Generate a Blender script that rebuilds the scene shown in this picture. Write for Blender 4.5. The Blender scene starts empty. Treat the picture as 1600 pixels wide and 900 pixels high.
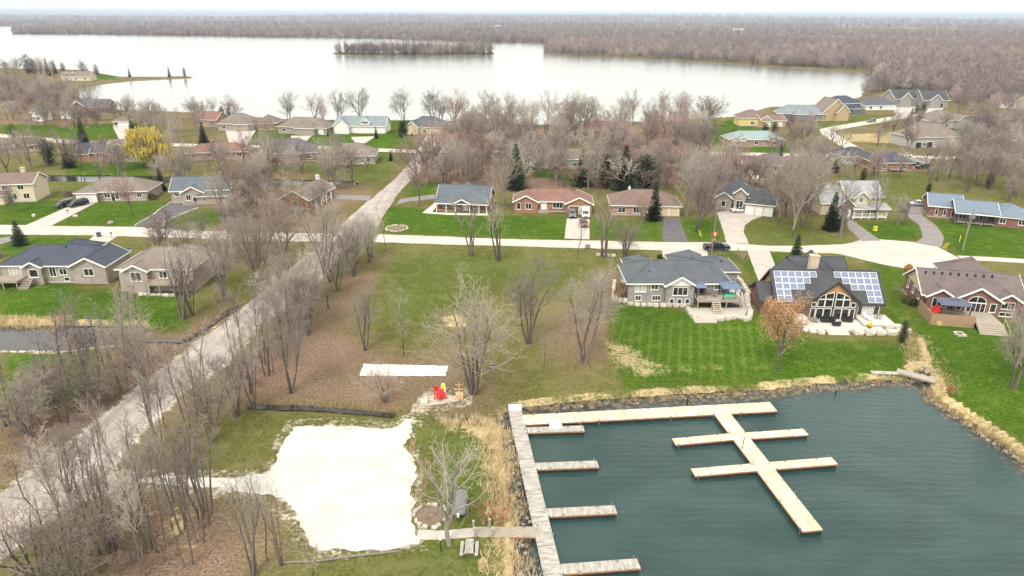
import bpy, math, random
import numpy as np
from mathutils import Vector, Matrix
R = math.radians
HAZE = 0.0001   # density per metre, 0 while testing
scene = bpy.context.scene
COL = scene.collection

# ---------------------------------------------------------------- camera
CAM_H, PITCH, ROLL, FPX = 48.0, R(21.62), R(0.22), 1066.6667
cd = bpy.data.cameras.new('camera'); cd.lens = 24.0; cd.sensor_width = 36.0
cd.clip_start = 0.5; cd.clip_end = 90000.0
cam = bpy.data.objects.new('camera', cd); COL.objects.link(cam)
cam.matrix_world = Matrix.Translation((0, 0, CAM_H)) @ Matrix.Rotation(R(90) - PITCH, 4, 'X') @ Matrix.Rotation(ROLL, 4, 'Z')
scene.camera = cam

# ---------------------------------------------------------------- sky, sun, exposure
SUN_EL, SUN_AZ = R(52), R(205)          # azimuth from +Y towards +X
world = bpy.data.worlds.new('World'); scene.world = world; world.use_nodes = True
wn = world.node_tree.nodes; wl = world.node_tree.links; wn.clear()
w_out = wn.new('ShaderNodeOutputWorld'); w_bg = wn.new('ShaderNodeBackground')
w_sky = wn.new('ShaderNodeTexSky'); w_sky.sky_type = 'NISHITA'; w_sky.sun_disc = False
w_sky.sun_elevation = SUN_EL; w_sky.sun_rotation = SUN_AZ
w_sky.air_density = 1.0; w_sky.dust_density = 2.0; w_sky.ozone_density = 1.0; w_sky.altitude = 200
w_hs = wn.new('ShaderNodeHueSaturation'); w_hs.inputs['Saturation'].default_value = 0.12
w_tint = wn.new('ShaderNodeMix'); w_tint.data_type = 'RGBA'; w_tint.blend_type = 'MULTIPLY'
w_tint.inputs[0].default_value = 1.0; w_tint.inputs[7].default_value = (1.0, 0.99, 0.93, 1)
wl.new(w_sky.outputs[0], w_hs.inputs['Color']); wl.new(w_hs.outputs[0], w_tint.inputs[6])
w_cloud = wn.new('ShaderNodeMix'); w_cloud.data_type = 'RGBA'; w_cloud.inputs[0].default_value = 0.72   # even bright overcast over the clear sky
w_cloud.inputs[7].default_value = (11.5, 11.45, 10.4, 1); wl.new(w_tint.outputs[2], w_cloud.inputs[6])
wl.new(w_cloud.outputs[2], w_bg.inputs[0]); wl.new(w_bg.outputs[0], w_out.inputs[0])
w_bg.inputs[1].default_value = 0.1
sd = bpy.data.lights.new('sun', 'SUN'); sd.energy = 1.5; sd.angle = R(18); sd.color = (1.0, 0.95, 0.87)
sun = bpy.data.objects.new('sun', sd); COL.objects.link(sun)
sdir = Vector((math.sin(SUN_AZ) * math.cos(SUN_EL), math.cos(SUN_AZ) * math.cos(SUN_EL), math.sin(SUN_EL)))
sun.rotation_euler = sdir.to_track_quat('Z', 'Y').to_euler(); sun.location = (-40, -60, 120)
scene.view_settings.view_transform = 'Standard'; scene.view_settings.look = 'None'
scene.view_settings.exposure = 1.0; scene.view_settings.gamma = 1.0; scene.view_settings.use_curve_mapping = False
scene.render.engine = 'CYCLES'
scene.cycles.use_denoising = True
scene.cycles.max_bounces = 5; scene.cycles.diffuse_bounces = 2; scene.cycles.glossy_bounces = 3
scene.cycles.transparent_max_bounces = 6; scene.cycles.volume_bounces = 0
scene.cycles.caustics_reflective = False; scene.cycles.caustics_refractive = False
scene.render.film_transparent = False

# ---------------------------------------------------------------- helpers
def P(px, py, z=0.0):
    """ground position (metres) of a point of the survey picture at height z"""
    x = px - 800.0; y = 450.0 - py
    c, s = math.cos(ROLL), math.sin(ROLL)
    x, y = c * x - s * y, s * x + c * y
    cp, sp = math.cos(PITCH), math.sin(PITCH)
    d = (x, FPX * cp + y * sp, -FPX * sp + y * cp)
    t = (z - CAM_H) / d[2]
    return Vector((d[0] * t, d[1] * t, z))
def height_for(base, top_py):
    """height above the ground of something standing at base that reaches row top_py"""
    lo, hi = 0.2, 60.0
    for _ in range(30):
        m = (lo + hi) / 2
        v = Vector((base[0], base[1], m - CAM_H))
        cp, sp = math.cos(PITCH), math.sin(PITCH)
        yy = v[1] * sp + v[2] * cp; zz = v[1] * cp - v[2] * sp; xx = v[0]
        X, Y = FPX * xx / zz, FPX * yy / zz
        c, s = math.cos(-ROLL), math.sin(-ROLL)
        py = 450 - (s * X + c * Y)
        if py > top_py: lo = m
        else: hi = m
    return lo
def tag(o, label=None, cat=None, group=None, kind=None):
    if label: o['label'] = label
    if cat: o['category'] = cat
    if group: o['group'] = group
    if kind: o['kind'] = kind
    return o
def empty(name, loc=(0, 0, 0), rz=0.0, parent=None):
    o = bpy.data.objects.new(name, None); COL.objects.link(o)
    o.empty_display_size = 0.3
    o.location = loc; o.rotation_euler = (0, 0, rz); o.parent = parent
    return o
def link(name, me, parent=None, loc=(0, 0, 0), rz=0.0):
    o = bpy.data.objects.new(name, me); COL.objects.link(o)
    o.location = loc; o.rotation_euler = (0, 0, rz); o.parent = parent
    return o
def copy_tree(o, parent=None):
    c = o.copy(); COL.objects.link(c); c.parent = parent
    for ch in list(o.children): copy_tree(ch, c)
    return c
class MB:
    def __init__(s): s.v = []; s.f = []; s.m = []; s.mi = 0
    def add(s, vs, fs):
        b = len(s.v); s.v.extend(vs)
        for f in fs: s.f.append(tuple(i + b for i in f)); s.m.append(s.mi)
    def poly(s, pts): s.add([tuple(p) for p in pts], [tuple(range(len(pts)))])
    def box(s, x0, x1, y0, y1, z0, z1):
        s.add([(x0,y0,z0),(x1,y0,z0),(x1,y1,z0),(x0,y1,z0),(x0,y0,z1),(x1,y0,z1),(x1,y1,z1),(x0,y1,z1)],
              [(3,2,1,0),(4,5,6,7),(0,1,5,4),(1,2,6,5),(2,3,7,6),(3,0,4,7)])
    def obox(s, c, ax, ay, az):
        """box from a centre and three half-axis vectors"""
        c, ax, ay, az = Vector(c), Vector(ax), Vector(ay), Vector(az)
        pts = [c + a*ax + b*ay + d*az for d in (-1,1) for (a,b) in ((-1,-1),(1,-1),(1,1),(-1,1))]
        s.add([tuple(p) for p in pts], [(3,2,1,0),(4,5,6,7),(0,1,5,4),(1,2,6,5),(2,3,7,6),(3,0,4,7)])
    def bar(s, a, b, w, h=None):
        """straight bar from a to b with a w x h section"""
        a, b = Vector(a), Vector(b); d = b - a; L = d.length
        if L < 1e-6: return
        d /= L; h = h or w
        up = Vector((0,0,1)) if abs(d.z) < 0.95 else Vector((0,1,0))
        sx = d.cross(up).normalized(); sz = sx.cross(d)
        s.obox((a + b) / 2, d * L / 2, sx * w / 2, sz * h / 2)
    def tube(s, pts, rad, n=6, tip=False, cap=False):
        b = len(s.v); k = len(pts)
        for i, p in enumerate(pts):
            d = (pts[min(i+1, k-1)] - pts[max(i-1, 0)])
            if d.length < 1e-9: d = Vector((0,0,1))
            d.normalize()
            e = d.orthogonal().normalized() if abs(d.z) > 0.999 else d.cross(Vector((0,0,1))).normalized()
            g = d.cross(e); r = rad[i]
            if tip and i == k - 1:
                s.v.append(tuple(p)); break
            for j in range(n):
                a = 2 * math.pi * j / n
                q = p + e * (r * math.cos(a)) + g * (r * math.sin(a)); s.v.append((q.x, q.y, q.z))
        last = k - 1 if not tip else k - 2
        for i in range(last):
            for j in range(n):
                j2 = (j + 1) % n
                s.f.append((b+i*n+j, b+(i+1)*n+j, b+(i+1)*n+j2, b+i*n+j2)); s.m.append(s.mi)
        if tip:
            t = b + (k-1)*n
            for j in range(n): s.f.append((b+last*n+j, t, b+last*n+(j+1) % n)); s.m.append(s.mi)
        if cap:
            s.f.append(tuple(b+(k-1)*n+j for j in range(n-1, -1, -1))); s.m.append(s.mi)
            s.f.append(tuple(b+j for j in range(n))); s.m.append(s.mi)
    def cyl(s, c, r, z0, z1, n=10, r2=None):
        s.tube([Vector((c[0], c[1], z0)), Vector((c[0], c[1], z1))], [r, r if r2 is None else r2], n, cap=True)
    def mesh(s, name, mats, smooth=False):
        me = bpy.data.meshes.new(name); me.from_pydata(s.v, [], s.f)
        for m in (mats if isinstance(mats, (list, tuple)) else [mats]): me.materials.append(m)
        if any(s.m): me.polygons.foreach_set('material_index', s.m)
        if smooth: me.polygons.foreach_set('use_smooth', [True] * len(s.f))
        me.update(); return me
    def build(s, name, mats, parent=None, loc=(0,0,0), rz=0.0, smooth=False):
        return link(name, s.mesh(name, mats, smooth), parent, loc, rz)

# ---------------------------------------------------------------- materials
def nd(nt, t, **kw):
    n = nt.nodes.new(t)
    for k, v in kw.items(): setattr(n, k, v)
    return n
def mixc(nt, fac, a, b, blend='MIX'):
    m = nd(nt, 'ShaderNodeMix', data_type='RGBA', blend_type=blend)
    for sock, val in ((m.inputs[0], fac), (m.inputs[6], a), (m.inputs[7], b)):
        if isinstance(val, bpy.types.NodeSocket): nt.links.new(val, sock)
        elif isinstance(val, (int, float)): sock.default_value = val
        else: sock.default_value = (val[0], val[1], val[2], 1)
    return m.outputs[2]
def noise(nt, vec, scale, detail=3.0, rough=0.6):
    n = nd(nt, 'ShaderNodeTexNoise'); n.inputs['Scale'].default_value = scale
    n.inputs['Detail'].default_value = detail; n.inputs['Roughness'].default_value = rough
    if vec is not None: nt.links.new(vec, n.inputs['Vector'])
    return n.outputs['Fac']
def ramp(nt, fac, lo, hi):
    m = nd(nt, 'ShaderNodeMapRange'); m.interpolation_type = 'SMOOTHSTEP'
    m.inputs[1].default_value = lo; m.inputs[2].default_value = hi
    nt.links.new(fac, m.inputs[0]); return m.outputs[0]
def mth(nt, op, a, b=0.0, c=None):
    m = nd(nt, 'ShaderNodeMath', operation=op)
    for i, val in enumerate((a, b) if c is None else (a, b, c)):
        if isinstance(val, bpy.types.NodeSocket): nt.links.new(val, m.inputs[i])
        else: m.inputs[i].default_value = val
    return m.outputs[0]
def bump(nt, bsdf, h, dist=0.05, strength=0.6):
    b = nd(nt, 'ShaderNodeBump'); b.inputs['Distance'].default_value = dist; b.inputs['Strength'].default_value = strength
    nt.links.new(h, b.inputs['Height']); nt.links.new(b.outputs[0], bsdf.inputs['Normal'])
def newmat(name, rough=0.8):
    m = bpy.data.materials.new(name); m.use_nodes = True
    nt = m.node_tree; b = nt.nodes['Principled BSDF']; b.inputs['Roughness'].default_value = rough
    return m, nt, b
def mat(name, c, rough=0.8, var=0.22, scale=1.5, rnd=0.0, c2=None, metal=0.0, spec=None, bmp=0.0, stretch=None):
    """plain procedural material: colour varied by two noises, optionally by object"""
    m, nt, b = newmat(name, rough)
    tc = nd(nt, 'ShaderNodeTexCoord'); vec = tc.outputs['Object']
    if stretch:
        mp = nd(nt, 'ShaderNodeMapping'); mp.inputs['Scale'].default_value = stretch
        nt.links.new(vec, mp.inputs[0]); vec = mp.outputs[0]
    f = noise(nt, vec, scale, 4.0); f2 = noise(nt, vec, scale * 7.3, 2.0)
    f = mth(nt, 'ADD', mth(nt, 'MULTIPLY', f, 0.65), mth(nt, 'MULTIPLY', f2, 0.35))
    f = ramp(nt, f, 0.3, 0.7)
    lo = [x * (1 - var) for x in c]; hi = [min(0.9, x * (1 + var)) for x in (c2 or c)]
    col = mixc(nt, f, lo, hi)
    if rnd:
        oi = nd(nt, 'ShaderNodeObjectInfo')
        hs = nd(nt, 'ShaderNodeHueSaturation')
        nt.links.new(col, hs.inputs['Color'])
        nt.links.new(mth(nt, 'MULTIPLY_ADD', oi.outputs['Random'], rnd * 2, 1 - rnd), hs.inputs['Value'])
        col = hs.outputs[0]
    nt.links.new(col, b.inputs['Base Color']); b.inputs['Metallic'].default_value = metal
    if spec is not None: b.inputs['Specular IOR Level'].default_value = spec
    if bmp: bump(nt, b, f2, bmp, 0.7)
    return m
M = {}
def shingle(key, c, rough=0.9, var=0.25):
    """asphalt shingles: fine courses up the slope plus blotches"""
    m, nt, b = newmat('shingle_' + key, rough)
    tc = nd(nt, 'ShaderNodeTexCoord')
    w = nd(nt, 'ShaderNodeTexWave', wave_type='BANDS', bands_direction='Z'); w.inputs['Scale'].default_value = 2.6
    w.inputs['Distortion'].default_value = 0.8; nt.links.new(tc.outputs['Object'], w.inputs['Vector'])
    f = noise(nt, tc.outputs['Object'], 0.45, 4); f2 = noise(nt, tc.outputs['Object'], 5.0, 3)
    s = mth(nt, 'ADD', mth(nt, 'MULTIPLY', f, 0.4), mth(nt, 'MULTIPLY', f2, 0.45))
    s = mth(nt, 'ADD', s, mth(nt, 'MULTIPLY', w.outputs['Fac'], 0.15)); s = ramp(nt, s, 0.3, 0.72)
    nt.links.new(mixc(nt, s, [x * (1 - var*1.3) for x in c], [x * (1 + var) for x in c]), b.inputs['Base Color'])
    bump(nt, b, f2, 0.03, 0.6); M[key] = m
def brick(key, c1, c2, mortar, rough=0.85):
    m, nt, b = newmat('masonry_' + key, rough)
    tc = nd(nt, 'ShaderNodeTexCoord'); sx = nd(nt, 'ShaderNodeSeparateXYZ'); nt.links.new(tc.outputs['Object'], sx.inputs[0])
    cx = nd(nt, 'ShaderNodeCombineXYZ')
    nt.links.new(mth(nt, 'ADD', sx.outputs[0], sx.outputs[1]), cx.inputs[0]); nt.links.new(sx.outputs[2], cx.inputs[1])
    bt = nd(nt, 'ShaderNodeTexBrick'); nt.links.new(cx.outputs[0], bt.inputs['Vector'])
    bt.inputs['Color1'].default_value = (*c1, 1); bt.inputs['Color2'].default_value = (*c2, 1); bt.inputs['Mortar'].default_value = (*mortar, 1)
    bt.inputs['Scale'].default_value = 1.0; bt.inputs['Brick Width'].default_value = 0.42; bt.inputs['Row Height'].default_value = 0.16
    bt.inputs['Mortar Size'].default_value = 0.014
    f = noise(nt, tc.outputs['Object'], 0.8, 5)
    nt.links.new(mixc(nt, 0.55, bt.outputs['Color'], mixc(nt, ramp(nt, f, 0.3, 0.7), (0.6,0.6,0.6), (1.15,1.15,1.15)), 'MULTIPLY'), b.inputs['Base Color'])
    M[key] = m
shingle('r_grey', (0.085, 0.093, 0.108)); shingle('r_char', (0.06, 0.062, 0.072)); shingle('r_navy', (0.05, 0.056, 0.082))
shingle('r_brown', (0.17, 0.115, 0.098)); shingle('r_taupe', (0.18, 0.145, 0.125)); shingle('r_mauve', (0.14, 0.108, 0.106))
shingle('r_red', (0.2, 0.105, 0.085)); shingle('r_bluegrey', (0.1, 0.118, 0.136)); shingle('r_lightblue', (0.19, 0.222, 0.24)); shingle('r_pale', (0.3, 0.3, 0.31))
shingle('r_purple', (0.105, 0.095, 0.125))
M['r_metal'] = mat('painted_steel_roof', (0.13, 0.165, 0.22), 0.6, 0.08, 1.2, stretch=(6, 0.3, 0.3))
M['r_teal'] = mat('teal_steel_roof', (0.21, 0.27, 0.275), 0.65, 0.1, 1.0, stretch=(4, 0.3, 0.3)); M['r_green'] = mat('green_steel_roof', (0.1, 0.2, 0.16), 0.5, 0.1, 1.0)
brick('stone_grey', (0.22,0.21,0.2), (0.3,0.285,0.275), (0.33,0.32,0.31)); brick('brick_red', (0.17,0.062,0.05), (0.22,0.085,0.065), (0.3,0.22,0.19))
brick('brick_orange', (0.26,0.105,0.055), (0.33,0.14,0.075), (0.36,0.27,0.21)); brick('stone_taupe', (0.27,0.225,0.195), (0.35,0.3,0.26), (0.38,0.35,0.31))
brick('stone_dark', (0.14,0.062,0.048), (0.19,0.09,0.07), (0.19,0.13,0.11)); brick('brick_pink', (0.32,0.17,0.13), (0.4,0.23,0.18), (0.42,0.34,0.3))
for k, c in dict(cream=(0.56,0.49,0.35), tan=(0.42,0.3,0.17), ochre=(0.4,0.22,0.1), white=(0.74,0.72,0.68), yellow=(0.6,0.47,0.2), taupe=(0.35,0.29,0.25), grey=(0.4,0.39,0.38), slate=(0.12,0.13,0.15), timber=(0.12,0.075,0.06)).items():
    M['s_' + k] = mat('siding_' + k, c, 0.7, 0.1, 0.6, stretch=(0.4, 0.4, 5))
M['trim'] = mat('white_trim', (0.78,0.77,0.73), 0.5, 0.06, 1.0); M['trim_dark'] = mat('dark_trim', (0.03,0.028,0.028), 0.5, 0.1)
M['frame'] = mat('window_frame_white', (0.72,0.71,0.68), 0.45, 0.05)
m, nt, b = newmat('window_glass', 0.06); b.inputs['Base Color'].default_value = (0.012, 0.014, 0.017, 1); b.inputs['Specular IOR Level'].default_value = 0.6
_f = noise(nt, nd(nt, 'ShaderNodeTexCoord').outputs['Object'], 1.3, 2); nt.links.new(mixc(nt, ramp(nt, _f, 0.35, 0.7), (0.008,0.009,0.012), (0.05,0.05,0.05)), b.inputs['Base Color']); M['glass'] = m
M['curtain'] = mat('pale_blind_behind_glass', (0.42,0.42,0.4), 0.2, 0.12, 2, stretch=(8,8,0.4))
M['door_white'] = mat('garage_door_white', (0.72,0.7,0.65), 0.5, 0.05); M['door_cream'] = mat('garage_door_cream', (0.62,0.5,0.33), 0.5, 0.06)
M['door_dark'] = mat('door_dark', (0.03,0.028,0.03), 0.4, 0.1); M['door_brown'] = mat('door_brown', (0.13,0.06,0.035), 0.5, 0.15)
M['chim'] = mat('chimney_stone', (0.48,0.4,0.3), 0.9, 0.2, 3); M['chim_brick'] = mat('chimney_brick', (0.24,0.11,0.08), 0.9, 0.2, 3)
M['metal'] = mat('grey_metal', (0.28,0.29,0.3), 0.4, 0.08, metal=0.6); M['black'] = mat('black_fittings', (0.015,0.015,0.016), 0.5, 0.2)
M['rubber'] = mat('tyre_rubber', (0.018,0.018,0.018), 0.85, 0.2)
M['deck'] = mat('weathered_deck_wood', (0.33,0.28,0.235), 0.85, 0.2, 1.2, stretch=(1,6,1)); M['deck_pale'] = mat('pale_deck_wood', (0.45,0.38,0.3), 0.85, 0.14, 1.2)
M['fence'] = mat('tan_fence_wood', (0.33,0.22,0.13), 0.85, 0.2, 1.5, stretch=(4,4,0.4))
M['dock_new'] = mat('new_cedar_dock', (0.56,0.43,0.315), 0.8, 0.16, 0.5, c2=(0.64,0.52,0.4), rnd=0.08); M['dock_side'] = mat('dock_side_timber', (0.25,0.135,0.07), 0.85, 0.3, 1.4)
M['dock_old'] = mat('grey_weathered_dock', (0.3,0.275,0.245), 0.9, 0.3, 0.9, c2=(0.38,0.355,0.325), stretch=(3.0,0.8,1)); M['float'] = mat('dock_float_black', (0.015,0.015,0.018), 0.7, 0.2)
M['rock'] = mat('armour_stone', (0.47,0.42,0.36), 0.9, 0.22, 1.4, rnd=0.18, bmp=0.08); M['rock_dark'] = mat('shore_stone', (0.31,0.265,0.215), 0.9, 0.3, 2.5, rnd=0.3, bmp=0.05)
M['paver'] = mat('patio_paver', (0.42,0.375,0.34), 0.9, 0.12, 1.6); M['paver_pale'] = mat('pale_flagstone', (0.58,0.52,0.45), 0.85, 0.1, 1.1)
M['asphalt'] = mat('driveway_asphalt', (0.1,0.092,0.098), 0.9, 0.25, 0.6, bmp=0.01); M['asphalt_old'] = mat('faded_asphalt', (0.2,0.178,0.172), 0.9, 0.16, 0.5, bmp=0.01)
M['concrete'] = mat('driveway_concrete', (0.42,0.365,0.33), 0.9, 0.14, 0.5, bmp=0.01); M['kerb'] = mat('pale_kerb_stone', (0.62,0.57,0.5), 0.9, 0.14, 2)
M['mulch'] = mat('dark_mulch', (0.075,0.058,0.055), 0.95, 0.35, 3, bmp=0.03)
M['bark'] = mat('bark_grey', (0.085,0.066,0.056), 0.95, 0.35, 1.8, rnd=0.25, stretch=(3,3,0.6), c2=(0.14,0.115,0.1))
M['bark_pale'] = mat('bark_pale', (0.21,0.18,0.155), 0.95, 0.3, 1.8, rnd=0.15, stretch=(3,3,0.6))
def twigmat(key, c, c2, rnd=0.2):
    m, nt, b = newmat('twigs_' + key, 0.85)
    oi = nd(nt, 'ShaderNodeObjectInfo'); tc = nd(nt, 'ShaderNodeTexCoord')
    f = noise(nt, tc.outputs['Object'], 0.5, 3)
    f = mth(nt, 'ADD', mth(nt, 'MULTIPLY', f, 0.6), mth(nt, 'MULTIPLY', oi.outputs['Random'], 0.4)); f = ramp(nt, f, 0.25, 0.75)
    hs = nd(nt, 'ShaderNodeHueSaturation'); nt.links.new(mixc(nt, f, c, c2), hs.inputs['Color'])
    nt.links.new(mth(nt, 'MULTIPLY_ADD', oi.outputs['Random'], rnd * 2, 1 - rnd), hs.inputs['Value'])
    nt.links.new(hs.outputs[0], b.inputs['Base Color']); b.inputs['Specular IOR Level'].default_value = 0.2; M[key] = m
twigmat('tw_mauve', (0.22,0.175,0.165), (0.325,0.265,0.24)); twigmat('tw_grey', (0.27,0.23,0.2), (0.4,0.35,0.3)); twigmat('tw_red', (0.27,0.175,0.155), (0.34,0.24,0.21))
twigmat('tw_tan', (0.235,0.195,0.16), (0.34,0.29,0.24)); twigmat('tw_far', (0.2,0.165,0.165), (0.29,0.225,0.22), 0.25)
twigmat('leaf_orange', (0.4,0.18,0.075), (0.5,0.3,0.13)); twigmat('leaf_willow', (0.62,0.48,0.1), (0.72,0.62,0.22)); twigmat('tw_pink', (0.25,0.185,0.165), (0.37,0.29,0.25)); twigmat('tw_dogwood', (0.35,0.07,0.05), (0.3,0.14,0.1))
def leafmat(key, c, c2):
    twigmat(key, c, c2, 0.22)
leafmat('spruce', (0.014,0.03,0.013), (0.04,0.065,0.028)); leafmat('cedar', (0.03,0.045,0.015), (0.085,0.09,0.035)); leafmat('bluespruce', (0.02,0.04,0.03), (0.055,0.08,0.06))
leafmat('yellowgreen', (0.2,0.21,0.03), (0.32,0.3,0.06)); leafmat('straw', (0.4,0.29,0.15), (0.55,0.44,0.26)); leafmat('straw_red', (0.28,0.16,0.1), (0.42,0.29,0.18))

# ---------------------------------------------------------------- ground, water, roads
WZ = -0.55
def W(pts, z=0.0): return np.array([P(x, y, z)[:2] for x, y in pts])
def strip(pts, w, z=0.0):
    """polygon around a polyline of picture points, w metres wide"""
    q = W(pts, z); n = len(q); L = []; Rr = []
    for i in range(n):
        d = q[min(i+1, n-1)] - q[max(i-1, 0)]; d = d / np.linalg.norm(d); nrm = np.array([-d[1], d[0]])
        ww = w[i] if isinstance(w, (list, tuple)) else w
        L.append(q[i] + nrm * ww / 2); Rr.append(q[i] - nrm * ww / 2)
    return np.array(L + Rr[::-1])
def sdpoly(V, poly, margin=12.0):
    """signed distance, positive inside, cut at -margin"""
    out = np.full(len(V), -margin); lo = poly.min(0) - margin; hi = poly.max(0) + margin
    idx = np.where((V[:,0] > lo[0]) & (V[:,0] < hi[0]) & (V[:,1] > lo[1]) & (V[:,1] < hi[1]))[0]
    if not len(idx): return out
    p = V[idx]; best = np.full(len(p), 1e18); ins = np.zeros(len(p), bool); n = len(poly)
    for i in range(n):
        a = poly[i]; b = poly[(i+1) % n]; e = b - a; wv = p - a
        t = np.clip((wv @ e) / max(e @ e, 1e-12), 0, 1); dd = wv - t[:,None] * e
        best = np.minimum(best, (dd * dd).sum(1))
        c = ((a[1] <= p[:,1]) & (b[1] > p[:,1])) | ((b[1] <= p[:,1]) & (a[1] > p[:,1]))
        with np.errstate(divide='ignore', invalid='ignore'):
            xi = a[0] + (p[:,1] - a[1]) / (b[1] - a[1]) * e[0]
        ins ^= c & (p[:,0] < xi)
    s = np.sqrt(best); s[~ins] *= -1
    out[idx] = np.maximum(s, -margin); return out
def smooth(x, a, b):
    t = np.clip((x - a) / (b - a), 0, 1); return t * t * (3 - 2 * t)

LAKE = W([(-500,108),(0,107),(130,109),(165,116),(185,120),(299,120),(300,122.5),(200,127),(160,132),(125,138),(122,150),(130,162),(190,172),(345,178),
 (430,186.5),(512,188.5),(620,188.5),(692,189),(800,193),(850,196),(900,194),(1000,191),(1075,187),(1152,183),(1200,168),(1290,163),(1345,152),(1352,138),(1362,122),
 (1372,115.5),(1300,110.5),(1200,105),(1125,97.5),(1000,91.5),(900,87.5),(847,83.5),(858,74),(850,69),(800,67.5),(750,67.5),(575,60.5),(475,59.5),(400,58.5),(100,54),(17,53.5),
 (20,46),(67,42),(-500,41)], WZ)
ISLE = W([(518,85.5),(640,88),(772,86),(772,81.5),(640,81.5),(522,82)], WZ)
BAY = W([(797,647),(810,644),(893,633),(960,628),(1060,621),(1200,613),(1275,604),(1362,598),(1425,596),(1432,591),(1436,580),(1443,580),(1446,593),(1450,611),(1457,621),(1510,658),
 (1550,684),(1600,721),(1750,830),(1950,1000),(1950,1250),(805,1250),(800,1000),(811,900),(814,883),(811,847),(812,807),(804,767),(794,700),(793,655)], WZ)
WATERS = [BAY, W([(-300,512),(0,512),(100,512),(222,512),(226,520),(190,539),(107,548),(0,549),(-300,550)], WZ),
 W([(50,274),(160,275),(300,277),(400,280),(555,284),(556,290),(400,290),(300,288),(160,285.5),(50,284)], WZ)]
DITCH = [[(224,528),(285,531),(312,517),(372,472)], [(388,632),(470,634),(545,638.5),(616,646)], [(682,649),(722,653),(762,656),(800,659)]]
def water_depth(V):
    d = sdpoly(V, LAKE, 60); d = np.minimum(d, -sdpoly(V, ISLE, 40)) if True else d
    for w in WATERS: d = np.maximum(d, sdpoly(V, w, 12))
    return d

rows = list(np.arange(10, 68, 0.62)) + list(np.arange(68, 84, 0.36)) + list(np.arange(84, 250, 0.62))
while rows[-1] < 45000: rows.append(rows[-1] + max(0.62, rows[-1] ** 2 / 62000.0))
rows = np.array(rows); us = np.linspace(-1.35, 1.35, 560)
GX = us[None,:] * (rows[:,None] + 70.0); GY = np.repeat(rows[:,None], len(us), 1)
V = np.stack([GX.ravel(), GY.ravel()], 1)
WD = water_depth(V)
rs = np.random.RandomState(5)
GZ = np.where(WD < 0, WZ * smooth(WD, -0.9, 0.05), WZ - 1.2 * smooth(WD, 0.0, 3.0))
for px in DITCH:      # shallow bowls that hold the ditch water
    dd = sdpoly(V, strip(px, 0.3), 6); GZ = np.minimum(GZ, -0.5 * (1 - smooth(-dd, 0.1, 1.15)))
# distant low hills
far = smooth(V[:,1], 5000, 16000)
GZ = GZ + far * (55 + 35 * np.sin(V[:,0] / 2600.0 + 1.0) + 22 * np.sin(V[:,0] / 900.0 + V[:,1] / 3000.0))
A_green = np.full(len(V), 0.42); A_litter = np.zeros(len(V)); A_straw = np.zeros(len(V)); A_mow = np.zeros(len(V)); A_grav = np.zeros(len(V)); A_wood = np.zeros(len(V))
def paint(arr, px, val, soft=1.5, op='set', strip_w=None):
    poly = strip(px, strip_w) if strip_w else W(px)
    k = smooth(sdpoly(V, poly, max(soft * 2, 4)), -soft, soft)
    arr[:] = arr * (1 - k) + val * k
far_l = smooth(V[:,1], 180, 330)
A_litter += 0.34 + 0.2 * far_l
# woods floor and leaf litter
for px in ([(0,560),(120,600),(300,500),(350,480),(250,640),(120,760),(0,790)], [(345,575),(560,420),(600,400),(640,420),(560,470),(545,520),(600,560),(570,600),(700,620),(790,640),(640,640),(380,632),(250,640)],
           [(180,770),(420,775),(420,900),(330,960),(100,960),(80,880)], [(690,205),(1110,200),(1110,290),(780,300),(650,300),(640,280)], [(560,560),(700,560),(760,600),(740,620),(560,590)], [(950,430),(970,500),(940,560),(900,570),(850,520),(900,470)]):
    paint(A_litter, px, 0.8, 7.0); paint(A_green, px, 0.22, 7.0)
for px in ([(330,300),(600,240),(640,260),(440,420),(330,420)], [(1080,240),(1270,250),(1280,330),(1080,330)], [(1220,240),(1450,260),(1440,300),(1280,300)], [(0,125),(130,150),(160,210),(0,215)]):
    paint(A_litter, px, 0.6, 4); paint(A_green, px, 0.25, 4)
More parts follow.
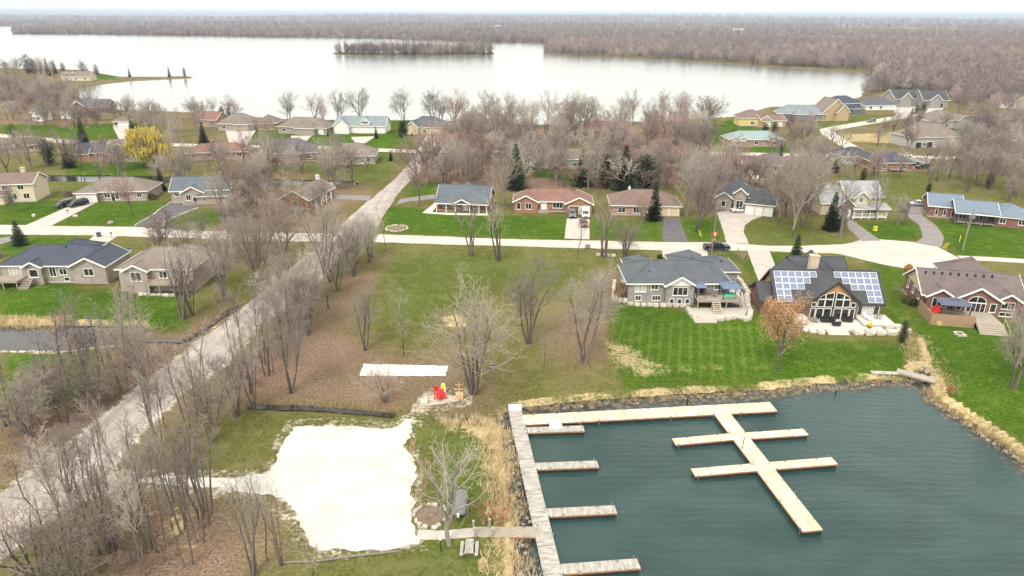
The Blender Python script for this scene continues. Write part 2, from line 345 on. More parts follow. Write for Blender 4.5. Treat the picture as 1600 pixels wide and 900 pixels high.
# mown and lush lawns
LUSH = [([(950,478),(1000,476),(1090,494),(1190,500),(1200,455),(1160,405),(1100,400),(1230,398),(1218,425),(1205,480),(1260,535),(1425,540),(1420,585),(1330,592),(1200,596),(1100,600),(985,606),(965,560)], 0.95),
 ([(600,322),(760,338),(890,340),(884,373),(600,362)], 1.0), ([(920,345),(1034,345),(1034,376),(922,373)], 0.75), ([(1062,345),(1120,340),(1130,378),(1078,377)], 0.8), ([(1170,345),(1270,360),(1320,380),(1175,380)], 0.6),
 ([(0,318),(110,312),(130,318),(42,350),(0,350)], 0.95), ([(150,318),(268,316),(246,332),(212,352),(90,352)], 1.0), ([(258,348),(330,325),(350,345),(300,360),(258,356)], 0.9),
 ([(0,370),(150,372),(122,392),(0,400)], 0.9), ([(0,446),(110,440),(115,480),(60,500),(0,494)], 0.95), ([(120,455),(290,455),(285,515),(225,512),(110,505)], 0.9), ([(0,552),(140,552),(150,600),(80,640),(0,640)], 0.85),
 ([(610,395),(790,395),(900,420),(900,470),(800,450),(740,470),(650,520),(580,490),(590,420)], 0.62), ([(655,650),(690,660),(762,672),(775,790),(760,900),(640,895),(665,850),(660,700)], 0.66), ([(400,640),(660,652),(630,662),(450,660),(430,700),(395,700)], 0.52),
 ([(1418,520),(1440,490),(1600,505),(1700,520),(1700,720),(1600,690),(1510,640),(1460,600),(1428,545)], 0.92), ([(1335,350),(1430,345),(1442,372),(1380,376)], 0.95), ([(1465,345),(1600,352),(1600,405),(1500,400),(1478,372)], 1.0),
 ([(1360,400),(1420,425),(1420,520),(1385,520),(1370,440)], 0.75), ([(1300,275),(1460,268),(1450,310),(1380,330),(1340,300)], 0.55), ([(420,190),(640,188),(645,232),(580,245),(500,228),(425,215)], 1.0), ([(505,240),(650,236),(600,290),(480,275)], 0.6),
 ([(0,195),(120,196),(205,190),(260,210),(210,222),(120,218),(0,208)], 0.85), ([(110,255),(230,250),(235,274),(110,274)], 0.85), ([(360,205),(400,200),(420,230),(370,232)], 0.9), ([(90,285),(135,284),(130,312),(92,310)], 0.65),
 ([(640,280),(690,285),(680,305),(635,308)], 0.8), ([(820,240),(910,260),(900,285),(830,275)], 0.8), ([(1100,188),(1160,186),(1230,230),(1120,232)], 0.8), ([(1120,228),(1240,228),(1240,238),(1120,236)], 0.95), ([(1240,186),(1440,176),(1420,182),(1290,200)], 0.6),
 ([(1440,178),(1540,178),(1540,200),(1490,204)], 0.75), ([(890,195),(912,193),(912,230),(885,232)], 0.8), ([(150,115),(185,117),(180,124),(150,123)], 0.8), ([(395,890),(640,860),(760,960),(380,960)], 0.5), ([(0,840),(100,850),(120,960),(-20,960)], 0.5)]
for px, v in LUSH:
    paint(A_green, px, v, 1.3 if v > .7 else 5.0); paint(A_litter, px, 0.05 if v > 0.7 else 0.3, 1.3 if v > .7 else 5.0)
# bare and dry patches
for px, v in (([(935,525),(985,535),(1045,575),(1015,588),(950,575)], 0.62), ([(985,578),(1130,570),(1140,578),(1040,590),(990,588)], 0.55), ([(1040,545),(1180,555),(1170,575),(1060,570)], 0.35), ([(680,492),(720,488),(745,500),(730,515),(690,515)], 0.75), ([(0,494),(102,494),(110,512),(0,512)], 0.9),
              ([(690,655),(765,655),(800,660),(800,700),(810,800),(780,800),(755,700)], 0.85), ([(770,800),(815,810),(815,960),(770,960)], 0.8), ([(1425,520),(1450,530),(1475,600),(1452,610),(1430,570)], 0.85), ([(255,800),(300,790),(300,850),(262,850)], 0.85), ([(1300,210),(1410,205),(1410,225),(1320,222)], 0.6)):
    paint(A_straw, px, v, 3.0 if v < .7 else 1.2)
for px in ([(960,500),(1090,500),(1185,505),(1200,560),(1150,592),(1000,590),(965,540)],): paint(A_mow, px, 1.0, 2)
BD = np.maximum(sdpoly(V, BAY, 12), sdpoly(V, WATERS[1], 12)); near_w = smooth(BD, -2.0, -0.8) * (BD < 1.0) * (V[:,1] < 150); A_straw = np.maximum(A_straw, near_w * (0.55 + 0.25 * np.sin(V[:,0] * 0.55) * np.sin(V[:,0] * 0.21 + 1)))
# gravelled ground that feathers out around the road, drive and pad
ROAD_A = W([(-60,822),(0,778),(90,712),(192,633),(240,592),(282,560),(332,517),(400,464),(462,412),(492,390),(525,360),(562,325),(600,295),(622,275),(650,242),(655,232),(684,234),(678,247),(665,262),(650,275),(630,292),(617,310),(597,340),(590,355),(540,390),(500,440),(437,488),(400,517),(345,572),(280,612),(210,680),(167,722),(167,765),(83,795),(20,850),(-60,915)])
ROAD_B = W([(-80,351),(37,352),(210,355),(297,360),(400,363),(585,366),(800,374),(1032,378),(1135,379),(1200,384),(1255,384),(1322,381),(1345,375),(1375,374),(1430,379),(1465,386),(1487,397),(1503,405),(1504,415),(1493,420),(1450,421),(1412,419),(1375,412),(1345,405),(1310,397),(1257,395),(1200,393),(1137,392),(1032,391),(800,385),(585,378.5),(400,377),(300,372.5),(150,368),(-80,365)])
PAD = W([(167,722),(200,738),(233,741),(330,740),(405,738),(428,720),(440,685),(452,661),(520,658),(612,664),(636,650),(648,650),(640,697),(651,750),(652,817),(664,853),(627,859),(560,862),(497,868),(474,848),(450,800),(425,782),(367,774),(320,768),(220,760),(167,765)])
for poly, s, cap in ((ROAD_A, 3.2, .8), (ROAD_B, 2.5, .55), (PAD, 1.2, .9)):
    A_grav = np.maximum(A_grav, cap * smooth(sdpoly(V, poly, 6), -s, 1.0) * (1 - .75 * smooth(V[:,1], 85, 130)))
A_grav = np.maximum(A_grav, 0.9 * smooth(sdpoly(V, W([(655,632),(672,612),(690,610),(728,614),(732,630),(700,634),(668,640),(650,655),(640,652)]), 4), -0.8, 0.6))
A_grav = np.maximum(A_grav, 0.35 * smooth(sdpoly(V, W([(395,745),(430,770),(470,850),(440,890),(370,800)]), 5), -3, 2))
# the far countryside is bare woods with a few fields
A_wood = smooth(V[:,1], 700, 1200); fieldn = np.sin(V[:,0] / 310.0 + 2) * np.sin(V[:,1] / 420.0 + V[:,0] / 900.0)
A_wood *= 1 - 0.9 * smooth(fieldn, 0.55, 0.7) * smooth(V[:,1], 1800, 2500) * (V[:,0] > 0)
FIELDS = [[(1300,42.5),(1420,43),(1545,45),(1545,47.5),(1420,47),(1310,45.5)], [(1040,41.5),(1170,42),(1170,44),(1040,43)], [(700,42),(760,42.5),(760,43.8),(700,43)], [(30,36.5),(160,37.5),(150,38.8),(20,38)], [(1310,39.5),(1360,40),(1360,41.5),(1305,41)]]
for px in FIELDS: A_wood *= 1 - smooth(sdpoly(V, W(px), 300), -40, 60)
nR, nC = GX.shape
me = bpy.data.meshes.new('ground'); me.vertices.add(nR * nC); me.vertices.foreach_set('co', np.stack([V[:,0], V[:,1], GZ], 1).ravel())
ii = np.arange(nR - 1)[:,None] * nC + np.arange(nC - 1)[None,:]
Q = np.stack([ii, ii + 1, ii + nC + 1, ii + nC], -1).reshape(-1, 4)
me.loops.add(Q.size); me.loops.foreach_set('vertex_index', Q.ravel().astype(np.int32)); me.polygons.add(len(Q))
me.polygons.foreach_set('loop_start', (np.arange(len(Q)) * 4).astype(np.int32)); me.polygons.foreach_set('use_smooth', np.ones(len(Q), bool)); me.update()
def fattr(me, name, arr):
    a = me.attributes.new(name, 'FLOAT', 'POINT'); a.data.foreach_set('value', arr.astype(np.float32))
for k, a in (('green', A_green), ('litter', A_litter), ('straw', A_straw), ('mow', A_mow), ('gravel', A_grav), ('woods', A_wood)): fattr(me, k, a)
m, nt, b = newmat('ground_cover', 0.95); b.inputs['Specular IOR Level'].default_value = 0.0
geo = nd(nt, 'ShaderNodeNewGeometry'); pos = geo.outputs['Position']
n_big, n_mid, n_fin, n_tiny = noise(nt, pos, 0.07, 4), noise(nt, pos, 0.45, 5, 0.65), noise(nt, pos, 2.2, 4, 0.7), noise(nt, pos, 3.4, 4, 0.8)
def at(name):
    a = nd(nt, 'ShaderNodeAttribute', attribute_name=name); return a.outputs['Fac']
def soft(attr, n1, k, lo=0.35, hi=0.65):
    return ramp(nt, mth(nt, 'MULTIPLY_ADD', mth(nt, 'SUBTRACT', n1, 0.5), k, attr), lo, hi)
nn = mth(nt, 'ADD', mth(nt, 'MULTIPLY', n_mid, 0.55), mth(nt, 'MULTIPLY', n_fin, 0.45))
nn3 = mth(nt, 'ADD', mth(nt, 'MULTIPLY', n_big, 0.35), mth(nt, 'MULTIPLY', nn, 0.65))
dull = mixc(nt, ramp(nt, n_fin, 0.3, 0.7), (0.075,0.078,0.018), (0.165,0.148,0.05)); dull = mixc(nt, ramp(nt, n_mid, 0.45, 0.75), dull, (0.23,0.19,0.09))
lush = mixc(nt, ramp(nt, n_fin, 0.36, 0.66), (0.026,0.068,0.005), (0.08,0.132,0.018)); lush = mixc(nt, mth(nt, 'MULTIPLY', ramp(nt, n_mid, 0.48, 0.7), 0.7), lush, (0.12,0.155,0.03))
col = mixc(nt, soft(at('green'), nn3, 2.0, 0.2, 0.85), dull, lush)
litter = mixc(nt, ramp(nt, n_tiny, 0.38, 0.64), (0.09,0.056,0.047), (0.37,0.236,0.21)); litter = mixc(nt, mth(nt, 'MULTIPLY', ramp(nt, n_mid, 0.4, 0.65), 0.6), litter, (0.155,0.11,0.068))
col = mixc(nt, mth(nt, 'MULTIPLY', soft(at('litter'), nn3, 2.2, 0.15, 0.95), 0.88), col, litter)
wave = nd(nt, 'ShaderNodeTexWave', wave_type='BANDS', bands_direction='X'); wave.inputs['Scale'].default_value = 0.2; wave.inputs['Distortion'].default_value = 0.6
mp = nd(nt, 'ShaderNodeMapping'); mp.inputs['Rotation'].default_value = (0, 0, R(14)); nt.links.new(pos, mp.inputs[0]); nt.links.new(mp.outputs[0], wave.inputs[0])
col = mixc(nt, mth(nt, 'MULTIPLY', mth(nt, 'MULTIPLY', at('mow'), ramp(nt, wave.outputs['Fac'], 0.45, 0.95)), mth(nt, 'MULTIPLY', ramp(nt, n_mid, 0.05, 0.55), 0.36)), col, (0.125,0.175,0.035))
straw = mixc(nt, ramp(nt, n_fin, 0.3, 0.7), (0.33,0.24,0.12), (0.52,0.42,0.25))
col = mixc(nt, soft(at('straw'), nn, 1.4, 0.35, 0.75), col, straw)
grav = mixc(nt, ramp(nt, n_fin, 0.3, 0.7), (0.38,0.33,0.285), (0.58,0.53,0.46))
col = mixc(nt, soft(at('gravel'), nn, 1.5, 0.45, 0.75), col, grav)
woods = mixc(nt, ramp(nt, noise(nt, pos, 0.012, 5), 0.35, 0.65), (0.115,0.085,0.082), (0.19,0.135,0.125)); woods = mixc(nt, ramp(nt, noise(nt, pos, 0.0016, 3), 0.45, 0.6), woods, (0.12,0.12,0.1))
fieldc = mixc(nt, ramp(nt, noise(nt, pos, 0.003, 2), 0.4, 0.6), (0.17,0.22,0.09), (0.26,0.27,0.14))
col = mixc(nt, ramp(nt, n_big, 0.25, 0.75), mixc(nt, 1.0, col, (0.78,0.8,0.8), 'MULTIPLY'), mixc(nt, 1.0, col, (1.16,1.13,1.1), 'MULTIPLY'))
sx = nd(nt, 'ShaderNodeSeparateXYZ'); nt.links.new(pos, sx.inputs[0])
col = mixc(nt, ramp(nt, sx.outputs[1], 900, 1500), col, mixc(nt, at('woods'), fieldc, woods))
nt.links.new(col, b.inputs['Base Color']); bump(nt, b, mth(nt, 'ADD', n_fin, n_tiny), 0.12, 0.5)
me.materials.append(m); tag(link('ground', me), kind='structure')

# water
m, nt, b = newmat('water', 0.08); b.inputs['IOR'].default_value = 1.31
pos = nd(nt, 'ShaderNodeNewGeometry').outputs['Position']
mp = nd(nt, 'ShaderNodeMapping'); mp.inputs['Scale'].default_value = (0.55, 1.35, 1); mp.inputs['Rotation'].default_value = (0, 0, R(-8)); nt.links.new(pos, mp.inputs[0])
h1 = noise(nt, mp.outputs[0], 1.6, 4, 0.6); h2 = noise(nt, mp.outputs[0], 0.16, 3); h3 = noise(nt, pos, 0.03, 3)
wv = nd(nt, 'ShaderNodeTexWave', wave_type='BANDS', bands_direction='Y'); wv.inputs['Scale'].default_value = 0.3; wv.inputs['Distortion'].default_value = 5; wv.inputs['Detail'].default_value = 3; wv.inputs['Detail Scale'].default_value = 0.6
nt.links.new(pos, wv.inputs[0])
hh = mth(nt, 'ADD', mth(nt, 'MULTIPLY', h1, 0.55), mth(nt, 'ADD', mth(nt, 'MULTIPLY', h2, 0.6), mth(nt, 'MULTIPLY', wv.outputs['Fac'], 0.1)))
bump(nt, b, hh, 0.3, 0.55)
deep = mixc(nt, ramp(nt, h2, 0.35, 0.65), (0.017,0.04,0.039), (0.028,0.058,0.053)); deep = mixc(nt, ramp(nt, h3, 0.4, 0.65), deep, (0.026,0.055,0.056))
sh = nd(nt, 'ShaderNodeAttribute', attribute_name='shallow').outputs['Fac']
vo = nd(nt, 'ShaderNodeTexVoronoi'); vo.inputs['Scale'].default_value = 1.1; nt.links.new(pos, vo.inputs['Vector'])
stones = mixc(nt, ramp(nt, vo.outputs['Distance'], 0.15, 0.6), (0.13,0.105,0.075), (0.03,0.03,0.026))
col = mixc(nt, ramp(nt, mth(nt, 'MULTIPLY_ADD', mth(nt, 'SUBTRACT', noise(nt, pos, 0.7, 3), 0.5), 0.9, sh), 0.25, 0.95), deep, stones)
nt.links.new(col, b.inputs['Base Color']); nt.links.new(mth(nt, 'MULTIPLY_ADD', ramp(nt, noise(nt, mp.outputs[0], 0.05, 3), 0.42, 0.62), 0.22, 0.04), b.inputs['Roughness']); M['water'] = m
md_ = m.copy(); md_.name = 'ditch_water'; bd_ = md_.node_tree.nodes['Principled BSDF']; M['murky'] = md_
for l_ in list(bd_.inputs['Base Color'].links): md_.node_tree.links.remove(l_)
bd_.inputs['Base Color'].default_value = (0.03, 0.027, 0.026, 1); [md_.node_tree.links.remove(l_) for l_ in list(bd_.inputs['Roughness'].links)]; bd_.inputs['Roughness'].default_value = 0.05; bd_.inputs['IOR'].default_value = 1.4
for n_ in md_.node_tree.nodes:
    if n_.type == 'BUMP': n_.inputs['Strength'].default_value = 0.12
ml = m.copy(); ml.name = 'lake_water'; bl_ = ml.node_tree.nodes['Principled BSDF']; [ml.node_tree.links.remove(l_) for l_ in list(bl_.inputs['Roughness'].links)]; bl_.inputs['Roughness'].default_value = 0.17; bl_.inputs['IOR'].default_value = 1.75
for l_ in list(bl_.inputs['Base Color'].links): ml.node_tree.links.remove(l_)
bl_.inputs['Base Color'].default_value = (0.12, 0.135, 0.125, 1); M['lake'] = ml      # pale base colour paints the white sky glare onto the lake
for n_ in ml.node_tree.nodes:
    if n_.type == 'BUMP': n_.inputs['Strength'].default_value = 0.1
xs = np.arange(-14, 130, 1.0); ys = np.arange(12, 104, 1.0)
bx, by = np.meshgrid(xs, ys); bv = np.stack([bx.ravel(), by.ravel()], 1); dep = sdpoly(bv, BAY, 12)
mb = MB(); nx = len(xs)
mb.v = [(float(a), float(c), WZ + 0.004) for a, c in bv]
keep = dep > -3
mb.f = [(j*nx+i, j*nx+i+1, (j+1)*nx+i+1, (j+1)*nx+i) for j in range(len(ys)-1) for i in range(nx-1) if keep[j*nx+i] or keep[(j+1)*nx+i+1]]; mb.m = [0] * len(mb.f)
o = mb.build('bay_water', M['water']); fattr(o.data, 'shallow', np.clip(1 - dep / 3.2, 0, 1) * (bv[:,0] < 80)); tag(o, kind='structure')
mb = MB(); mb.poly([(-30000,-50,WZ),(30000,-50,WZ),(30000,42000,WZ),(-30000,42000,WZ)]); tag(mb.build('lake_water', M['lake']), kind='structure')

for w_ in WATERS[1:]:
    mb = MB(); mb.poly([(p[0], p[1], WZ + 0.004) for p in w_]); tag(mb.build('canal_water', M['murky']), kind='structure')
# road, drive and path sheets
from mathutils.geometry import tessellate_polygon
def outline(poly, step=1.0, jag=0.18, seed=1):
    r = random.Random(seed); out = []; w_ = 0.0
    for i in range(len(poly)):
        a, bb = poly[i], poly[(i+1) % len(poly)]; L = np.linalg.norm(bb - a); k = max(1, int(L / step))
        nrm = np.array([-(bb-a)[1], (bb-a)[0]]) / max(L, 1e-6)
        for j in range(k):
            w_ = 0.7 * w_ + 0.3 * r.uniform(-2.4, 2.4); out.append(a + (bb - a) * j / k + nrm * w_ * jag)
    return np.array(out)
def sheet(name, poly, z, material, jag=0.15, step=1.0, thick=0.0, kind='structure', parent=None):
    po = outline(poly, step, jag, len(poly)) if jag else poly
    vv = [Vector((p[0], p[1], 0)) for p in po]; mb = MB(); n = len(vv)
    tris = tessellate_polygon([vv]); vs = [(p.x, p.y, z) for p in vv]
    fs = []
    for t in tris:
        a, b_, c = (vv[i] for i in t)
        fs.append(tuple(t) if (b_ - a).cross(c - a).z > 0 else tuple(reversed(t)))
    if thick:
        vs += [(p.x, p.y, z - thick) for p in vv]; ccw = sum((vv[(i+1) % n].x - vv[i].x) * (vv[(i+1) % n].y + vv[i].y) for i in range(n)) < 0
        for i in range(n):
            j = (i + 1) % n; fs.append((i, i+n, j+n, j) if ccw else (j, j+n, i+n, i))
    mb.add(vs, fs); o = mb.build(name, material, parent)
    if kind and parent is None: tag(o, kind=kind)
    return o
def gravelmat(name, c, c2, tracks=None):
    m, nt, b = newmat(name, 0.95); b.inputs['Specular IOR Level'].default_value = 0.1
    pos = nd(nt, 'ShaderNodeNewGeometry').outputs['Position']
    f = mth(nt, 'ADD', mth(nt, 'MULTIPLY', noise(nt, pos, 0.25, 5, 0.65), 0.55), mth(nt, 'MULTIPLY', noise(nt, pos, 3.5, 3, 0.75), 0.45))
    col = mixc(nt, ramp(nt, f, 0.36, 0.62), c, c2)
    if tracks:
        mp = nd(nt, 'ShaderNodeMapping'); mp.inputs['Rotation'].default_value = (0, 0, tracks); mp.inputs['Scale'].default_value = (0.6, 0.02, 1); nt.links.new(pos, mp.inputs[0])
        col = mixc(nt, mth(nt, 'MULTIPLY', ramp(nt, noise(nt, mp.outputs[0], 1.0, 3), 0.4, 0.65), 0.6), col, [x * 0.72 for x in c])
    nt.links.new(col, b.inputs['Base Color']); bump(nt, b, noise(nt, pos, 9, 3, 0.7), 0.04, 0.6); return m
M['road'] = gravelmat('road_gravel', (0.3,0.255,0.235), (0.45,0.395,0.365), R(38)); M['road_pale'] = gravelmat('pale_road_gravel', (0.38,0.345,0.3), (0.53,0.49,0.435))
M['pad'] = gravelmat('limestone_screening', (0.43,0.405,0.365), (0.61,0.585,0.54))
for px in DITCH: sheet('ditch_water', strip(px, 1.15), -0.27, M['murky'], 0.22, 0.8)
sheet('gravel_road', ROAD_A, 0.03, M['road'], 0.22, 0.9); sheet('cross_road', ROAD_B, 0.036, M['road_pale'], 0.2)
PADC = W([(250,745),(330,744),(412,741),(434,722),(446,690),(458,668),(520,664),(610,670),(634,657),(642,654),(634,697),(645,750),(646,817),(655,850),(627,853),(560,856),(500,860),(482,845),(462,800),(440,778),(367,769),(320,763),(250,757)])
sheet('gravel_parking', PADC, 0.042, M['pad'], 0.5, 0.6)
sheet('shore_road', strip([(-80,207),(0,212),(60,217),(120,223),(250,226),(380,229),(500,230.5),(655,237),(740,236),(815,237),(960,239),(1120,240),(1200,241.5),(1290,243),(1455,246),(1600,250)], 6.5), 0.03, M['road_pale'])
sheet('winding_road', strip([(1345,238),(1322,226),(1296,210),(1292,203),(1320,197.5),(1380,187.5),(1415,181.5),(1455,179.5),(1545,181)], [6,6.5,6.5,6.5,7,7,7,6,5]), 0.036, M['road_pale'])
sheet('side_lane', strip([(1500,403),(1540,404.5),(1600,408),(1680,412)], 3.0), 0.03, M['road_pale'], 0.08)
DRV = [('concrete', [(41,352),(80,353),(150,317),(125,315)]), ('asphalt', [(212,354),(251,356),(258,346),(282,335),(310,325),(309,317),(271,316),(246,332)]), ('asphalt_old', [(522,304),(580,306),(578,314),(524,311)]), ('asphalt_old', [(626,311),(678,304),(684,311),(640,315),(618,320)]),
 ('concrete', [(886,341),(921,341),(921,374),(882,373)]), ('asphalt', [(1037,339),(1061,340),(1075,378),(1034,377)]), ('concrete', [(1120,332),(1150,327),(1195,337),(1175,344),(1164,352),(1162,362),(1170,381),(1135,380),(1127,352)]), ('asphalt_old', [(1322,341),(1334,346),(1376,376),(1346,377),(1326,358)]),
 ('asphalt_old', [(1412,318),(1447,320),(1441,337),(1465,355),(1475,371),(1471,387),(1430,380),(1442,370),(1436,352),(1420,340)]), ('concrete', [(1168,392),(1202,392),(1217,430),(1208,443),(1186,442),(1176,415)]), ('concrete', [(1034,389),(1104,389),(1108,404),(1036,402)]),
 ('concrete', [(148,367),(184,369),(152,390),(124,391)]), ('concrete', [(652,237),(676,237),(692,213),(666,212)]), ('concrete', [(548,214),(588,213),(570,224),(556,224)]), ('concrete', [(352,204),(400,203),(385,229),(360,230)]), ('asphalt_old', [(-20,374),(17,370),(18,377),(-20,388)]),
 ('concrete', [(455,212),(488,212),(470,228),(452,228)]), ('concrete', [(1136,242),(1152,243),(1200,285),(1186,288)]), ('concrete', [(176,198),(202,197),(206,226),(190,226)]), ('asphalt_old', [(1408,246),(1452,247),(1452,262),(1424,264)]), ('concrete', [(1395,168),(1440,166),(1424,180),(1400,182)]), ('concrete', [(1440,168),(1475,167),(1470,179),(1440,180)])]
for i, (k, px) in enumerate(DRV): sheet('driveway', W(px), 0.05 + 0.0005 * i, M[k], 0.05)
sheet('footpath', strip([(652,836),(700,836),(742,832)], 1.3), 0.05, M['concrete'], 0.1, 0.5)

# ---------------------------------------------------------------- houses
FOOT = []
def add_roof(rm, fm, wm, blk, eps):
    """roof slopes into rm, trim into fm, gable walls into wm"""
    x0, x1, y0, y1, h, kind, pitch = blk[:7]; o = 0.45
    X0, X1, Y0, Y1 = x0 - o, x1 + o, y0 - o, y1 + o; ze = h - o * pitch + eps; t = 0.16
    w, d = X1 - X0, Y1 - Y0
    if kind in ('hip', 'hipx', 'hipy', 'pyr'):
        rh = pitch * min(w, d) / 2
        if w >= d: r0, r1 = (X0 + d/2, (Y0+Y1)/2), (X1 - d/2, (Y0+Y1)/2)
        else: r0, r1 = ((X0+X1)/2, Y0 + w/2), ((X0+X1)/2, Y1 - w/2)
        zt = ze + rh; e = [(X0,Y0,ze+t),(X1,Y0,ze+t),(X1,Y1,ze+t),(X0,Y1,ze+t)]; a = (*r0, zt+t); b = (*r1, zt+t)
        if abs(r0[0]-r1[0]) + abs(r0[1]-r1[1]) < 0.05:
            rm.add(e + [a], [(0,1,4),(1,2,4),(2,3,4),(3,0,4)])
        elif w >= d: rm.add(e + [a, b], [(0,1,5,4),(1,2,5),(2,3,4,5),(3,0,4)])
        else: rm.add(e + [a, b], [(0,1,4),(1,2,5,4),(2,3,5),(3,0,4,5)])
        rm.add([(p[0],p[1],ze+0.02) for p in e], [(3,2,1,0)])
        for p, q in ((0,1),(1,2),(2,3),(3,0)):
            A, B = Vector(e[p]), Vector(e[q]); fm.bar((A.x, A.y, ze+0.06), (B.x, B.y, ze+0.06), 0.07, 0.22)
        # ridge and hip caps, a little proud of the slopes
        for p, q in ((e[0],a),(e[3],a),(e[1],b),(e[2],b),(a,b)):
            if Vector(p) != Vector(q): rm.bar(Vector(p)+Vector((0,0,0.02)), Vector(q)+Vector((0,0,0.02)), 0.22, 0.06)
        return zt
    if kind == 'flat':
        rm.box(X0, X1, Y0, Y1, h + eps, h + eps + 0.2); return h
    if kind == 'shed':      # falls towards the front
        zb = h + pitch * (y1 - y0)
        rm.add([(X0,Y0,ze),(X1,Y0,ze),(X1,y1,zb),(X0,y1,zb),(X0,Y0,ze+t),(X1,Y0,ze+t),(X1,y1,zb+t),(X0,y1,zb+t)], [(3,2,1,0),(4,5,6,7),(0,1,5,4),(1,2,6,5),(2,3,7,6),(3,0,4,7)])
        fm.bar((X0,Y0-0.03,ze+0.06),(X1,Y0-0.03,ze+0.06),0.07,0.22); return zb
    if kind == 'gx':
        yc = (Y0+Y1)/2; rh = pitch*d/2; zt = ze + rh
        prof = lambda x: [(x,Y0,ze),(x,Y0,ze+t),(x,yc,zt+t),(x,Y1,ze+t),(x,Y1,ze),(x,yc,zt)]
        rm.add(prof(X0) + prof(X1), [(1,7,8,2),(2,8,9,3),(0,5,11,6),(5,4,10,11),(0,1,2,5),(5,2,3,4),(6,11,8,7),(11,10,9,8)])
        gz = h + pitch*(y1-y0)/2
        for x in (x0, x1): wm.add([(x,y0,h-0.02),(x,y1,h-0.02),(x,(y0+y1)/2,gz)], [(0,1,2)])
        fm.bar((X0,Y0,ze+0.06),(X1,Y0,ze+0.06),0.07,0.24); fm.bar((X0,Y1,ze+0.06),(X1,Y1,ze+0.06),0.07,0.24)
        for x in (X0-0.02, X1+0.02):
            for Y in (Y0, Y1): fm.bar((x,Y,ze+0.04),(x,yc,zt+0.04),0.07,0.3)
        rm.bar((X0,yc,zt+t),(X1,yc,zt+t),0.24,0.06)
        return zt
    if kind == 'gy':
        xc = (X0+X1)/2; rh = pitch*w/2; zt = ze + rh
        prof = lambda y: [(X0,y,ze),(X0,y,ze+t),(xc,y,zt+t),(X1,y,ze+t),(X1,y,ze),(xc,y,zt)]
        rm.add(prof(Y0) + prof(Y1), [(7,1,2,8),(8,2,3,9),(5,0,6,11),(4,5,11,10),(1,0,5,2),(2,5,4,3),(11,6,7,8),(10,11,8,9)])
        gz = h + pitch*(x1-x0)/2
        for y in (y0, y1): wm.add([(x0,y,h-0.02),(x1,y,h-0.02),((x0+x1)/2,y,gz)], [(0,1,2)])
        fm.bar((X0,Y0,ze+0.06),(X0,Y1,ze+0.06),0.07,0.24); fm.bar((X1,Y0,ze+0.06),(X1,Y1,ze+0.06),0.07,0.24)
        for y in (Y0-0.02, Y1+0.02):
            for X in (X0, X1): fm.bar((X,y,ze+0.04),(xc,y,zt+0.04),0.07,0.3)
        rm.bar((xc,Y0,zt+t),(xc,Y1,zt+t),0.24,0.06)
        return zt
def face_frame(blk, face):
    x0, x1, y0, y1 = blk[:4]
    if face == 'f': return Vector((x0,y0,0)), Vector((1,0,0)), Vector((0,-1,0)), x1-x0
    if face == 'b': return Vector((x1,y1,0)), Vector((-1,0,0)), Vector((0,1,0)), x1-x0
    if face == 'l': return Vector((x0,y1,0)), Vector((0,-1,0)), Vector((-1,0,0)), y1-y0
    return Vector((x1,y0,0)), Vector((0,1,0)), Vector((1,0,0)), y1-y0
def window(root, blk, face, t, z, w, h, n=2, glass='glass', arch=False, frame='frame'):
    """t: share along the face, z: centre height; frame bars stand proud, the pane sits inside"""
    o, u, nr, L = face_frame(blk, face); c = o + u * (t * L) + Vector((0,0,z)); up = Vector((0,0,1))
    fr = MB(); b = 0.1; dpt = 0.05
    def fb(p, q, ww=b): fr.bar(c + u*p[0] + up*p[1] + nr*dpt/2, c + u*q[0] + up*q[1] + nr*dpt/2, ww, dpt + 0.04)
    hw, hh = w/2, h/2
    if arch:
        pts = [(hw*math.cos(a), -hh + h*math.sin(a)) for a in [math.pi*i/8 for i in range(9)]]
        for p, q in zip(pts, pts[1:]): fb(p, q)
        fb((-hw,-hh),(hw,-hh)); fb((0,-hh),(0,hh))
        poly = [c + u*p[0] + up*p[1] + nr*0.025 for p in pts]
    else:
        fb((-hw-b/2,-hh),(hw+b/2,-hh)); fb((-hw-b/2,hh),(hw+b/2,hh)); fb((-hw,-hh),(-hw,hh)); fb((hw,-hh),(hw,hh))
        for i in range(1, n): x = -hw + w*i/n; fb((x,-hh),(x,hh), 0.08)
        poly = [c + u*x + up*y + nr*0.025 for x, y in ((-hw,-hh),(hw,-hh),(hw,hh),(-hw,hh))]
    # sill
    fr.bar(c - u*(hw+0.12) - up*(hh+0.09) + nr*0.06, c + u*(hw+0.12) - up*(hh+0.09) + nr*0.06, 0.16, 0.07)
    wo = fr.build('window', M[frame], root); pm = MB()
    if arch or n <= 1:
        pm.poly(poly); pm.build('pane', M[glass], wo)
    else:
        for i in range(n):
            pm = MB(); a, d = -hw + w*i/n + 0.03, -hw + w*(i+1)/n - 0.03
            pm.poly([c + u*x + up*y + nr*0.025 for x, y in ((a,-hh),(d,-hh),(d,hh),(a,hh))]); pm.build('pane', M[glass], wo)
    return wo
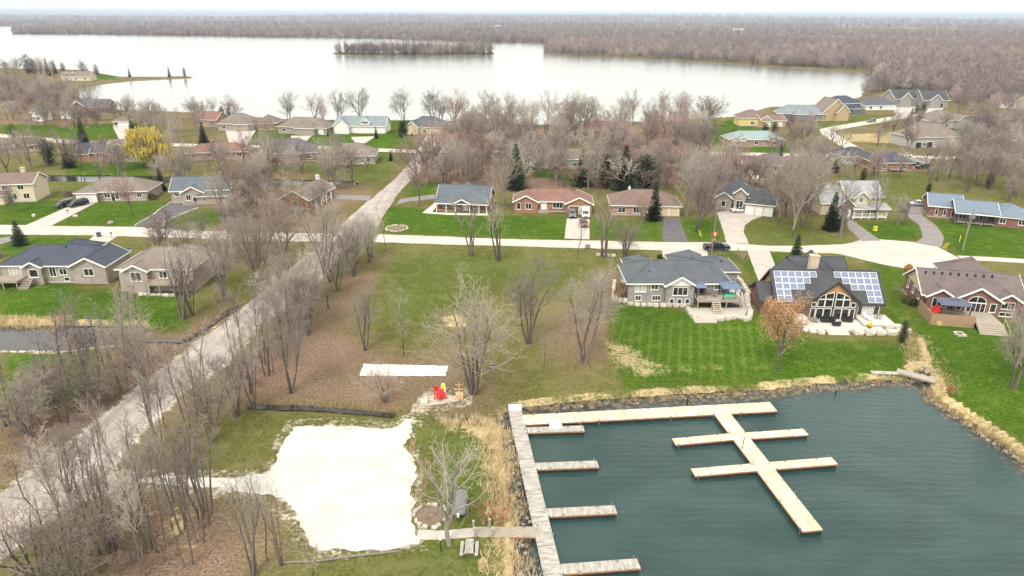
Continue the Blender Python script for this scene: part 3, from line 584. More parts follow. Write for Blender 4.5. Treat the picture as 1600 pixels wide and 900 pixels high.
def door(root, blk, face, t, w, h, material='door_brown', name='door', z0=0.0):
    o, u, nr, L = face_frame(blk, face); c = o + u*(t*L) + Vector((0,0,z0)); up = Vector((0,0,1)); dm = MB()
    rows = 4 if name == 'garage_door' else 1
    dm.obox(c + up*h/2 + nr*0.02, u*w/2, nr*0.02, up*h/2)
    for i in range(rows):
        for j in range(4 if rows > 1 else 1):
            k = 4 if rows > 1 else 1
            dm.obox(c + u*(-w/2 + w*(j+0.5)/k) + up*(h*(i+0.5)/rows) + nr*0.045, u*(w/k/2-0.06), nr*0.012, up*(h/rows/2-0.05))
    do = dm.build(name, M[material], root); fm = MB()
    fm.bar(c - u*(w/2+0.07) + nr*0.03, c - u*(w/2+0.07) + up*(h+0.12) + nr*0.03, 0.14, 0.1); fm.bar(c + u*(w/2+0.07) + nr*0.03, c + u*(w/2+0.07) + up*(h+0.12) + nr*0.03, 0.14, 0.1)
    fm.bar(c - u*(w/2) + up*(h+0.07) + nr*0.03, c + u*(w/2) + up*(h+0.07) + nr*0.03, 0.1, 0.14); fm.build('door_frame', M['trim'], do)
    if rows == 1:
        hm = MB(); hm.obox(c + u*(w*0.38) + up*1.0 + nr*0.08, u*0.03, nr*0.03, up*0.08); hm.build('handle', M['metal'], do)
    return do
def chimney(root, x, y, z0, z1, w=0.9, d=0.7, material='chim', pots=1):
    cm = MB(); cm.box(x-w/2, x+w/2, y-d/2, y+d/2, z0, z1); cm.box(x-w/2-0.08, x+w/2+0.08, y-d/2-0.08, y+d/2+0.08, z1, z1+0.14)
    co = cm.build('chimney', M[material], root); pm = MB()
    for i in range(pots): pm.cyl((x + (i-(pots-1)/2)*0.45, y), 0.13, z1+0.14, z1+0.55, 8)
    pm.build('flue', M[material], co); return co
def house(name, label, A, B, blocks, wall, roof, feats=(), trim='trim', group=None, rot=None, cat='house', plinth=True):
    a, b = P(*A), P(*B); u = b - a; Wd = u.length if rot is None else u.length
    rz = math.atan2(u.y, u.x) if rot is None else rot
    root = empty(name, a, rz); tag(root, label, cat, group)
    rm, fm, wm = MB(), MB(), {}
    bl = []
    for i, k in enumerate(blocks):
        x0, x1 = k[0]*Wd, k[1]*Wd; e = 0.003 * i
        bl.append((x0+e, x1-e, k[2]+e, k[3]-e, k[4], k[5], k[6], k[7] if len(k) > 7 else wall))
    for i, k in enumerate(bl):
        key = k[7]
        if key not in wm: wm[key] = MB()
        if key != 'none':
            wm[key].box(k[0], k[1], k[2], k[3], -0.1, k[4])
        add_roof(rm, fm, wm[key], k, 0.004 * i)
    fx0, fx1 = min(k[0] for k in bl)-1, max(k[1] for k in bl)+1; fy0, fy1 = min(k[2] for k in bl)-2.5, max(k[3] for k in bl)+1
    FOOT.append(np.array([[a.x+math.cos(rz)*x-math.sin(rz)*y, a.y+math.sin(rz)*x+math.cos(rz)*y] for x, y in ((fx0,fy0),(fx1,fy0),(fx1,fy1),(fx0,fy1))]))
    for key, mbb in wm.items():
        if mbb.v: mbb.build('wall', M[key if key != 'none' else wall], root)
    rm.build('roof', M[roof], root); fm.build('fascia', M[trim], root)
    if plinth and bl[0][7] != 'none':
        pm = MB(); k = bl[0]; pm.box(k[0]-0.05, k[1]+0.05, k[2]-0.05, k[3]+0.05, -0.1, 0.28); pm.build('foundation', M['concrete'], root)
    for f in feats:
        k = f[0]
        if k == 'w': window(root, bl[f[1]], *f[2:])
        elif k == 'd': door(root, bl[f[1]], *f[2:])
        elif k == 'g': door(root, bl[f[1]], f[2], f[3], f[4], f[5], f[6], 'garage_door')
        elif k == 'c': chimney(root, f[1]*Wd, *f[2:])
        elif k == 'p':     # porch posts along a line
            for x in f[1]:
                pm = MB(); pm.box(x*Wd-0.09, x*Wd+0.09, f[2]-0.09, f[2]+0.09, 0, f[3]); pm.build('post', M[f[4]], root)
        elif k == 'deck':  # x0,x1,y0,y1,z, posts and boards
            x0, x1 = f[1]*Wd, f[2]*Wd; y0, y1, z = f[3], f[4], f[5]; dm = MB(); y = y0
            while y < y1 - 0.02: dm.box(x0, x1, y, min(y+0.2, y1)-0.015, z-0.04, z); y += 0.2
            dm.box(x0+0.03, x1-0.03, y0+0.03, y1-0.03, z-0.24, z-0.05)
            do = dm.build('deck', M[f[6]], root); pm = MB(); n = max(2, int((x1-x0)/2.2)+1)
            for i in range(n): x = x0+0.1+(x1-x0-0.2)*i/(n-1); pm = MB(); pm.box(x-0.08, x+0.08, y0+0.05, y0+0.21, 0, z-0.24); pm.build('deck_post', M[f[6]], do)
            pass
            if len(f) > 7 and f[7]:
                rl = MB(); rl.bar((x0,y0+0.05,z+0.95),(x1,y0+0.05,z+0.95),0.1,0.06); rl.bar((x0,y0+0.05,z+0.12),(x1,y0+0.05,z+0.12),0.06,0.05)
                for s in (x0+0.05, x1-0.05): rl.bar((s,y0,z+0.95),(s,y1,z+0.95),0.1,0.06); rl.bar((s,y0,z+0.12),(s,y1,z+0.12),0.06,0.05)
                k2 = int((x1-x0)/0.35)
                for i in range(k2+1): x = x0+(x1-x0)*i/k2; rl.box(x-0.025, x+0.025, y0+0.02, y0+0.08, z, z+0.95)
                rl.build('railing', M[f[7]], do)
        elif k == 'steps':
            x0, x1 = f[1]*Wd, f[2]*Wd; y1, z, n = f[3], f[4], f[5]; sm = MB()
            for i in range(n): sm.box(x0, x1, y1-0.32*(i+1), y1-0.32*i+0.03, z*(n-i-1)/n - 0.02, z*(n-i-1)/n + 0.06); 
            for x in (x0, x1): sm.bar((x, y1, z-0.15), (x, y1-0.32*n, 0.0), 0.08, 0.3)
            sm.build('steps', M[f[6]], root)
        elif k == 'vent':
            vm = MB(); vm.cyl((f[1]*Wd, f[2]), 0.16, f[3]-0.3, f[3]+0.25, 8); vm.build('roof_vent', M['black'], root)
        elif k == 'dormer':
            x, y, zb, w, d, h, pt = f[1]*Wd, f[2], f[3], f[4], f[5], f[6], f[7]
            dw, dr, dfm = MB(), MB(), MB(); blk = (x-w/2, x+w/2, y, y+d, zb+h, 'gy', pt)
            dw.box(x-w/2, x+w/2, y, y+d, zb-0.6, zb+h); add_roof(dr, dfm, dw, blk, 0.01)
            do = dw.build('dormer', M[f[8]], root); dr.build('roof', M[roof], do); dfm.build('fascia', M[trim], do)
            o_, u_, n_, L_ = face_frame(blk, 'f'); wmn = MB(); c = o_+u_*L_/2+Vector((0,0,zb+h*0.5))
            wmn.obox(c+n_*0.03, u_*w*0.3, n_*0.03, Vector((0,0,h*0.4))); wmn.build('window', M['glass'], do)
        elif k == 'patch':   # siding panel set on a gable: picture of its own colour
            pts = [Vector((p[0]*Wd if f[3] == 'f' else p[0], p[1], p[2])) for p in f[1]]; gm = MB(); gm.poly(pts); gm.build('gable_panel', M[f[2]], root)
    return root, bl, Wd

w = lambda i, face, t, z, ww, hh, n=2, g='glass', ar=False: ('w', i, face, t, z, ww, hh, n, g, ar)
# --- the three houses by the bay
GH, gb, gw = house('grey_house', 'grey stone bungalow with hipped slate-grey roof and white gable behind the striped lawn', (980,473), (1137,473),
 [(0,1.0,0,9.5,3.95,'hip',0.52), (0.36,0.635,-1.3,6,3.97,'gy',0.6), (0.56,0.92,3.5,15.5,3.9,'hip',0.62), (0.86,1.2,7,14.5,3.6,'hip',0.5), (0.06,0.34,4,13.5,3.85,'hip',0.6)], 'stone_grey', 'r_grey',
 [w(0,'f',0.12,2.9,1.9,1.5,3,'curtain'), w(0,'f',0.26,3.1,1.2,1.0), w(0,'f',0.105,0.95,1.0,0.9), w(0,'f',0.285,0.95,1.5,0.9,3), w(1,'f',0.5,2.75,2.6,1.5,3), w(1,'f',0.22,0.85,0.75,0.9,1), w(1,'f',0.5,0.8,0.75,0.9,1), w(1,'f',0.78,0.85,0.75,0.9,1),
  w(0,'f',0.735,2.75,1.3,2.0,2), w(0,'f',0.88,3.05,1.0,0.9), w(0,'l',0.4,2.6,1.1,1.1), w(0,'l',0.7,2.6,1.1,1.1), w(0,'f',0.66,2.75,0.8,1.9,1),
  ('deck',0.645,1.07,-3.4,-0.05,1.75,'deck',None), ('steps',0.785,0.855,-3.4,1.75,7,'deck_pale'), ('vent',0.22,2.2,5.1), ('vent',0.92,1.6,4.6), ('vent',1.05,9,4.8)])
gm = MB(); k = gb[1]; gm.poly([(k[0]+0.05,k[2]-0.006,k[4]-0.15),(k[1]-0.05,k[2]-0.006,k[4]-0.15),((k[0]+k[1])/2,k[2]-0.006,k[4]+0.6*(k[1]-k[0])/2-0.1)]); gm.build('gable_panel', M['s_white'], GH)
rl = MB(); X0, X1 = 0.645*gw, 1.07*gw
for (x0, x1) in ((X0, 0.785*gw), (0.855*gw, X1)):
    rl.bar((x0,-3.35,2.68),(x1,-3.35,2.68),0.1,0.06); n = int((x1-x0)/0.35)
    for i in range(n+1): x = x0+(x1-x0)*i/n; rl.box(x-0.025,x+0.025,-3.38,-3.32,1.75,2.68)
rl.bar((X1,-3.35,2.68),(X1,-0.1,2.68),0.1,0.06)
rl.build('railing', M['deck_pale'], GH)
tw = MB(); [tw.box(0.86*gw, X1-0.1, -3.2, -0.2, 0.0, 0.05)]; tw.build('under_deck_slab', M['mulch'], GH)  # dark slab lying on the ground beneath the deck
# deck furniture of the grey house
def gazebo(name, label, loc, rz, wx, wy, h, roofm, post=0.12, curtain=None):
    r = empty(name, loc, rz); tag(r, label, 'gazebo')
    for sx in (-1, 1):
        for sy in (-1, 1):
            pm = MB(); pm.box(sx*wx/2-post/2, sx*wx/2+post/2, sy*wy/2-post/2, sy*wy/2+post/2, 0, h); pm.build('post', M['black'], r)
    rm = MB(); o = 0.25; e = [(-wx/2-o,-wy/2-o,h),(wx/2+o,-wy/2-o,h),(wx/2+o,wy/2+o,h),(-wx/2-o,wy/2+o,h)]; q = 0.32
    t = [(-wx*q,-wy*q*0.6,h+0.55),(wx*q,-wy*q*0.6,h+0.55),(wx*q,wy*q*0.6,h+0.55),(-wx*q,wy*q*0.6,h+0.55)]
    rm.add(e + t, [(0,1,5,4),(1,2,6,5),(2,3,7,6),(3,0,4,7),(4,5,6,7),(3,2,1,0)]); ro = rm.build('roof', M[roofm], r)
    cm = MB(); q *= 0.7; cm.add([(-wx*q,-wy*q*.6,h+0.62),(wx*q,-wy*q*.6,h+0.62),(wx*q,wy*q*.6,h+0.62),(-wx*q,wy*q*.6,h+0.62),(-wx*q*.4,0,h+0.85),(wx*q*.4,0,h+0.85)], [(0,1,5,4),(1,2,5),(2,3,4,5),(3,0,4),(3,2,1,0)]); cm.build('roof_cap', M[roofm], ro)
    bm_ = MB()
    for sy in (-1, 1): bm_.bar((-wx/2,sy*wy/2,h-0.05),(wx/2,sy*wy/2,h-0.05),0.1,0.14)
    for sx in (-1, 1): bm_.bar((sx*wx/2,-wy/2,h-0.05),(sx*wx/2,wy/2,h-0.05),0.1,0.14)
    bm_.build('beam', M['black'], r)
    return r
M['tarp_blue'] = mat('blue_gazebo_steel', (0.1,0.135,0.22), 0.5, 0.1); M['teal_cover'] = mat('teal_furniture_cover', (0.03,0.3,0.2), 0.7, 0.3, 2.5); M['navy'] = mat('navy_steel', (0.07,0.085,0.12), 0.5, 0.1)
def on(root, x, y, z): return root.matrix_world @ Vector((x, y, z))
bpy.context.view_layer.update()
grz = GH.rotation_euler.z
gazebo('gazebo', 'small blue-roofed gazebo over a green cover on the grey house deck', on(GH, 0.975*gw, -1.7, 1.76), grz, 3.0, 2.6, 2.2, 'tarp_blue')
gazebo('grill_gazebo', 'narrow blue-roofed grill shelter beside the grey house patio door', on(GH, 0.685*gw, -1.5, 1.76), grz, 1.5, 1.6, 2.1, 'tarp_blue')
cv = MB(); rr = random.Random(4)
ring = lambda z, s: [(s*1.15*math.copysign(abs(math.cos(a))**0.5, math.cos(a))+rr.uniform(-.04,.04), s*0.75*math.copysign(abs(math.sin(a))**0.5, math.sin(a))+rr.uniform(-.04,.04), z+rr.uniform(-.05,.05)) for a in [2*math.pi*i/16 for i in range(16)]]
vs = ring(0.02,1.0)+ring(0.55,0.98)+ring(0.85,0.85)+[(0,0,0.98)]
cv.add(vs, [(l*16+i, l*16+(i+1)%16, (l+1)*16+(i+1)%16, (l+1)*16+i) for l in range(2) for i in range(16)] + [(32+i, 32+(i+1)%16, 48) for i in range(16)])
tag(cv.build('covered_furniture', M['teal_cover'], None, on(GH, 0.97*gw, -1.9, 1.76), grz, True), 'crumpled green cover over furniture under the small deck gazebo', 'furniture cover')
def chair(name, label, loc, rz, material, s=1.0, group=None, lounge=False, cat='chair'):
    r = empty(name, loc, rz); tag(r, label, cat, group); z = 0.4*s
    sm = MB(); sm.obox((0,0,z), (0.32*s,0,0), (0,0.32*s,0.04*s), (0,0,0.05*s)); sm.build('seat', M[material], r)
    bm_ = MB()
    for i in range(5): x = (-0.26+0.13*i)*s; bm_.obox((x,0.38*s,z+0.38*s), (0.055*s,0,0), (0,0.1*s,0.36*s*(1-0.12*abs(i-2)/2)), (0,0.02*s,-0.006*s))
    bm_.build('backrest', M[material], r)
    for sx in (-1, 1):
        am = MB(); am.obox((sx*0.38*s,0,z+0.24*s),(0.07*s,0,0),(0,0.36*s,0),(0,0,0.025*s)); am.build('armrest', M[material], r)
        for y in (-0.3, 0.3): lm = MB(); lm.box((sx*0.38-0.035)*s,(sx*0.38+0.035)*s,(y-0.035)*s,(y+0.035)*s,0,z+0.22*s); lm.build('leg', M[material], r)
    return r
M['wicker'] = mat('brown_wicker', (0.16,0.13,0.115), 0.8, 0.3, 6)
chair('deck_chair', 'left of two brown wicker chairs on the grey house deck', on(GH, 0.755*gw, -1.3, 1.76), grz, 'wicker', 1.1, 'wicker chairs on the grey house deck')
chair('deck_chair', 'right of two brown wicker chairs on the grey house deck', on(GH, 0.815*gw, -1.3, 1.76), grz, 'wicker', 1.1, 'wicker chairs on the grey house deck')

# armour stone walls: every stone is a piece of its wall
def stone_mesh(seed):
    r = random.Random(seed); mb = MB(); vs = []
    for z, s in ((-0.5,0.94),(0.12,1.0),(0.42,0.9),(0.5,0.72)):
        for i in range(8):
            a = 2*math.pi*(i+0.5)/8; p = 0.35
            x = math.copysign(abs(math.cos(a))**p, math.cos(a))*0.5*s; y = math.copysign(abs(math.sin(a))**p, math.sin(a))*0.5*s
            vs.append((x+r.uniform(-.05,.05), y+r.uniform(-.05,.05), z+r.uniform(-.04,.04)))
    fs = [(l*8+i, l*8+(i+1)%8, (l+1)*8+(i+1)%8, (l+1)*8+i) for l in range(3) for i in range(8)] + [tuple(24+i for i in range(8))]
    mb.add(vs, fs); return mb
STONES = [stone_mesh(i).mesh('stone', M['rock']) for i in range(6)]; DSTONES = [stone_mesh(i+20).mesh('stone', M['rock_dark']) for i in range(4)]
def stone_wall(label, pts, size=(1.1,0.75,0.6), z=0.0, seed=1, world_pts=None, name='stone_wall', meshes=STONES, gap=0.04, courses=1):
    r = random.Random(seed); q = world_pts or [P(*p) for p in pts]
    root = empty(name, (q[0].x, q[0].y, 0)); tag(root, label, 'stone wall')
    for cz in range(courses):
        dist = 0.0
        for a, b in zip(q, q[1:]):
            d = b - a; L = math.hypot(d.x, d.y); n = max(1, round(L / size[0])); ang = math.atan2(d.y, d.x)
            for i in range(n):
                p = a + d * ((i+0.5)/n)
                o = link('stone', r.choice(meshes), root, (p.x-q[0].x+r.uniform(-.06,.06), p.y-q[0].y+r.uniform(-.06,.06), z + cz*size[2]*0.96 + size[2]*0.42), ang + r.uniform(-.12,.12))
                o.scale = (L/n - gap + r.uniform(-.05,.05), size[1]*r.uniform(.85,1.2), size[2]*r.uniform(.85,1.15))
    return root
stone_wall('row of pale armour stones edging the mulch bed below the grey house', [(981,476),(1000,478),(1030,478.5),(1072,479)], (1.2,0.7,0.6), seed=2)
stone_wall('short white stone wall enclosing shrubs left of the grey house', [(960,442),(958,470),(980,473)], (1.0,0.6,0.9), seed=3)
stone_wall('curved pale boulder wall around the front of the grey house patio', [(1074,483),(1078,492),(1088,499)], (1.1,0.9,0.75), seed=4)
stone_wall('pale boulders along the lower edge of the grey house patio', [(1117,500),(1132,500),(1150,497)], (1.3,0.9,0.7), seed=5)
stone_wall('line of big pale boulders bordering the grey house side path', [(1146,432),(1158,444),(1168,460),(1167,478),(1172,488),(1170,500),(1160,502)], (1.2,0.9,0.8), seed=6)
stone_wall('low stone seat under the bare tree cluster beside the cross road', [(931,399),(962,401)], (1.0,0.6,0.55), seed=8)
sheet('patio_paving', W([(1075,482),(1080,495),(1100,500),(1150,497),(1162,500),(1168,485),(1160,458),(1145,436),(1136,432),(1137,473),(1160,478),(1160,482)]), 0.16, M['paver'], 0.0, thick=0.3)
sheet('mulch_bed', W([(982,471),(1075,472),(1074,478),(982,476)]), 0.07, M['mulch'], 0.05)
ps = empty('patio_steps', P(1100,500)); tag(ps, 'broad stone steps down from the grey house patio to the lawn', 'steps')
for i in range(3):
    sm = MB(); sm.box(-1.9,1.9,-0.45*i-0.4,-0.45*i+0.06,-0.02,0.45-0.14*i); sm.build('step', M['paver'], ps)

# --- A-frame with solar panels
AH, ab, aw = house('solar_panel_house', 'brown house with tall glass gable, grey roofs and two solar arrays by the bay', (1212,497), (1376,500),
 [(0,1,0.6,9.4,3.0,'gx',0.92), (0.27,0.735,-0.9,9.0,3.6,'gy',0.86), (0.2,0.5,7,15,3.3,'gy',1.0), (0.42,0.8,6.5,16,3.4,'gy',1.05), (0.36,0.9,11,18,3.5,'gx',0.8), (-0.12,0.02,2,8,2.6,'gx',0.7)], 'stone_dark', 'r_char',
 [w(0,'f',0.11,1.6,1.7,1.4), w(0,'f',0.8,1.25,0.75,2.2,1), w(0,'f',0.955,1.25,0.9,2.2,1), w(0,'f',0.875,1.3,1.5,2.3,3,'curtain'), ('c',0.44,7.2,5.5,9.0,1.5,1.1,'chim',2)], trim='trim_dark')
kb = ab[1]; gx = lambda t: kb[0] + t*(kb[1]-kb[0]); yf = kb[2]
gm = MB(); hgt = 3.6 + 0.86*(kb[1]-kb[0])/2
gm.poly([(gx(0.17),yf-0.006,4.75),(gx(0.83),yf-0.006,4.75),(gx(0.5),yf-0.006,hgt-0.12)]); gm.build('gable_panel', M['s_ochre'], AH)
def glasswall(panes):
    for (t0,t1,z0,z1,zt) in panes:
        fr = MB(); x0, x1 = gx(t0), gx(t1); b = 0.09; y = yf-0.05
        tl, tr = (z1, z1) if zt is None else zt
        for p, q in (((x0,y,z0),(x1,y,z0)),((x0,y,tl),(x1,y,tr)),((x0,y,z0),(x0,y,tl)),((x1,y,z0),(x1,y,tr))): fr.bar(p,q,b,0.1)
        wo = fr.build('window', M['frame'], AH); pm = MB(); pm.poly([(x0,yf-0.03,z0),(x1,yf-0.03,z0),(x1,yf-0.03,tr),(x0,yf-0.03,tl)]); pm.build('pane', M['glass'], wo)
glasswall([(0.055,0.15,0.25,2.35,None),(0.17,0.31,0.25,2.35,None),(0.32,0.475,0.25,2.35,None),(0.525,0.68,0.25,2.35,None),(0.69,0.83,0.25,2.35,None),(0.85,0.945,0.25,2.35,None),
 (0.055,0.15,2.65,3.45,None),(0.85,0.945,2.65,3.45,None),(0.18,0.31,2.65,4.0,None),(0.32,0.475,2.65,4.0,None),(0.525,0.68,2.65,4.0,None),(0.69,0.82,2.65,4.0,None),
 (0.2,0.31,4.08,5.0,(4.45,4.95)),(0.32,0.475,4.08,5.2,(5.0,5.3)),(0.525,0.68,4.08,5.2,(5.3,5.0)),(0.69,0.8,4.08,5.0,(4.95,4.45))])
bmk = MB(); bmk.box(gx(0.49),gx(0.51),yf-0.09,yf-0.02,0.2,5.4); bmk.box(gx(0.04),gx(0.96),yf-0.085,yf-0.02,2.42,2.58); bmk.build('mullion', M['trim_dark'], AH)
for t, yy in ((0.0, 1), (1.0, -1)):
    k = ab[0]; gm = MB(); x = (k[0]-0.006) if t == 0 else (k[1]+0.006); gm.poly([(x,k[2]+0.3,k[4]),(x,k[3]-0.3,k[4]),(x,(k[2]+k[3])/2,k[4]+0.92*4.2)]); gm.build('gable_panel', M['s_ochre'], AH)
# the solar panels lie on the two front slopes
m, nt, b = newmat('solar_cells', 0.18); tcx = nd(nt, 'ShaderNodeTexCoord'); b.inputs['Base Color'].default_value = (0.2,0.24,0.36,1)
bt = nd(nt, 'ShaderNodeTexBrick'); bt.offset = 0.0; bt.inputs['Scale'].default_value = 1.0; bt.inputs['Brick Width'].default_value = 0.25; bt.inputs['Row Height'].default_value = 0.25; bt.inputs['Mortar Size'].default_value = 0.008
bt.inputs['Color1'].default_value = (0.135,0.16,0.245,1); bt.inputs['Color2'].default_value = (0.16,0.185,0.27,1); bt.inputs['Mortar'].default_value = (0.3,0.32,0.4,1)
nt.links.new(tcx.outputs['Object'], bt.inputs['Vector']); nt.links.new(bt.outputs['Color'], b.inputs['Base Color']); M['solar'] = m
pmb = MB(); pmb.box(-0.5,0.5,-0.5,0.5,-0.02,0.02); SOL = pmb.mesh('solar_panel', M['solar'])
fmb = MB()
for p, q in (((-.5,-.5),(.5,-.5)),((-.5,.5),(.5,.5)),((-.5,-.5),(-.5,.5)),((.5,-.5),(.5,.5))): fmb.bar((p[0],p[1],0.025),(q[0],q[1],0.025),0.05,0.04)
SOLF = fmb.mesh('panel_frame', M['frame'])
kk = ab[0]; pit = 0.92; slope = math.atan(pit); sl = math.cos(slope); ridge_y = (kk[2]+kk[3])/2; topz = kk[4] + pit*(kk[3]-kk[2])/2 + 0.2
def panels(x0, dx, rowsdef, ph):
    for r_, (c0, c1) in enumerate(rowsdef):
        for c in range(c0, c1):
            s = 0.55 + ph*(r_+0.5); x = x0 + dx*(c+0.5)
            o = link('solar_panel', SOL, AH, (x, ridge_y - s*sl, topz - s*math.sin(slope) + 0.12)); o.rotation_euler = (slope, 0, 0); o.scale = (dx-0.05, ph-0.05, 1)
            f = link('panel_frame', SOLF, o); f.scale = (1,1,1)
panels(0.05, 1.22, [(0,6),(0,5),(0,4),(0,2),(0,2)], 1.18)
panels(kk[1]-6*1.22-0.05, 1.22, [(0,6),(1,6),(2,6),(4,6),(4,6)], 1.18)
# terrace of the solar house
bpy.context.view_layer.update(); arz = AH.rotation_euler.z
TR = empty('stone_terrace', AH.location, arz); tag(TR, 'pale flagstone terrace below the glass gable, with steps and boulder edge', 'terrace')
for (x0,x1,y0,y1,z) in ((0.16,0.9,-5.2,-0.95,0.42),(0.02,0.28,-3.6,0.4,0.75),(0.74,1.04,-3.9,0.4,0.8)):
    mb = MB(); nx = max(2,int((x1-x0)*aw/1.1)); ny = max(2,int((y1-y0)/0.9)); r5 = random.Random(int(x0*100))
    mb.box(x0*aw+0.02, x1*aw-0.02, y0+0.02, y1-0.02, -0.05, z-0.05); mb.build('terrace_base', M['rock'], TR)
    mb = MB()
    for i in range(nx):
        for j in range(ny):
            a0, a1 = (x0+(x1-x0)*i/nx)*aw, (x0+(x1-x0)*(i+1)/nx)*aw; b0, b1 = y0+(y1-y0)*j/ny, y0+(y1-y0)*(j+1)/ny
            mb.box(a0+.015,a1-.015,b0+.015,b1-.015,z-0.05,z+r5.uniform(0,0.012))
    mb.build('flagstones', M['paver_pale'], TR)['kind'] = 'stuff'
for i in range(3): mb = MB(); mb.box(0.37*aw,0.56*aw,-5.2-0.4*(i+1),-5.18-0.4*i,-0.02,0.34-0.12*i); mb.build('step', M['paver_pale'], TR)
stone_wall('grey boulder edging right of the terrace steps by the bay', None, (1.6,1.2,0.75), world_pts=[on(AH,0.6*aw,-5.7,0), on(AH,0.8*aw,-5.9,0), on(AH,1.0*aw,-5.6,0), on(AH,1.14*aw,-4.6,0)], seed=12)
stone_wall('second tier of grey boulders at the right end of the terrace', None, (1.5,1.2,0.9), world_pts=[on(AH,0.92*aw,-4.6,0), on(AH,1.1*aw,-3.4,0)], seed=13)
stone_wall('low grey boulders left of the terrace steps by the orange tree', None, (1.5,1.0,0.55), world_pts=[on(AH,0.14*aw,-4.4,0), on(AH,0.2*aw,-5.6,0), on(AH,0.34*aw,-5.9,0)], seed=14)
def sofa(label, loc, rz, wd):
    r = empty('patio_sofa', loc, rz); tag(r, label, 'sofa')
    mb = MB(); mb.box(-wd/2,wd/2,-0.4,0.4,0.08,0.42); mb.build('base', M['black'], r)
    mb = MB(); mb.box(-wd/2,wd/2,0.28,0.45,0.42,0.85); mb.build('backrest', M['black'], r)
    for s in (-1,1): mb = MB(); mb.box(s*wd/2-0.09,s*wd/2+0.09,-0.4,0.3,0.42,0.62); mb.build('armrest', M['black'], r)
    for i in range(max(1,int(wd/0.7))): n = max(1,int(wd/0.7)); mb = MB(); x = -wd/2+wd*(i+0.5)/n; mb.box(x-wd/n/2+.08,x+wd/n/2-.08,-0.36,0.26,0.425,0.52); mb.build('cushion', M['rubber'], r)
    return r
sofa('black outdoor sofa at the centre of the stone terrace', on(AH,0.44*aw,-2.2,0.43), arz, 2.2); sofa('small black outdoor seat in front of the terrace sofa', on(AH,0.49*aw,-3.6,0.43), arz+R(180), 1.2); sofa('black outdoor loveseat near the right window of the terrace', on(AH,0.63*aw,-1.9,0.43), arz-R(10), 1.6)
def table(name, label, loc, rz, wd, dp, h, material):
    r = empty(name, loc, rz); tag(r, label, 'table'); mb = MB(); mb.box(-wd/2,wd/2,-dp/2,dp/2,h-0.05,h); mb.build('tabletop', M[material], r)
    for sx in (-1,1):
        for sy in (-1,1): mb = MB(); mb.box(sx*(wd/2-.08)-.03,sx*(wd/2-.08)+.03,sy*(dp/2-.08)-.03,sy*(dp/2-.08)+.03,0,h-0.05); mb.build('leg', M[material], r)
    return r
table('patio_table', 'round-cornered dark table left of the terrace sofa', on(AH,0.3*aw,-2.4,0.43), arz, 1.5, 1.1, 0.7, 'metal'); table('bistro_table', 'small dark table on the right terrace step beside the lounger', on(AH,0.93*aw,-1.4,0.82), arz, 1.1, 0.9, 0.72, 'metal')
lg = empty('sun_lounger', on(AH,0.82*aw,-1.6,0.82), arz+R(15)); tag(lg, 'white reclining lounger on the right side of the stone terrace', 'lounger')
mb = MB(); mb.box(-0.33,0.33,-1.0,0.3,0.28,0.36); mb.build('seat', M['trim'], lg); mb = MB(); mb.obox((0,0.62,0.58),(0.33,0,0),(0,0.36,0.3),(0,0.02,-0.03)); mb.build('backrest', M['trim'], lg)
for x in (-.28,.28):
    for y in (-.9,.2): mb = MB(); mb.box(x-.03,x+.03,y-.03,y+.03,0,0.28); mb.build('leg', M['trim'], lg)
M['yellow_fl'] = mat('yellow_blossom', (0.7,0.45,0.01), 0.7, 0.2, 5); M['terracotta'] = mat('terracotta', (0.25,0.09,0.04), 0.8, 0.2)
pt = empty('flower_pot', on(AH,0.78*aw,-4.4,0.43), arz); tag(pt, 'terracotta pot of yellow flowers at the terrace edge', 'flower pot')
mb = MB(); mb.tube([Vector((0,0,0)),Vector((0,0,0.35)),Vector((0,0,0.4))],[0.2,0.32,0.34],10,cap=True); mb.build('pot', M['terracotta'], pt)
mb = MB(); rr = random.Random(3)
for i in range(60):
    a, e, q = rr.uniform(0,6.28), rr.uniform(0,1.5), rr.uniform(.25,.45); c = Vector((q*math.cos(a)*math.cos(e), q*math.sin(a)*math.cos(e), 0.42+q*1.2*math.sin(e))); mb.obox(c,(0.07,0,.02),(0,0.07,.01),(0,0,0.04))
mb.build('blossoms', M['yellow_fl'], pt)

# --- brick house at the right
BH, bb, bw = house('brick_gable_house', 'red brick house with brown roof, arched window and fenced deck at the right', (1437,485), (1592,497),
 [(0,1,0,9.5,3.3,'gx',0.62), (0.03,0.285,-0.8,4,3.3,'gy',0.62), (0.285,0.74,-1.4,6,3.3,'gy',0.6), (0.3,0.62,6,13,3.2,'hip',0.7), (0.5,1.02,8,18,3.2,'hip',0.72), (0.72,0.96,-0.6,4,3.2,'gy',0.62)], 'brick_red', 'r_mauve',
 [w(1,'f',0.5,2.1,2.3,1.7,3), w(2,'f',0.13,2.0,0.8,1.7,1), w(2,'f',0.49,1.75,2.9,1.9,4), w(2,'f',0.49,3.35,2.9,1.15,2,'glass',True), w(2,'f',0.86,2.0,0.9,1.5,1), w(5,'f',0.5,2.3,2.0,1.2,2), w(0,'l',0.2,2.3,0.8,1.4,1), w(0,'l',0.5,2.3,0.7,1.4,1), w(0,'l',0.82,2.3,0.8,1.4,1), w(5,'f',0.5,0.7,2.0,0.7,2),
  ('deck',-0.02,0.66,-6.2,-1.45,1.15,'deck',None)] + [('vent',0.06+0.085*i,3.7,6.0) for i in range(9)])
k = bb[0]; gm = MB(); gm.poly([(k[0]-0.006,k[2]+0.1,k[4]),(k[0]-0.006,k[3]-0.1,k[4]),(k[0]-0.006,(k[2]+k[3])/2,k[4]+0.62*4.55)]); gm.build('gable_panel', M['s_cream'], BH)
bpy.context.view_layer.update(); brz = BH.rotation_euler.z
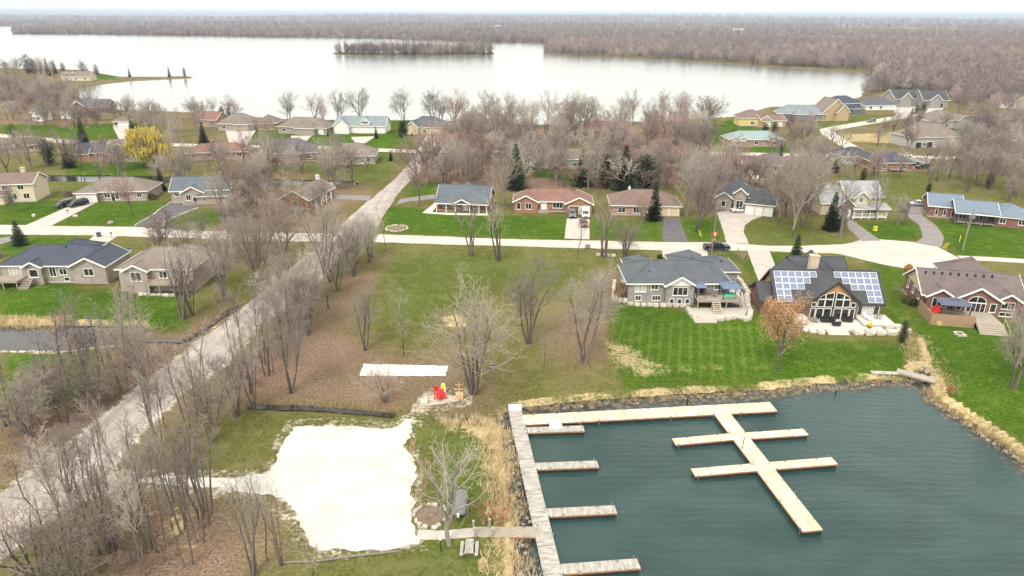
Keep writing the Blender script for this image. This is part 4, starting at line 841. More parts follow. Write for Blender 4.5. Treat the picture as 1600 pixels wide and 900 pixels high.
def board_fence(label, a, b, h, parent_z, name='fence', bwid=0.32, rail=True):
    """each board is a piece of the fence"""
    d = b - a; L = math.hypot(d.x, d.y); r = empty(name, (a.x, a.y, parent_z), math.atan2(d.y, d.x)); tag(r, label, 'fence'); n = max(2, int(L / bwid))
    mb = MB(); mb.box(-bwid/2+.012, bwid/2-.012, -.02, .02, 0, h); bm_ = mb.mesh('board', M['fence']); rr = random.Random(n)
    for i in range(n): link('board', bm_, r, ((i+.5)*L/n, rr.uniform(-.01,.01), rr.uniform(-.02,.02)))
    mb = MB(); mb.box(0,L,-.05,.05,h+0.02,h+.07); mb.build('rail', M['fence'], r)
    for i in range(int(L/2.2)+1): mb = MB(); x = min(L, i*2.2); mb.box(x-.06,x+.06,.03,.15,0,h+.1); mb.build('post', M['fence'], r)
board_fence('tan board fence along the front of the brick house deck', on(BH,-0.02*bw,-6.25,0), on(BH,0.4*bw,-6.25,0), 2.0, 0.0); board_fence('tan board fence on the left side of the brick house deck', on(BH,-0.025*bw,-0.3,0), on(BH,-0.025*bw,-6.1,0), 2.0, 0.0)
st = empty('deck_steps', on(BH,0.4*bw,-6.25,0), brz); tag(st, 'wide wooden steps leading down from the brick house deck', 'steps')
for i in range(6): mb = MB(); mb.box(0.05,0.27*bw,-0.42*(i+1),-0.42*i+.03,1.15*(5-i)/6+.02,1.15*(5-i)/6+.1); mb.build('tread', M['deck'], st); mb = MB(); mb.box(0.07,0.27*bw-.02,-0.42*i-.03,-0.42*i,max(0,1.15*(5-i)/6),1.15*(6-i)/6); mb.build('riser', M['deck_pale'], st)
for x in (0, 0.275*bw): mb = MB(); mb.bar((x,0,2.0),(x,-2.6,0.9),0.08,0.1); mb.bar((x,0,1.1),(x,0,2.05),0.1); mb.bar((x,-2.55,0),(x,-2.55,0.95),0.1); mb.build('handrail', M['deck_pale'], st)
gazebo('deck_gazebo', 'navy-roofed gazebo on the fenced deck of the brick house', on(BH,0.215*bw,-3.9,1.16), brz, 4.4, 3.0, 2.3, 'navy')
M['red_paint'] = mat('red_plastic', (0.6,0.035,0.03), 0.45, 0.12); M['yellow_paint'] = mat('yellow_plastic', (0.75,0.62,0.02), 0.45, 0.1)
for i, wd in enumerate(('nearer', 'farther')): chair('red_deck_chair', wd + ' of two red chairs beside the gazebo on the brick house deck', on(BH,0.055*bw+0.1*i,-4.3+1.1*i,1.16), brz+R(-60), 'red_paint', 1.15, 'red chairs on the brick house deck')
table('gazebo_table', 'grey dining table under the navy gazebo of the brick house', on(BH,0.22*bw,-3.9,1.16), brz, 2.2, 1.1, 0.74, 'metal')
fp = empty('fire_pit', P(1499,523)); tag(fp, 'square pale fire pit on the lawn in front of the brick house', 'fire pit')
for a in range(4): mb = MB(); mb.box(-0.75,0.75,-0.75,-0.5,0,0.3); o = mb.build('side', M['rock'], fp); o.rotation_euler = (0,0,a*math.pi/2); o.scale = (0.97 if a % 2 else 1.0,1,0.98 if a % 2 else 1)
mb = MB(); mb.box(-.5,.5,-.5,.5,0,0.1); mb.build('ash_bed', M['mulch'], fp)

# ---------------------------------------------------------------- houses along the cross road
w2 = lambda i, t, z=1.6, ww=1.6, hh=1.3, n=2, g='glass': ('w', i, 'f', t, z, ww, hh, n, g, False)
house('cream_house', 'cream two-storey house with brown roof and pale chimney at the left edge', (-30,318), (57,315),
 [(0,1,0,8.5,5.2,'gx',0.5), (0.0,0.5,-2.2,1,2.6,'shed',0.3)], 's_cream', 'r_brown',
 [w2(0,0.5,4.1,1.3,1.2), w2(0,0.78,4.1,1.5,1.2), w2(0,0.62,1.7,1.5,1.5,2), w2(0,0.85,1.7,1.5,1.5,2), w(0,'r',0.2,4.0,0.8,1.0), ('c',0.75,4.4,6,8.6,1.1,0.8,'chim',1), ('d',0,'f',0.55,1.0,2.1,'door_brown')])
house('garage_bungalow', 'long taupe bungalow with two white garage doors and brown hip roof', (124,315), (232,313),
 [(0,1,0,10.5,2.8,'hip',0.5), (0,0.3,-1.2,6,2.8,'hip',0.5)], 'stone_taupe', 'r_taupe',
 [('g',1,'f',0.27,2.5,2.3,'door_white'), ('g',1,'f',0.73,2.5,2.3,'door_white'), w2(0,0.42), w2(0,0.56,1.3,1.0,1.6,1), w2(0,0.7), ('d',0,'f',0.5,1.0,2.1,'door_dark'), w2(0,0.88,1.6,1.2)])
house('slate_porch_house', 'grey bungalow with gabled porch beside the black driveway', (270,318), (362,315),
 [(0,1,0,9,3.6,'gx',0.6), (0.2,0.56,-1.5,4,3.3,'gy',0.55), (0.46,0.98,-2.4,3,2.4,'hip',0.4)], 's_taupe', 'r_bluegrey',
 [w2(0,0.1,2.5,1.2,1.1,2), w2(1,0.3,1.9,1.2,1.5,2), ('d',1,'f',0.6,1.0,2.1,'door_dark'), ('steps',0.22,0.48,-1.5,0.9,4,'concrete'), ('p',(0.22,0.5),-1.4,3.2,'trim'), w2(2,0.25,1.4,0.6,0.9,1)])
house('brick_cottage', 'brick bungalow with white gable end and pale-arched side porch near the diagonal road', (440,325), (487,325),
 [(0,1,0,15,2.7,'gy',0.55)], 'brick_orange', 'r_taupe', [w(0,'r',0.15,1.5,1.2,1.4), w(0,'r',0.35,1.5,1.2,1.4), ('d',0,'r',0.55,1.0,2.1,'door_white'), w(0,'r',0.8,1.4,1.6,1.5), w2(0,0.5,1.4,1.6), ('p',(1.14,),2,2.3,'trim'), ('p',(1.14,),5,2.3,'trim'), ('p',(1.14,),8,2.3,'trim'), ('p',(1.14,),11,2.3,'trim'), ('c',0.5,14,3,6.0,1.0,0.8,'trim',1)], rot=R(-12))
house('veranda_house', 'red brick bungalow with blue-grey roof and front veranda on the cross road', (684,328), (763,331),
 [(0,1,0,9,2.9,'gx',0.66), (0.0,1.0,-2.0,0.5,2.5,'shed',0.35,'none'), (0.2,0.7,6,14,3.0,'hip',0.7), (0.38,0.66,-2.3,1,2.7,'gy',0.5,'none')], 'brick_red', 'r_bluegrey',
 [w2(0,0.18,1.5,1.6,1.5,2), w2(0,0.42,1.5,1.4,1.5,2), ('d',0,'f',0.55,1.0,2.1,'door_white'), w2(0,0.76,1.5,1.8,1.5,2), ('p',(0.01,0.2,0.38,0.66,0.84,0.99),-1.9,2.5,'trim'), ('deck',0,0.36,-2.0,-0.05,0.45,'fence',None)])
sheet('veranda_walk', W([(660,333),(684,313),(688,315),(675,332),(762,334),(762,337),(700,336)]), 0.06, M['kerb'], 0.03)
house('orange_brick_bungalow', 'orange brick bungalow with brown roof, white front door and carport gable', (803,332), (922,334),
 [(0.0,0.93,1.2,9.5,3.0,'hip',0.52), (0.0,0.31,0,6,3.0,'gy',0.5), (0.68,1.02,-1.0,7,2.9,'gy',0.48)], 'brick_orange', 'r_red',
 [w(1,'f',0.2,1.8,1.0,1.7,1), w(1,'f',0.62,1.8,1.5,1.6,2), ('d',0,'f',0.42,1.3,2.1,'door_white','door',0.7), ('steps',0.32,0.45,1.2,0.8,4,'concrete'), w2(0,0.62,1.8,2.6,1.4,3), ('g',2,'f',0.3,2.4,2.2,'door_brown'), ('g',2,'f',0.72,2.4,2.2,'door_white'), ('vent',0.2,5,5.4)])
house('double_garage_bungalow', 'brown-roofed brick bungalow with two cream garage doors behind a tall spruce', (955,336), (1062,338),
 [(0,1,0,11,2.8,'hip',0.5)], 'brick_pink', 'r_brown', [('g',0,'f',0.76,2.3,2.2,'door_cream'), ('g',0,'f',0.91,2.3,2.2,'door_cream'), w2(0,0.15,1.4,1.9), w2(0,0.38,1.4,2.2,1.4,3), ('d',0,'f',0.56,1.0,2.1,'door_brown'), ('c',0.28,6,4,5.9,0.5,0.5,'trim',1)])
house('steep_gable_house', 'pale stone house with charcoal roof, steep front gables and garage wing', (1116,326), (1204,335),
 [(0,0.66,0,10,4.2,'hip',0.72), (0.34,0.55,-1.2,5,5.2,'gy',0.85), (0.02,0.3,-0.8,5,3.6,'gy',0.7), (0.56,1.04,-2.5,7,3.2,'hip',0.75)], 'stone_taupe', 'r_char',
 [w(1,'f',0.5,2.2,1.7,1.9,2), w(2,'f',0.5,1.8,1.0,1.5,1), ('d',0,'f',0.49,1.0,2.2,'door_dark'), ('g',3,'f',0.2,2.4,2.3,'door_white'), ('g',3,'f',0.5,2.4,2.3,'door_white'), ('g',3,'f',0.8,2.4,2.3,'door_white')])
FH, fb_, fw_ = house('cream_farmhouse', 'cream two-storey farmhouse with wraparound porch and brick garage wing', (1281,338), (1373,338),
 [(0.4,0.98,0,8.5,5.4,'gx',0.7), (0.5,0.74,-0.8,4,5.2,'gy',0.85), (0.05,0.46,1.5,10,3.4,'gx',0.9), (0.22,0.47,-2,6,3.6,'gy',0.95,'brick_red'), (0.47,1.05,-2.6,0.2,2.7,'shed',0.28,'none')], 's_cream', 'r_pale',
 [w(1,'f',0.5,4.6,0.9,1.2,2), w(0,'f',0.78,4.7,0.7,1.1), w(0,'f',0.9,4.7,0.7,1.1), w(3,'f',0.4,3.9,0.8,1.0), ('g',3,'f',0.5,2.6,2.2,'door_white'), w(0,'f',0.55,1.5,1.2,1.5), ('d',0,'f',0.3,1.0,2.1,'door_brown'), w(0,'f',0.75,1.5,1.2,1.5), w(0,'f',0.9,1.5,1.0,1.5),
  ('p',(0.49,0.62,0.75,0.88,1.03),-2.5,2.7,'trim'), ('deck',0.47,1.04,-2.6,-0.1,0.5,'trim','trim')])
house('metal_roof_ranch', 'long red brick ranch house with blue metal roofs and a screened porch', (1449,338), (1606,352),
 [(0,0.33,0,9,3.0,'gx',0.5), (0.62,0.98,-4.2,6,2.7,'hip',0.5), (0.24,0.64,-5.0,5.0,2.9,'gx',0.42,'none'), (0.26,0.63,-1.5,5.5,2.7,'flat',0,'brick_red')], 'brick_red', 'r_metal',
 [w(0,'f',0.25,1.4,0.6,1.6,1), w(0,'f',0.5,1.4,0.6,1.6,1), w(0,'f',0.75,1.4,0.6,1.6,1), w(1,'f',0.22,1.5,1.3,1.2), w(1,'f',0.72,1.5,1.3,1.2), ('d',3,'f',0.45,1.0,2.1,'door_white'), w(3,'f',0.2,1.4,1.6,1.3), w(3,'f',0.75,1.4,1.6,1.3), ('p',(0.25,0.34,0.43,0.52,0.63),-4.9,2.8,'trim_dark'), ('deck',0.24,0.63,-5.0,-1.55,0.6,'deck','trim_dark')])
house('charcoal_roof_bungalow', 'taupe bungalow with charcoal roof and raised back deck above the canal lawn', (6,442), (168,442),
 [(0,1,0,9.5,3.7,'hip',0.5), (0.27,0.42,-0.9,4,3.7,'gy',0.55), (0.28,0.62,5,14,3.6,'hip',0.55), (0.7,1.02,-0.5,8,3.65,'gy',0.5)], 'stone_taupe', 'r_navy',
 [w(0,'f',0.14,2.4,2.3,2.0,3,'curtain'), w(1,'f',0.5,2.3,1.6,1.5,1), w(0,'f',0.5,2.3,1.2,1.9,2), w(0,'f',0.6,2.3,1.4,1.2), w(3,'f',0.5,2.4,1.8,1.4), w(0,'f',0.62,0.8,1.0,0.7,1), ('deck',-0.02,0.25,-3.4,-0.05,1.5,'deck','deck'), ('steps',0.255,0.34,-1.2,1.5,7,'deck'), ('vent',0.3,4,5.6), ('vent',0.55,4,5.9)])
house('tan_roof_house', 'taupe brown-roofed walkout house standing behind bare trees left of the diagonal road', (191,455), (306,455),
 [(0,1,0,9.5,4.6,'hip',0.5), (0.12,0.42,-1.0,4,4.5,'gy',0.5), (0.4,0.8,5,13,4.4,'hip',0.55)], 's_taupe', 'r_taupe',
 [w(1,'f',0.5,3.3,1.9,1.7,2), w(0,'f',0.6,3.3,1.5,1.2), w(0,'f',0.8,3.3,1.5,1.2), ('d',0,'f',0.3,1.6,2.1,'door_white'), w(0,'f',0.72,1.0,1.6,1.2), ('deck',0.42,0.98,-2.6,-0.05,2.3,'deck','deck')])
stone_wall('white retaining wall edging the canal by the green lawn', [(-40,549),(0,549.5),(55,549.5),(107,549),(150,544),(188,540)], (1.5,0.5,0.75), z=-0.6, seed=21); stone_wall('low pale stone edge behind the tan walkout house lawn', [(216,461),(245,462),(276,463)], (1.4,0.5,0.5), seed=22)
stone_wall('white kerb stones along the left side of the black driveway', [(211,353),(240,337),(247,330),(256,324),(271,315)], (1.0,0.4,0.35), seed=23); stone_wall('white kerb stones along the right side of the black driveway', [(254,355),(258,347),(283,336),(311,325)], (1.0,0.4,0.35), seed=24)
for i, (p, l) in enumerate((((118,339), 'small pale boulder on the lawn of the white-garage bungalow'), ((173,349), 'pair of pale rocks by the road edge on the bungalow lawn'), ((53,338), 'small rock on the cream house lawn'), ((663,630), 'flat pale slab lying beside the red chairs'))):
    q = P(*p); o = link('boulder', STONES[i], None, (q.x, q.y, 0.25), i); o.scale = (1.2,0.8,0.6); tag(o, l, 'boulder')
# --- houses of the second and third rows
def simple(name, label, A, B, d, h, roof, pitch, wall, rmat, nwin=3, extra=(), gar=0, front=None, **kw):
    bl = [(0,1,0,d,h,roof,pitch)] + ([front] if front else [])
    ft = []
    for i in range(nwin):
        t = (i + 0.5) / (nwin + gar)
        ft.append(w(0,'f',t,1.5 if h < 4 else 1.5,1.5,1.3))
        if h > 4.2: ft.append(w(0,'f',t,4.0,1.3,1.2))
    for i in range(gar): ft.append(('g',0,'f',(nwin+i+0.5)/(nwin+gar),2.5,2.2,'door_white'))
    return house(name, label, A, B, bl, wall, rmat, ft + list(extra), **kw)
simple('brown_roof_cottage', 'low pink-brown cottage by the shore road at the far left', (8,240), (64,236), 8, 2.8, 'gx', 0.5, 'brick_pink', 'r_brown', 2)
simple('navy_roof_cottage', 'brick cottage with dark blue-grey roof behind two dark conifers', (124,252), (166,250), 9, 2.9, 'gx', 0.6, 'brick_orange', 'r_navy', 2, front=(0.0,0.4,-1.5,4,2.8,'gx',0.4))
simple('dormer_house', 'taupe house with white dormer left of the yellow willow', (171,253), (230,252), 10, 3.0, 'gx', 0.8, 'stone_taupe', 'r_taupe', 3, extra=[('dormer',0.25,1.5,4.2,2.2,3,1.4,0.7,'s_white'), ('deck',0.0,0.3,-2.5,-0.1,0.7,'deck',None)])
simple('long_red_bungalow', 'long low brick bungalow with red-brown roof right of the yellow willow', (292,251), (387,248), 9, 2.8, 'hip', 0.5, 'brick_pink', 'r_red', 4, [('c',0.45,4,3,6,0.9,0.7,'chim_brick',1)])
simple('purple_roof_house', 'dark brick house with purple-grey hip roof beside the middle canal', (402,255), (496,251), 12, 3.2, 'hip', 0.66, 'brick_red', 'r_purple', 4, front=(0.0,0.28,-1.2,4,3.1,'gy',0.6))
simple('taupe_hip_bungalow', 'pale stone bungalow with broad taupe hip roof beside the middle canal', (505,257), (586,256), 12, 3.0, 'hip', 0.55, 'stone_taupe', 'r_taupe', 4, [('deck',0.3,0.8,-2.5,-0.1,0.5,'deck_pale',None)], front=(0.0,0.25,-1.0,4,2.9,'hip',0.5))
simple('timber_lake_house', 'dark timber lake house with grey gabled roof at the far left shore', (116,179), (171,178), 11, 3.6, 'gx', 0.6, 's_timber', 'r_grey', 3, front=(0.02,0.36,-2,6,4.6,'gy',0.75), trim='trim')
simple('white_shed_house', 'small white house with grey roof among trees left of the timber lake house', (52,190), (69,190), 7, 4.4, 'gx', 0.5, 's_white', 'r_grey', 1); simple('white_garage', 'small white garage with rounded gable beside the timber lake house', (96,186), (115,186), 6, 2.8, 'gy', 0.5, 's_white', 'r_taupe', 0, gar=1)
simple('brown_roof_garage', 'low brown-roofed garage with cream doors above the shore road', (178,199), (203,198), 8, 2.8, 'hip', 0.5, 's_cream', 'r_brown', 1, gar=2)
simple('dormer_cottage', 'cream cottage with two white dormers on the far left point', (97,126.5), (141,126.5), 10, 3.4, 'gx', 0.7, 's_cream', 'r_taupe', 3, [('dormer',0.2,1.5,4.4,2.4,3,1.4,0.7,'s_white'), ('dormer',0.42,1.5,4.4,2.4,3,1.4,0.7,'s_white')])
simple('pink_roof_house', 'brick house with pink-red roof half hidden beside a dark pine at the shore', (308,197), (339,198), 10, 3.2, 'gx', 0.6, 'brick_pink', 'r_red', 2, [('c',0.95,5,3,7,0.9,0.9,'chim_brick',1)])
simple('taupe_lake_house', 'taupe lake house with stepped brown roofs above a round concrete drive', (341,204), (397,204), 11, 3.2, 'hip', 0.66, 'stone_taupe', 'r_taupe', 2, gar=1, front=(0.5,0.9,-2,4,3.2,'hip',0.7))
simple('brick_lake_house', 'red brick lake house with brown roof between bare trees', (400,203), (433,203), 10, 3.2, 'hip', 0.6, 'brick_orange', 'r_brown', 2)
simple('wide_taupe_lake_house', 'broad taupe brick lake house with double garage and hip roofs', (435,208), (511,211), 11, 3.1, 'hip', 0.6, 'stone_taupe', 'r_taupe', 2, gar=2, front=(0.4,0.8,-2.5,4,3.1,'hip',0.66))
simple('blue_roof_lake_house', 'white lake house with pale blue-grey roof and three white gables', (524,208), (602,209), 11, 3.3, 'gx', 0.62, 's_white', 'r_lightblue', 1, gar=2, front=(0.0,0.3,-2,6,3.4,'gy',0.9), extra=[('dormer',0.6,0.6,4.2,4.2,5,0.8,0.8,'s_white'), ('g',0,'f',0.62,2.4,2.2,'door_white')])
simple('white_gable_lake_house', 'grey-roofed lake house with white-trimmed gables at the end of the diagonal road', (636,209), (692,211), 11, 3.4, 'hip', 0.66, 's_cream', 'r_grey', 2, gar=1, front=(0.02,0.34,-1.5,5,3.4,'gy',0.85))
simple('long_brown_lake_house', 'long brown-roofed lake house screened by the bare thicket', (735,211), (802,212), 11, 3.2, 'hip', 0.55, 'stone_taupe', 'r_taupe', 4); simple('rust_roof_lake_house', 'wide brick lake house with rust-brown roof behind the central thicket', (906,216), (985,217), 11, 3.4, 'gx', 0.55, 'brick_orange', 'r_red', 4)
simple('grey_thicket_house', 'grey house with brown roof behind the row of dark trunks in the central thicket', (840,263), (906,264), 10, 3.4, 'gx', 0.5, 's_grey', 'r_taupe', 4, [('deck',0.3,0.7,-2.4,-0.1,1.0,'deck','deck')])
simple('brick_thicket_house', 'brick house with brown hip roof behind dark evergreens in the central thicket', (986,271), (1030,272), 10, 4.4, 'hip', 0.5, 'brick_pink', 'r_brown', 3); simple('green_roof_house', 'house with green metal roof half hidden by bare trees', (1113,276), (1148,277), 9, 3.0, 'hip', 0.5, 's_tan', 'r_green', 2)
simple('teal_roof_bungalow', 'long pale brick bungalow with teal metal roof and three white gables', (1138,229), (1224,229), 10, 2.9, 'hip', 0.5, 'brick_pink', 'r_teal', 3, [('dormer',0.1,-0.3,2.6,3,5,0.5,0.6,'s_white'), ('dormer',0.25,-0.3,2.6,3,5,0.5,0.6,'s_white'), ('dormer',0.8,-0.3,2.6,3.4,5,0.6,0.6,'s_white')])
simple('yellow_house', 'mustard yellow house with brown roof on the lake shore', (1154,197), (1196,197.5), 10, 4.0, 'hip', 0.6, 's_yellow', 'r_brown', 1, front=(0.75,1.15,-2,6,3.4,'gy',0.75)); simple('brown_garage_wing', 'brown-roofed garage with two white doors beside the yellow house', (1190,199), (1226,198), 9, 3.0, 'gx', 0.5, 's_tan', 'r_brown', 0, gar=2)
simple('long_bluegrey_house', 'long slate house with pale blue-grey roofs along the lake shore', (1214,187), (1288,189), 10, 3.4, 'hip', 0.7, 's_slate', 'r_lightblue', 4, front=(0.3,0.7,-2,6,3.4,'hip',0.8)); simple('tan_gable_house', 'tan steep-gabled house between the slate lake houses', (1284,189), (1323,188), 11, 4.2, 'gy', 0.9, 's_tan', 'r_taupe', 1, front=(0.45,0.95,-2,5,4.4,'gy',1.0))
simple('dark_lake_house', 'tall slate-dark house with charcoal roof and covered porch at the lake end', (1300,179), (1342,177), 11, 5.6, 'hip', 0.6, 's_slate', 'r_navy', 2, front=(0.6,1.05,-3,4,3.0,'hip',0.5)); simple('grey_hip_garage_house', 'low grey hip-roofed house with white garage near the winding road', (1352,172.5), (1399,172), 12, 2.9, 'hip', 0.6, 's_white', 'r_grey', 2, gar=1)
simple('charcoal_gable_house', 'two-storey stone house with charcoal gables left of its twin by the woods', (1397,167), (1440,166), 12, 4.6, 'gx', 0.75, 'stone_grey', 'r_char', 2, front=(0.1,0.5,-2,6,4.8,'gy',0.9)); simple('black_garage_house', 'charcoal-roofed house with two black garage doors at the edge of the woods', (1441,168.5), (1480,168.5), 12, 4.4, 'gx', 0.8, 'stone_grey', 'r_char', 1, [('g',0,'f',0.3,3,2.6,'door_dark'), ('g',0,'f',0.7,3,2.6,'door_dark')], front=(0.2,0.65,-1.5,5,4.8,'gy',0.85))
simple('woodside_house', 'grey house with white-trimmed gables at the right edge of the woods', (1562,169), (1625,171), 11, 3.6, 'gx', 0.8, 's_grey', 'r_char', 2, front=(0.3,0.6,-2,5,3.8,'gy',0.95)); simple('grey_tower_house', 'taupe-roofed house with a glazed grey porch below the winding road', (1452,201), (1504,200), 12, 3.6, 'hip', 0.66, 's_grey', 'r_taupe', 3, front=(0.72,1.02,-2.5,4,4.2,'gy',0.8))
simple('twin_dark_garage_house', 'pale taupe-roofed house with two dark garage doors facing the road', (1425,232), (1500,230), 13, 4.4, 'hip', 0.66, 's_grey', 'r_taupe', 2, [('g',0,'f',0.12,2.8,2.4,'door_dark'), ('g',0,'f',0.34,2.8,2.4,'door_dark')]); simple('navy_roof_bungalow', 'brick bungalow with navy roof next to parked dark cars', (1366,267), (1425,267), 10, 2.9, 'hip', 0.5, 'brick_orange', 'r_navy', 2, [('deck',0.35,0.75,-2,-0.1,0.8,'deck','deck')]); simple('navy_roof_wing', 'low slate-roofed bungalow left of the navy-roofed one', (1312,256), (1364,256), 9, 2.8, 'hip', 0.5, 's_grey', 'r_navy', 2)
simple('hidden_brown_house', 'brown-roofed house hidden by bare trees above the cream farmhouse', (1182,272), (1242,271), 10, 3.0, 'hip', 0.55, 's_taupe', 'r_mauve', 3)
# --- far shore cottages and farm buildings, a few pixels each
ORD = 'first second third fourth fifth sixth seventh eighth ninth tenth eleventh twelfth thirteenth fourteenth fifteenth sixteenth seventeenth eighteenth nineteenth twentieth'.split()
def nth(i, n):
    if i >= n // 2: k, side = n - 1 - i, 'right'
    else: k, side = i, 'left'
    w_ = ORD[k] if k < 20 else 'twenty-' + ORD[k-20] if k < 29 else 'thirtieth' if k == 29 else 'thirty-' + ORD[k-30]
    return ('leftmost' if side == 'left' else 'rightmost') if k == 0 else w_ + ' from the ' + side
far_mesh = {}
def far_house(i, px, py, wd, d, h, wall, roof, label, group):
    q = P(px, py); key = (wall, roof)
    if key not in far_mesh:
        wm, rm, fm = MB(), MB(), MB(); wm.box(-.5,.5,-.5,.5,0,1.0)
        rm.add([(-.56,-.56,1),(.56,-.56,1),(.56,.56,1),(-.56,.56,1),(-.56,0,1.75),(.56,0,1.75)], [(0,1,5,4),(2,3,4,5),(3,2,1,0)]); wm.add([(-.5,-.5,1),(-.5,.5,1),(-.5,0,1.68),(.5,-.5,1),(.5,.5,1),(.5,0,1.68)], [(0,1,2),(3,4,5)])
        for x in (-.3,0,.3): fm.box(x-.07,x+.07,-.515,-.5,.35,.75)
        far_mesh[key] = (wm.mesh('wall', M[wall]), rm.mesh('roof', M[roof]), fm.mesh('windows', M['glass']))
    r = empty('far_cottage' if 'barn' not in label else 'barn', (q.x, q.y, 0), random.Random(i).uniform(-.3,.3)); r.scale = (wd, d, h); tag(r, label, 'house' if 'barn' not in label else 'barn', group)
    for nm, me_ in zip(('wall','roof','windows'), far_mesh[key]): link(nm, me_, r)
rf = random.Random(77)
for i, (px, py) in enumerate([(108,52.6),(160,52.8),(190,52.8),(218,53.2),(244,52.6),(278,53.6),(306,52.6),(330,54),(358,53.4),(372,53),(392,54),(425,55.5),(440,55),(468,55.5),(520,57),(548,56.5),(640,60),(702,60)]):
    far_house(i, px, py, rf.uniform(12,20), 10, rf.uniform(3.2,5), rf.choice(('s_white','s_cream','s_grey')), rf.choice(('r_taupe','r_brown','r_grey')), 'small pale cottage on the far lake shore, ' + nth(i, 18), 'cottages on the far shore')
for i, (px, py, wd, l) in enumerate([(480,41,34,'white farmhouse among the woods beyond the left end of the island'), (775,44,40,'white farm shed in the woods beyond the right end of the island'), (1065,39.5,46,'pale grey barn on the horizon, leftmost of the far farm group'), (1104,40.5,46,'pale barn between two others on the horizon'), (1127,39.5,60,'large white barn with tall roof on the horizon'), (1152,51,36,'pink-roofed farm house in front of the horizon barns'), (1290,37,60,'white barn on the right horizon above the woods'), (1320,42,110,'long cream barn on the right horizon'), (1415,41,40,'small white barn beside the far green field'), (1534,37.5,70,'white barn at the far right horizon')]):
    far_house(i+40, px, py, wd, wd*0.6, rf.uniform(6,9), 's_white', 'r_pale', l, None)

# ---------------------------------------------------------------- docks
DZ = WZ + 0.55
def dock(name, label, a, b, wd, top, planks_across, group=None, z=DZ, sections=1, piles=True, side='dock_side', fl=True):
    """a, b: world points of the centre line; boards are real and laid with gaps"""
    d = b - a; L = math.hypot(d.x, d.y); r = empty(name, (a.x, a.y, z), math.atan2(d.y, d.x)); tag(r, label, 'dock', group); rr = random.Random(int(L*37))
    for s in range(sections):
        s0, s1 = L*s/sections + (0.05 if s else 0), L*(s+1)/sections; mb = MB()
        if planks_across:
            n = int((s1-s0)/0.2)
            for i in range(n): x = s0+(s1-s0)*i/n; mb.box(x+.008, x+(s1-s0)/n-.008, -wd/2, wd/2, -.05, rr.uniform(-.006,.006))
        else:
            n = max(4, int(wd/0.24))
            for i in range(n):
                y = -wd/2+wd*i/n; x = s0
                while x < s1-0.01:
                    x2 = min(s1, x+rr.uniform(2.8,4.2)); mb.box(x+.005,x2-.005,y+.008,y+wd/n-.008,-.05,rr.uniform(-.005,.005)); x = x2
        o = mb.build('decking', M[top], r); o['kind'] = 'stuff'
        fm = MB(); fm.box(s0+.01,s1-.01,-wd/2+.01,wd/2-.01,-.24,-.055); fm.build('frame', M[side], r)
        fm = MB()
        for y in (-wd/2-.03, wd/2+.03): fm.box(s0,s1,y-.03,y+.03,-.19,-.03)
        for x in (s0-.02, s1+.02): fm.box(x-.02,x+.02,-wd/2-.06,wd/2+.06,-.19,-.03) if (x < .1 or x > L-.1) else None
        fm.build('rim_board', M[side], r)
    if fl:
        n = max(2, int(L/3.5))
        for i in range(n): x = L*(i+.5)/n; fm = MB(); fm.box(x-L/n*.47,x+L/n*.47,-wd/2+.04,wd/2-.04,-.85,-.245); fm.build('float', M['float'], r)  # black floats stretched nearly end to end to form the dock's dark shadow band
    if piles:
        n = max(2, int(L/4))
        for i in range(n):
            x = 0.3+(L-.6)*i/(n-1); s = 1 if i % 2 else -1; pm = MB(); pm.cyl((x, s*(wd/2+.1)), .06, -2.2, .25, 8); pm.build('piling', M['metal'], r)
    n = max(2, int(L/3)); cm = MB()
    for i in range(n):
        for s in (-1,1): x = L*(i+.5)/n; cm.box(x-.12,x+.12,s*(wd/2-.14)-.03,s*(wd/2-.14)+.03,.01,.09)
    cm.build('cleats', M['metal'], r)['kind'] = 'stuff'
    return r
def D(px, py): return P(px, py, DZ)
def mid(p, q): return (D(*p) + D(*q)) / 2
dock('main_walkway', 'long grey weathered plank walkway along the left side of the bay', mid((798,640),(811,640)), mid((866,960),(891,960)), 1.65, 'dock_old', True, side='dock_old', sections=8)
GD = 'grey finger docks off the plank walkway'
for a, b, l in (((819,672),(912,669),'short grey finger dock nearest the shore, under the white bridge plate'), ((834,728.5),(934,724.5),'second grey finger dock from the shore'), ((852,801),(962,795.5),'third grey finger dock from the shore'), ((873,889.5),(998,880),'fourth grey finger dock, at the bottom of the picture')):
    dock('finger_dock', l, D(*a), D(*b), 1.25, 'dock_old', True, GD, side='dock_side')
dock('shore_dock', 'long new cedar dock parallel to the reedy shore', mid((815,651),(818,661)), mid((1206,630),(1211,640)), 2.3, 'dock_new', False, sections=5)
dock('pier_dock', 'new cedar pier running out from the shore dock into the bay', mid((1118,645),(1137,645)), mid((1257,829),(1283,829)), 2.15, 'dock_new', False, sections=2, z=DZ+.004)
FD = 'cedar finger docks crossing the pier'
for a, b, l in (((1053,690),(1147,681.5),'left cedar finger dock of the pair nearer the shore'), ((1167,680.5),(1259,674.5),'right cedar finger dock of the pair nearer the shore'), ((1083,738),(1186,729),'left cedar finger dock of the outer pair'), ((1205,727.5),(1304,719.5),'right cedar finger dock of the outer pair')):
    dock('cedar_finger_dock', l, D(*a), D(*b), 1.35, 'dock_new', False, FD)
dock('gangway', 'dark weathered gangway joining the shore to the plank walkway', D(742,831), D(845,831), 1.5, 'deck', True, fl=False, side='dock_side', z=DZ+.01)
M['white_pl'] = mat('white_aluminium', (0.75,0.75,0.73), 0.4, 0.06)
bp = empty('bridge_plate', D(868,664), 0); tag(bp, 'white ramp plate bridging the cedar dock and the short grey dock', 'ramp'); mb = MB(); mb.box(-.75,.75,-1.1,1.1,.06,.12); mb.build('plate', M['white_pl'], bp)
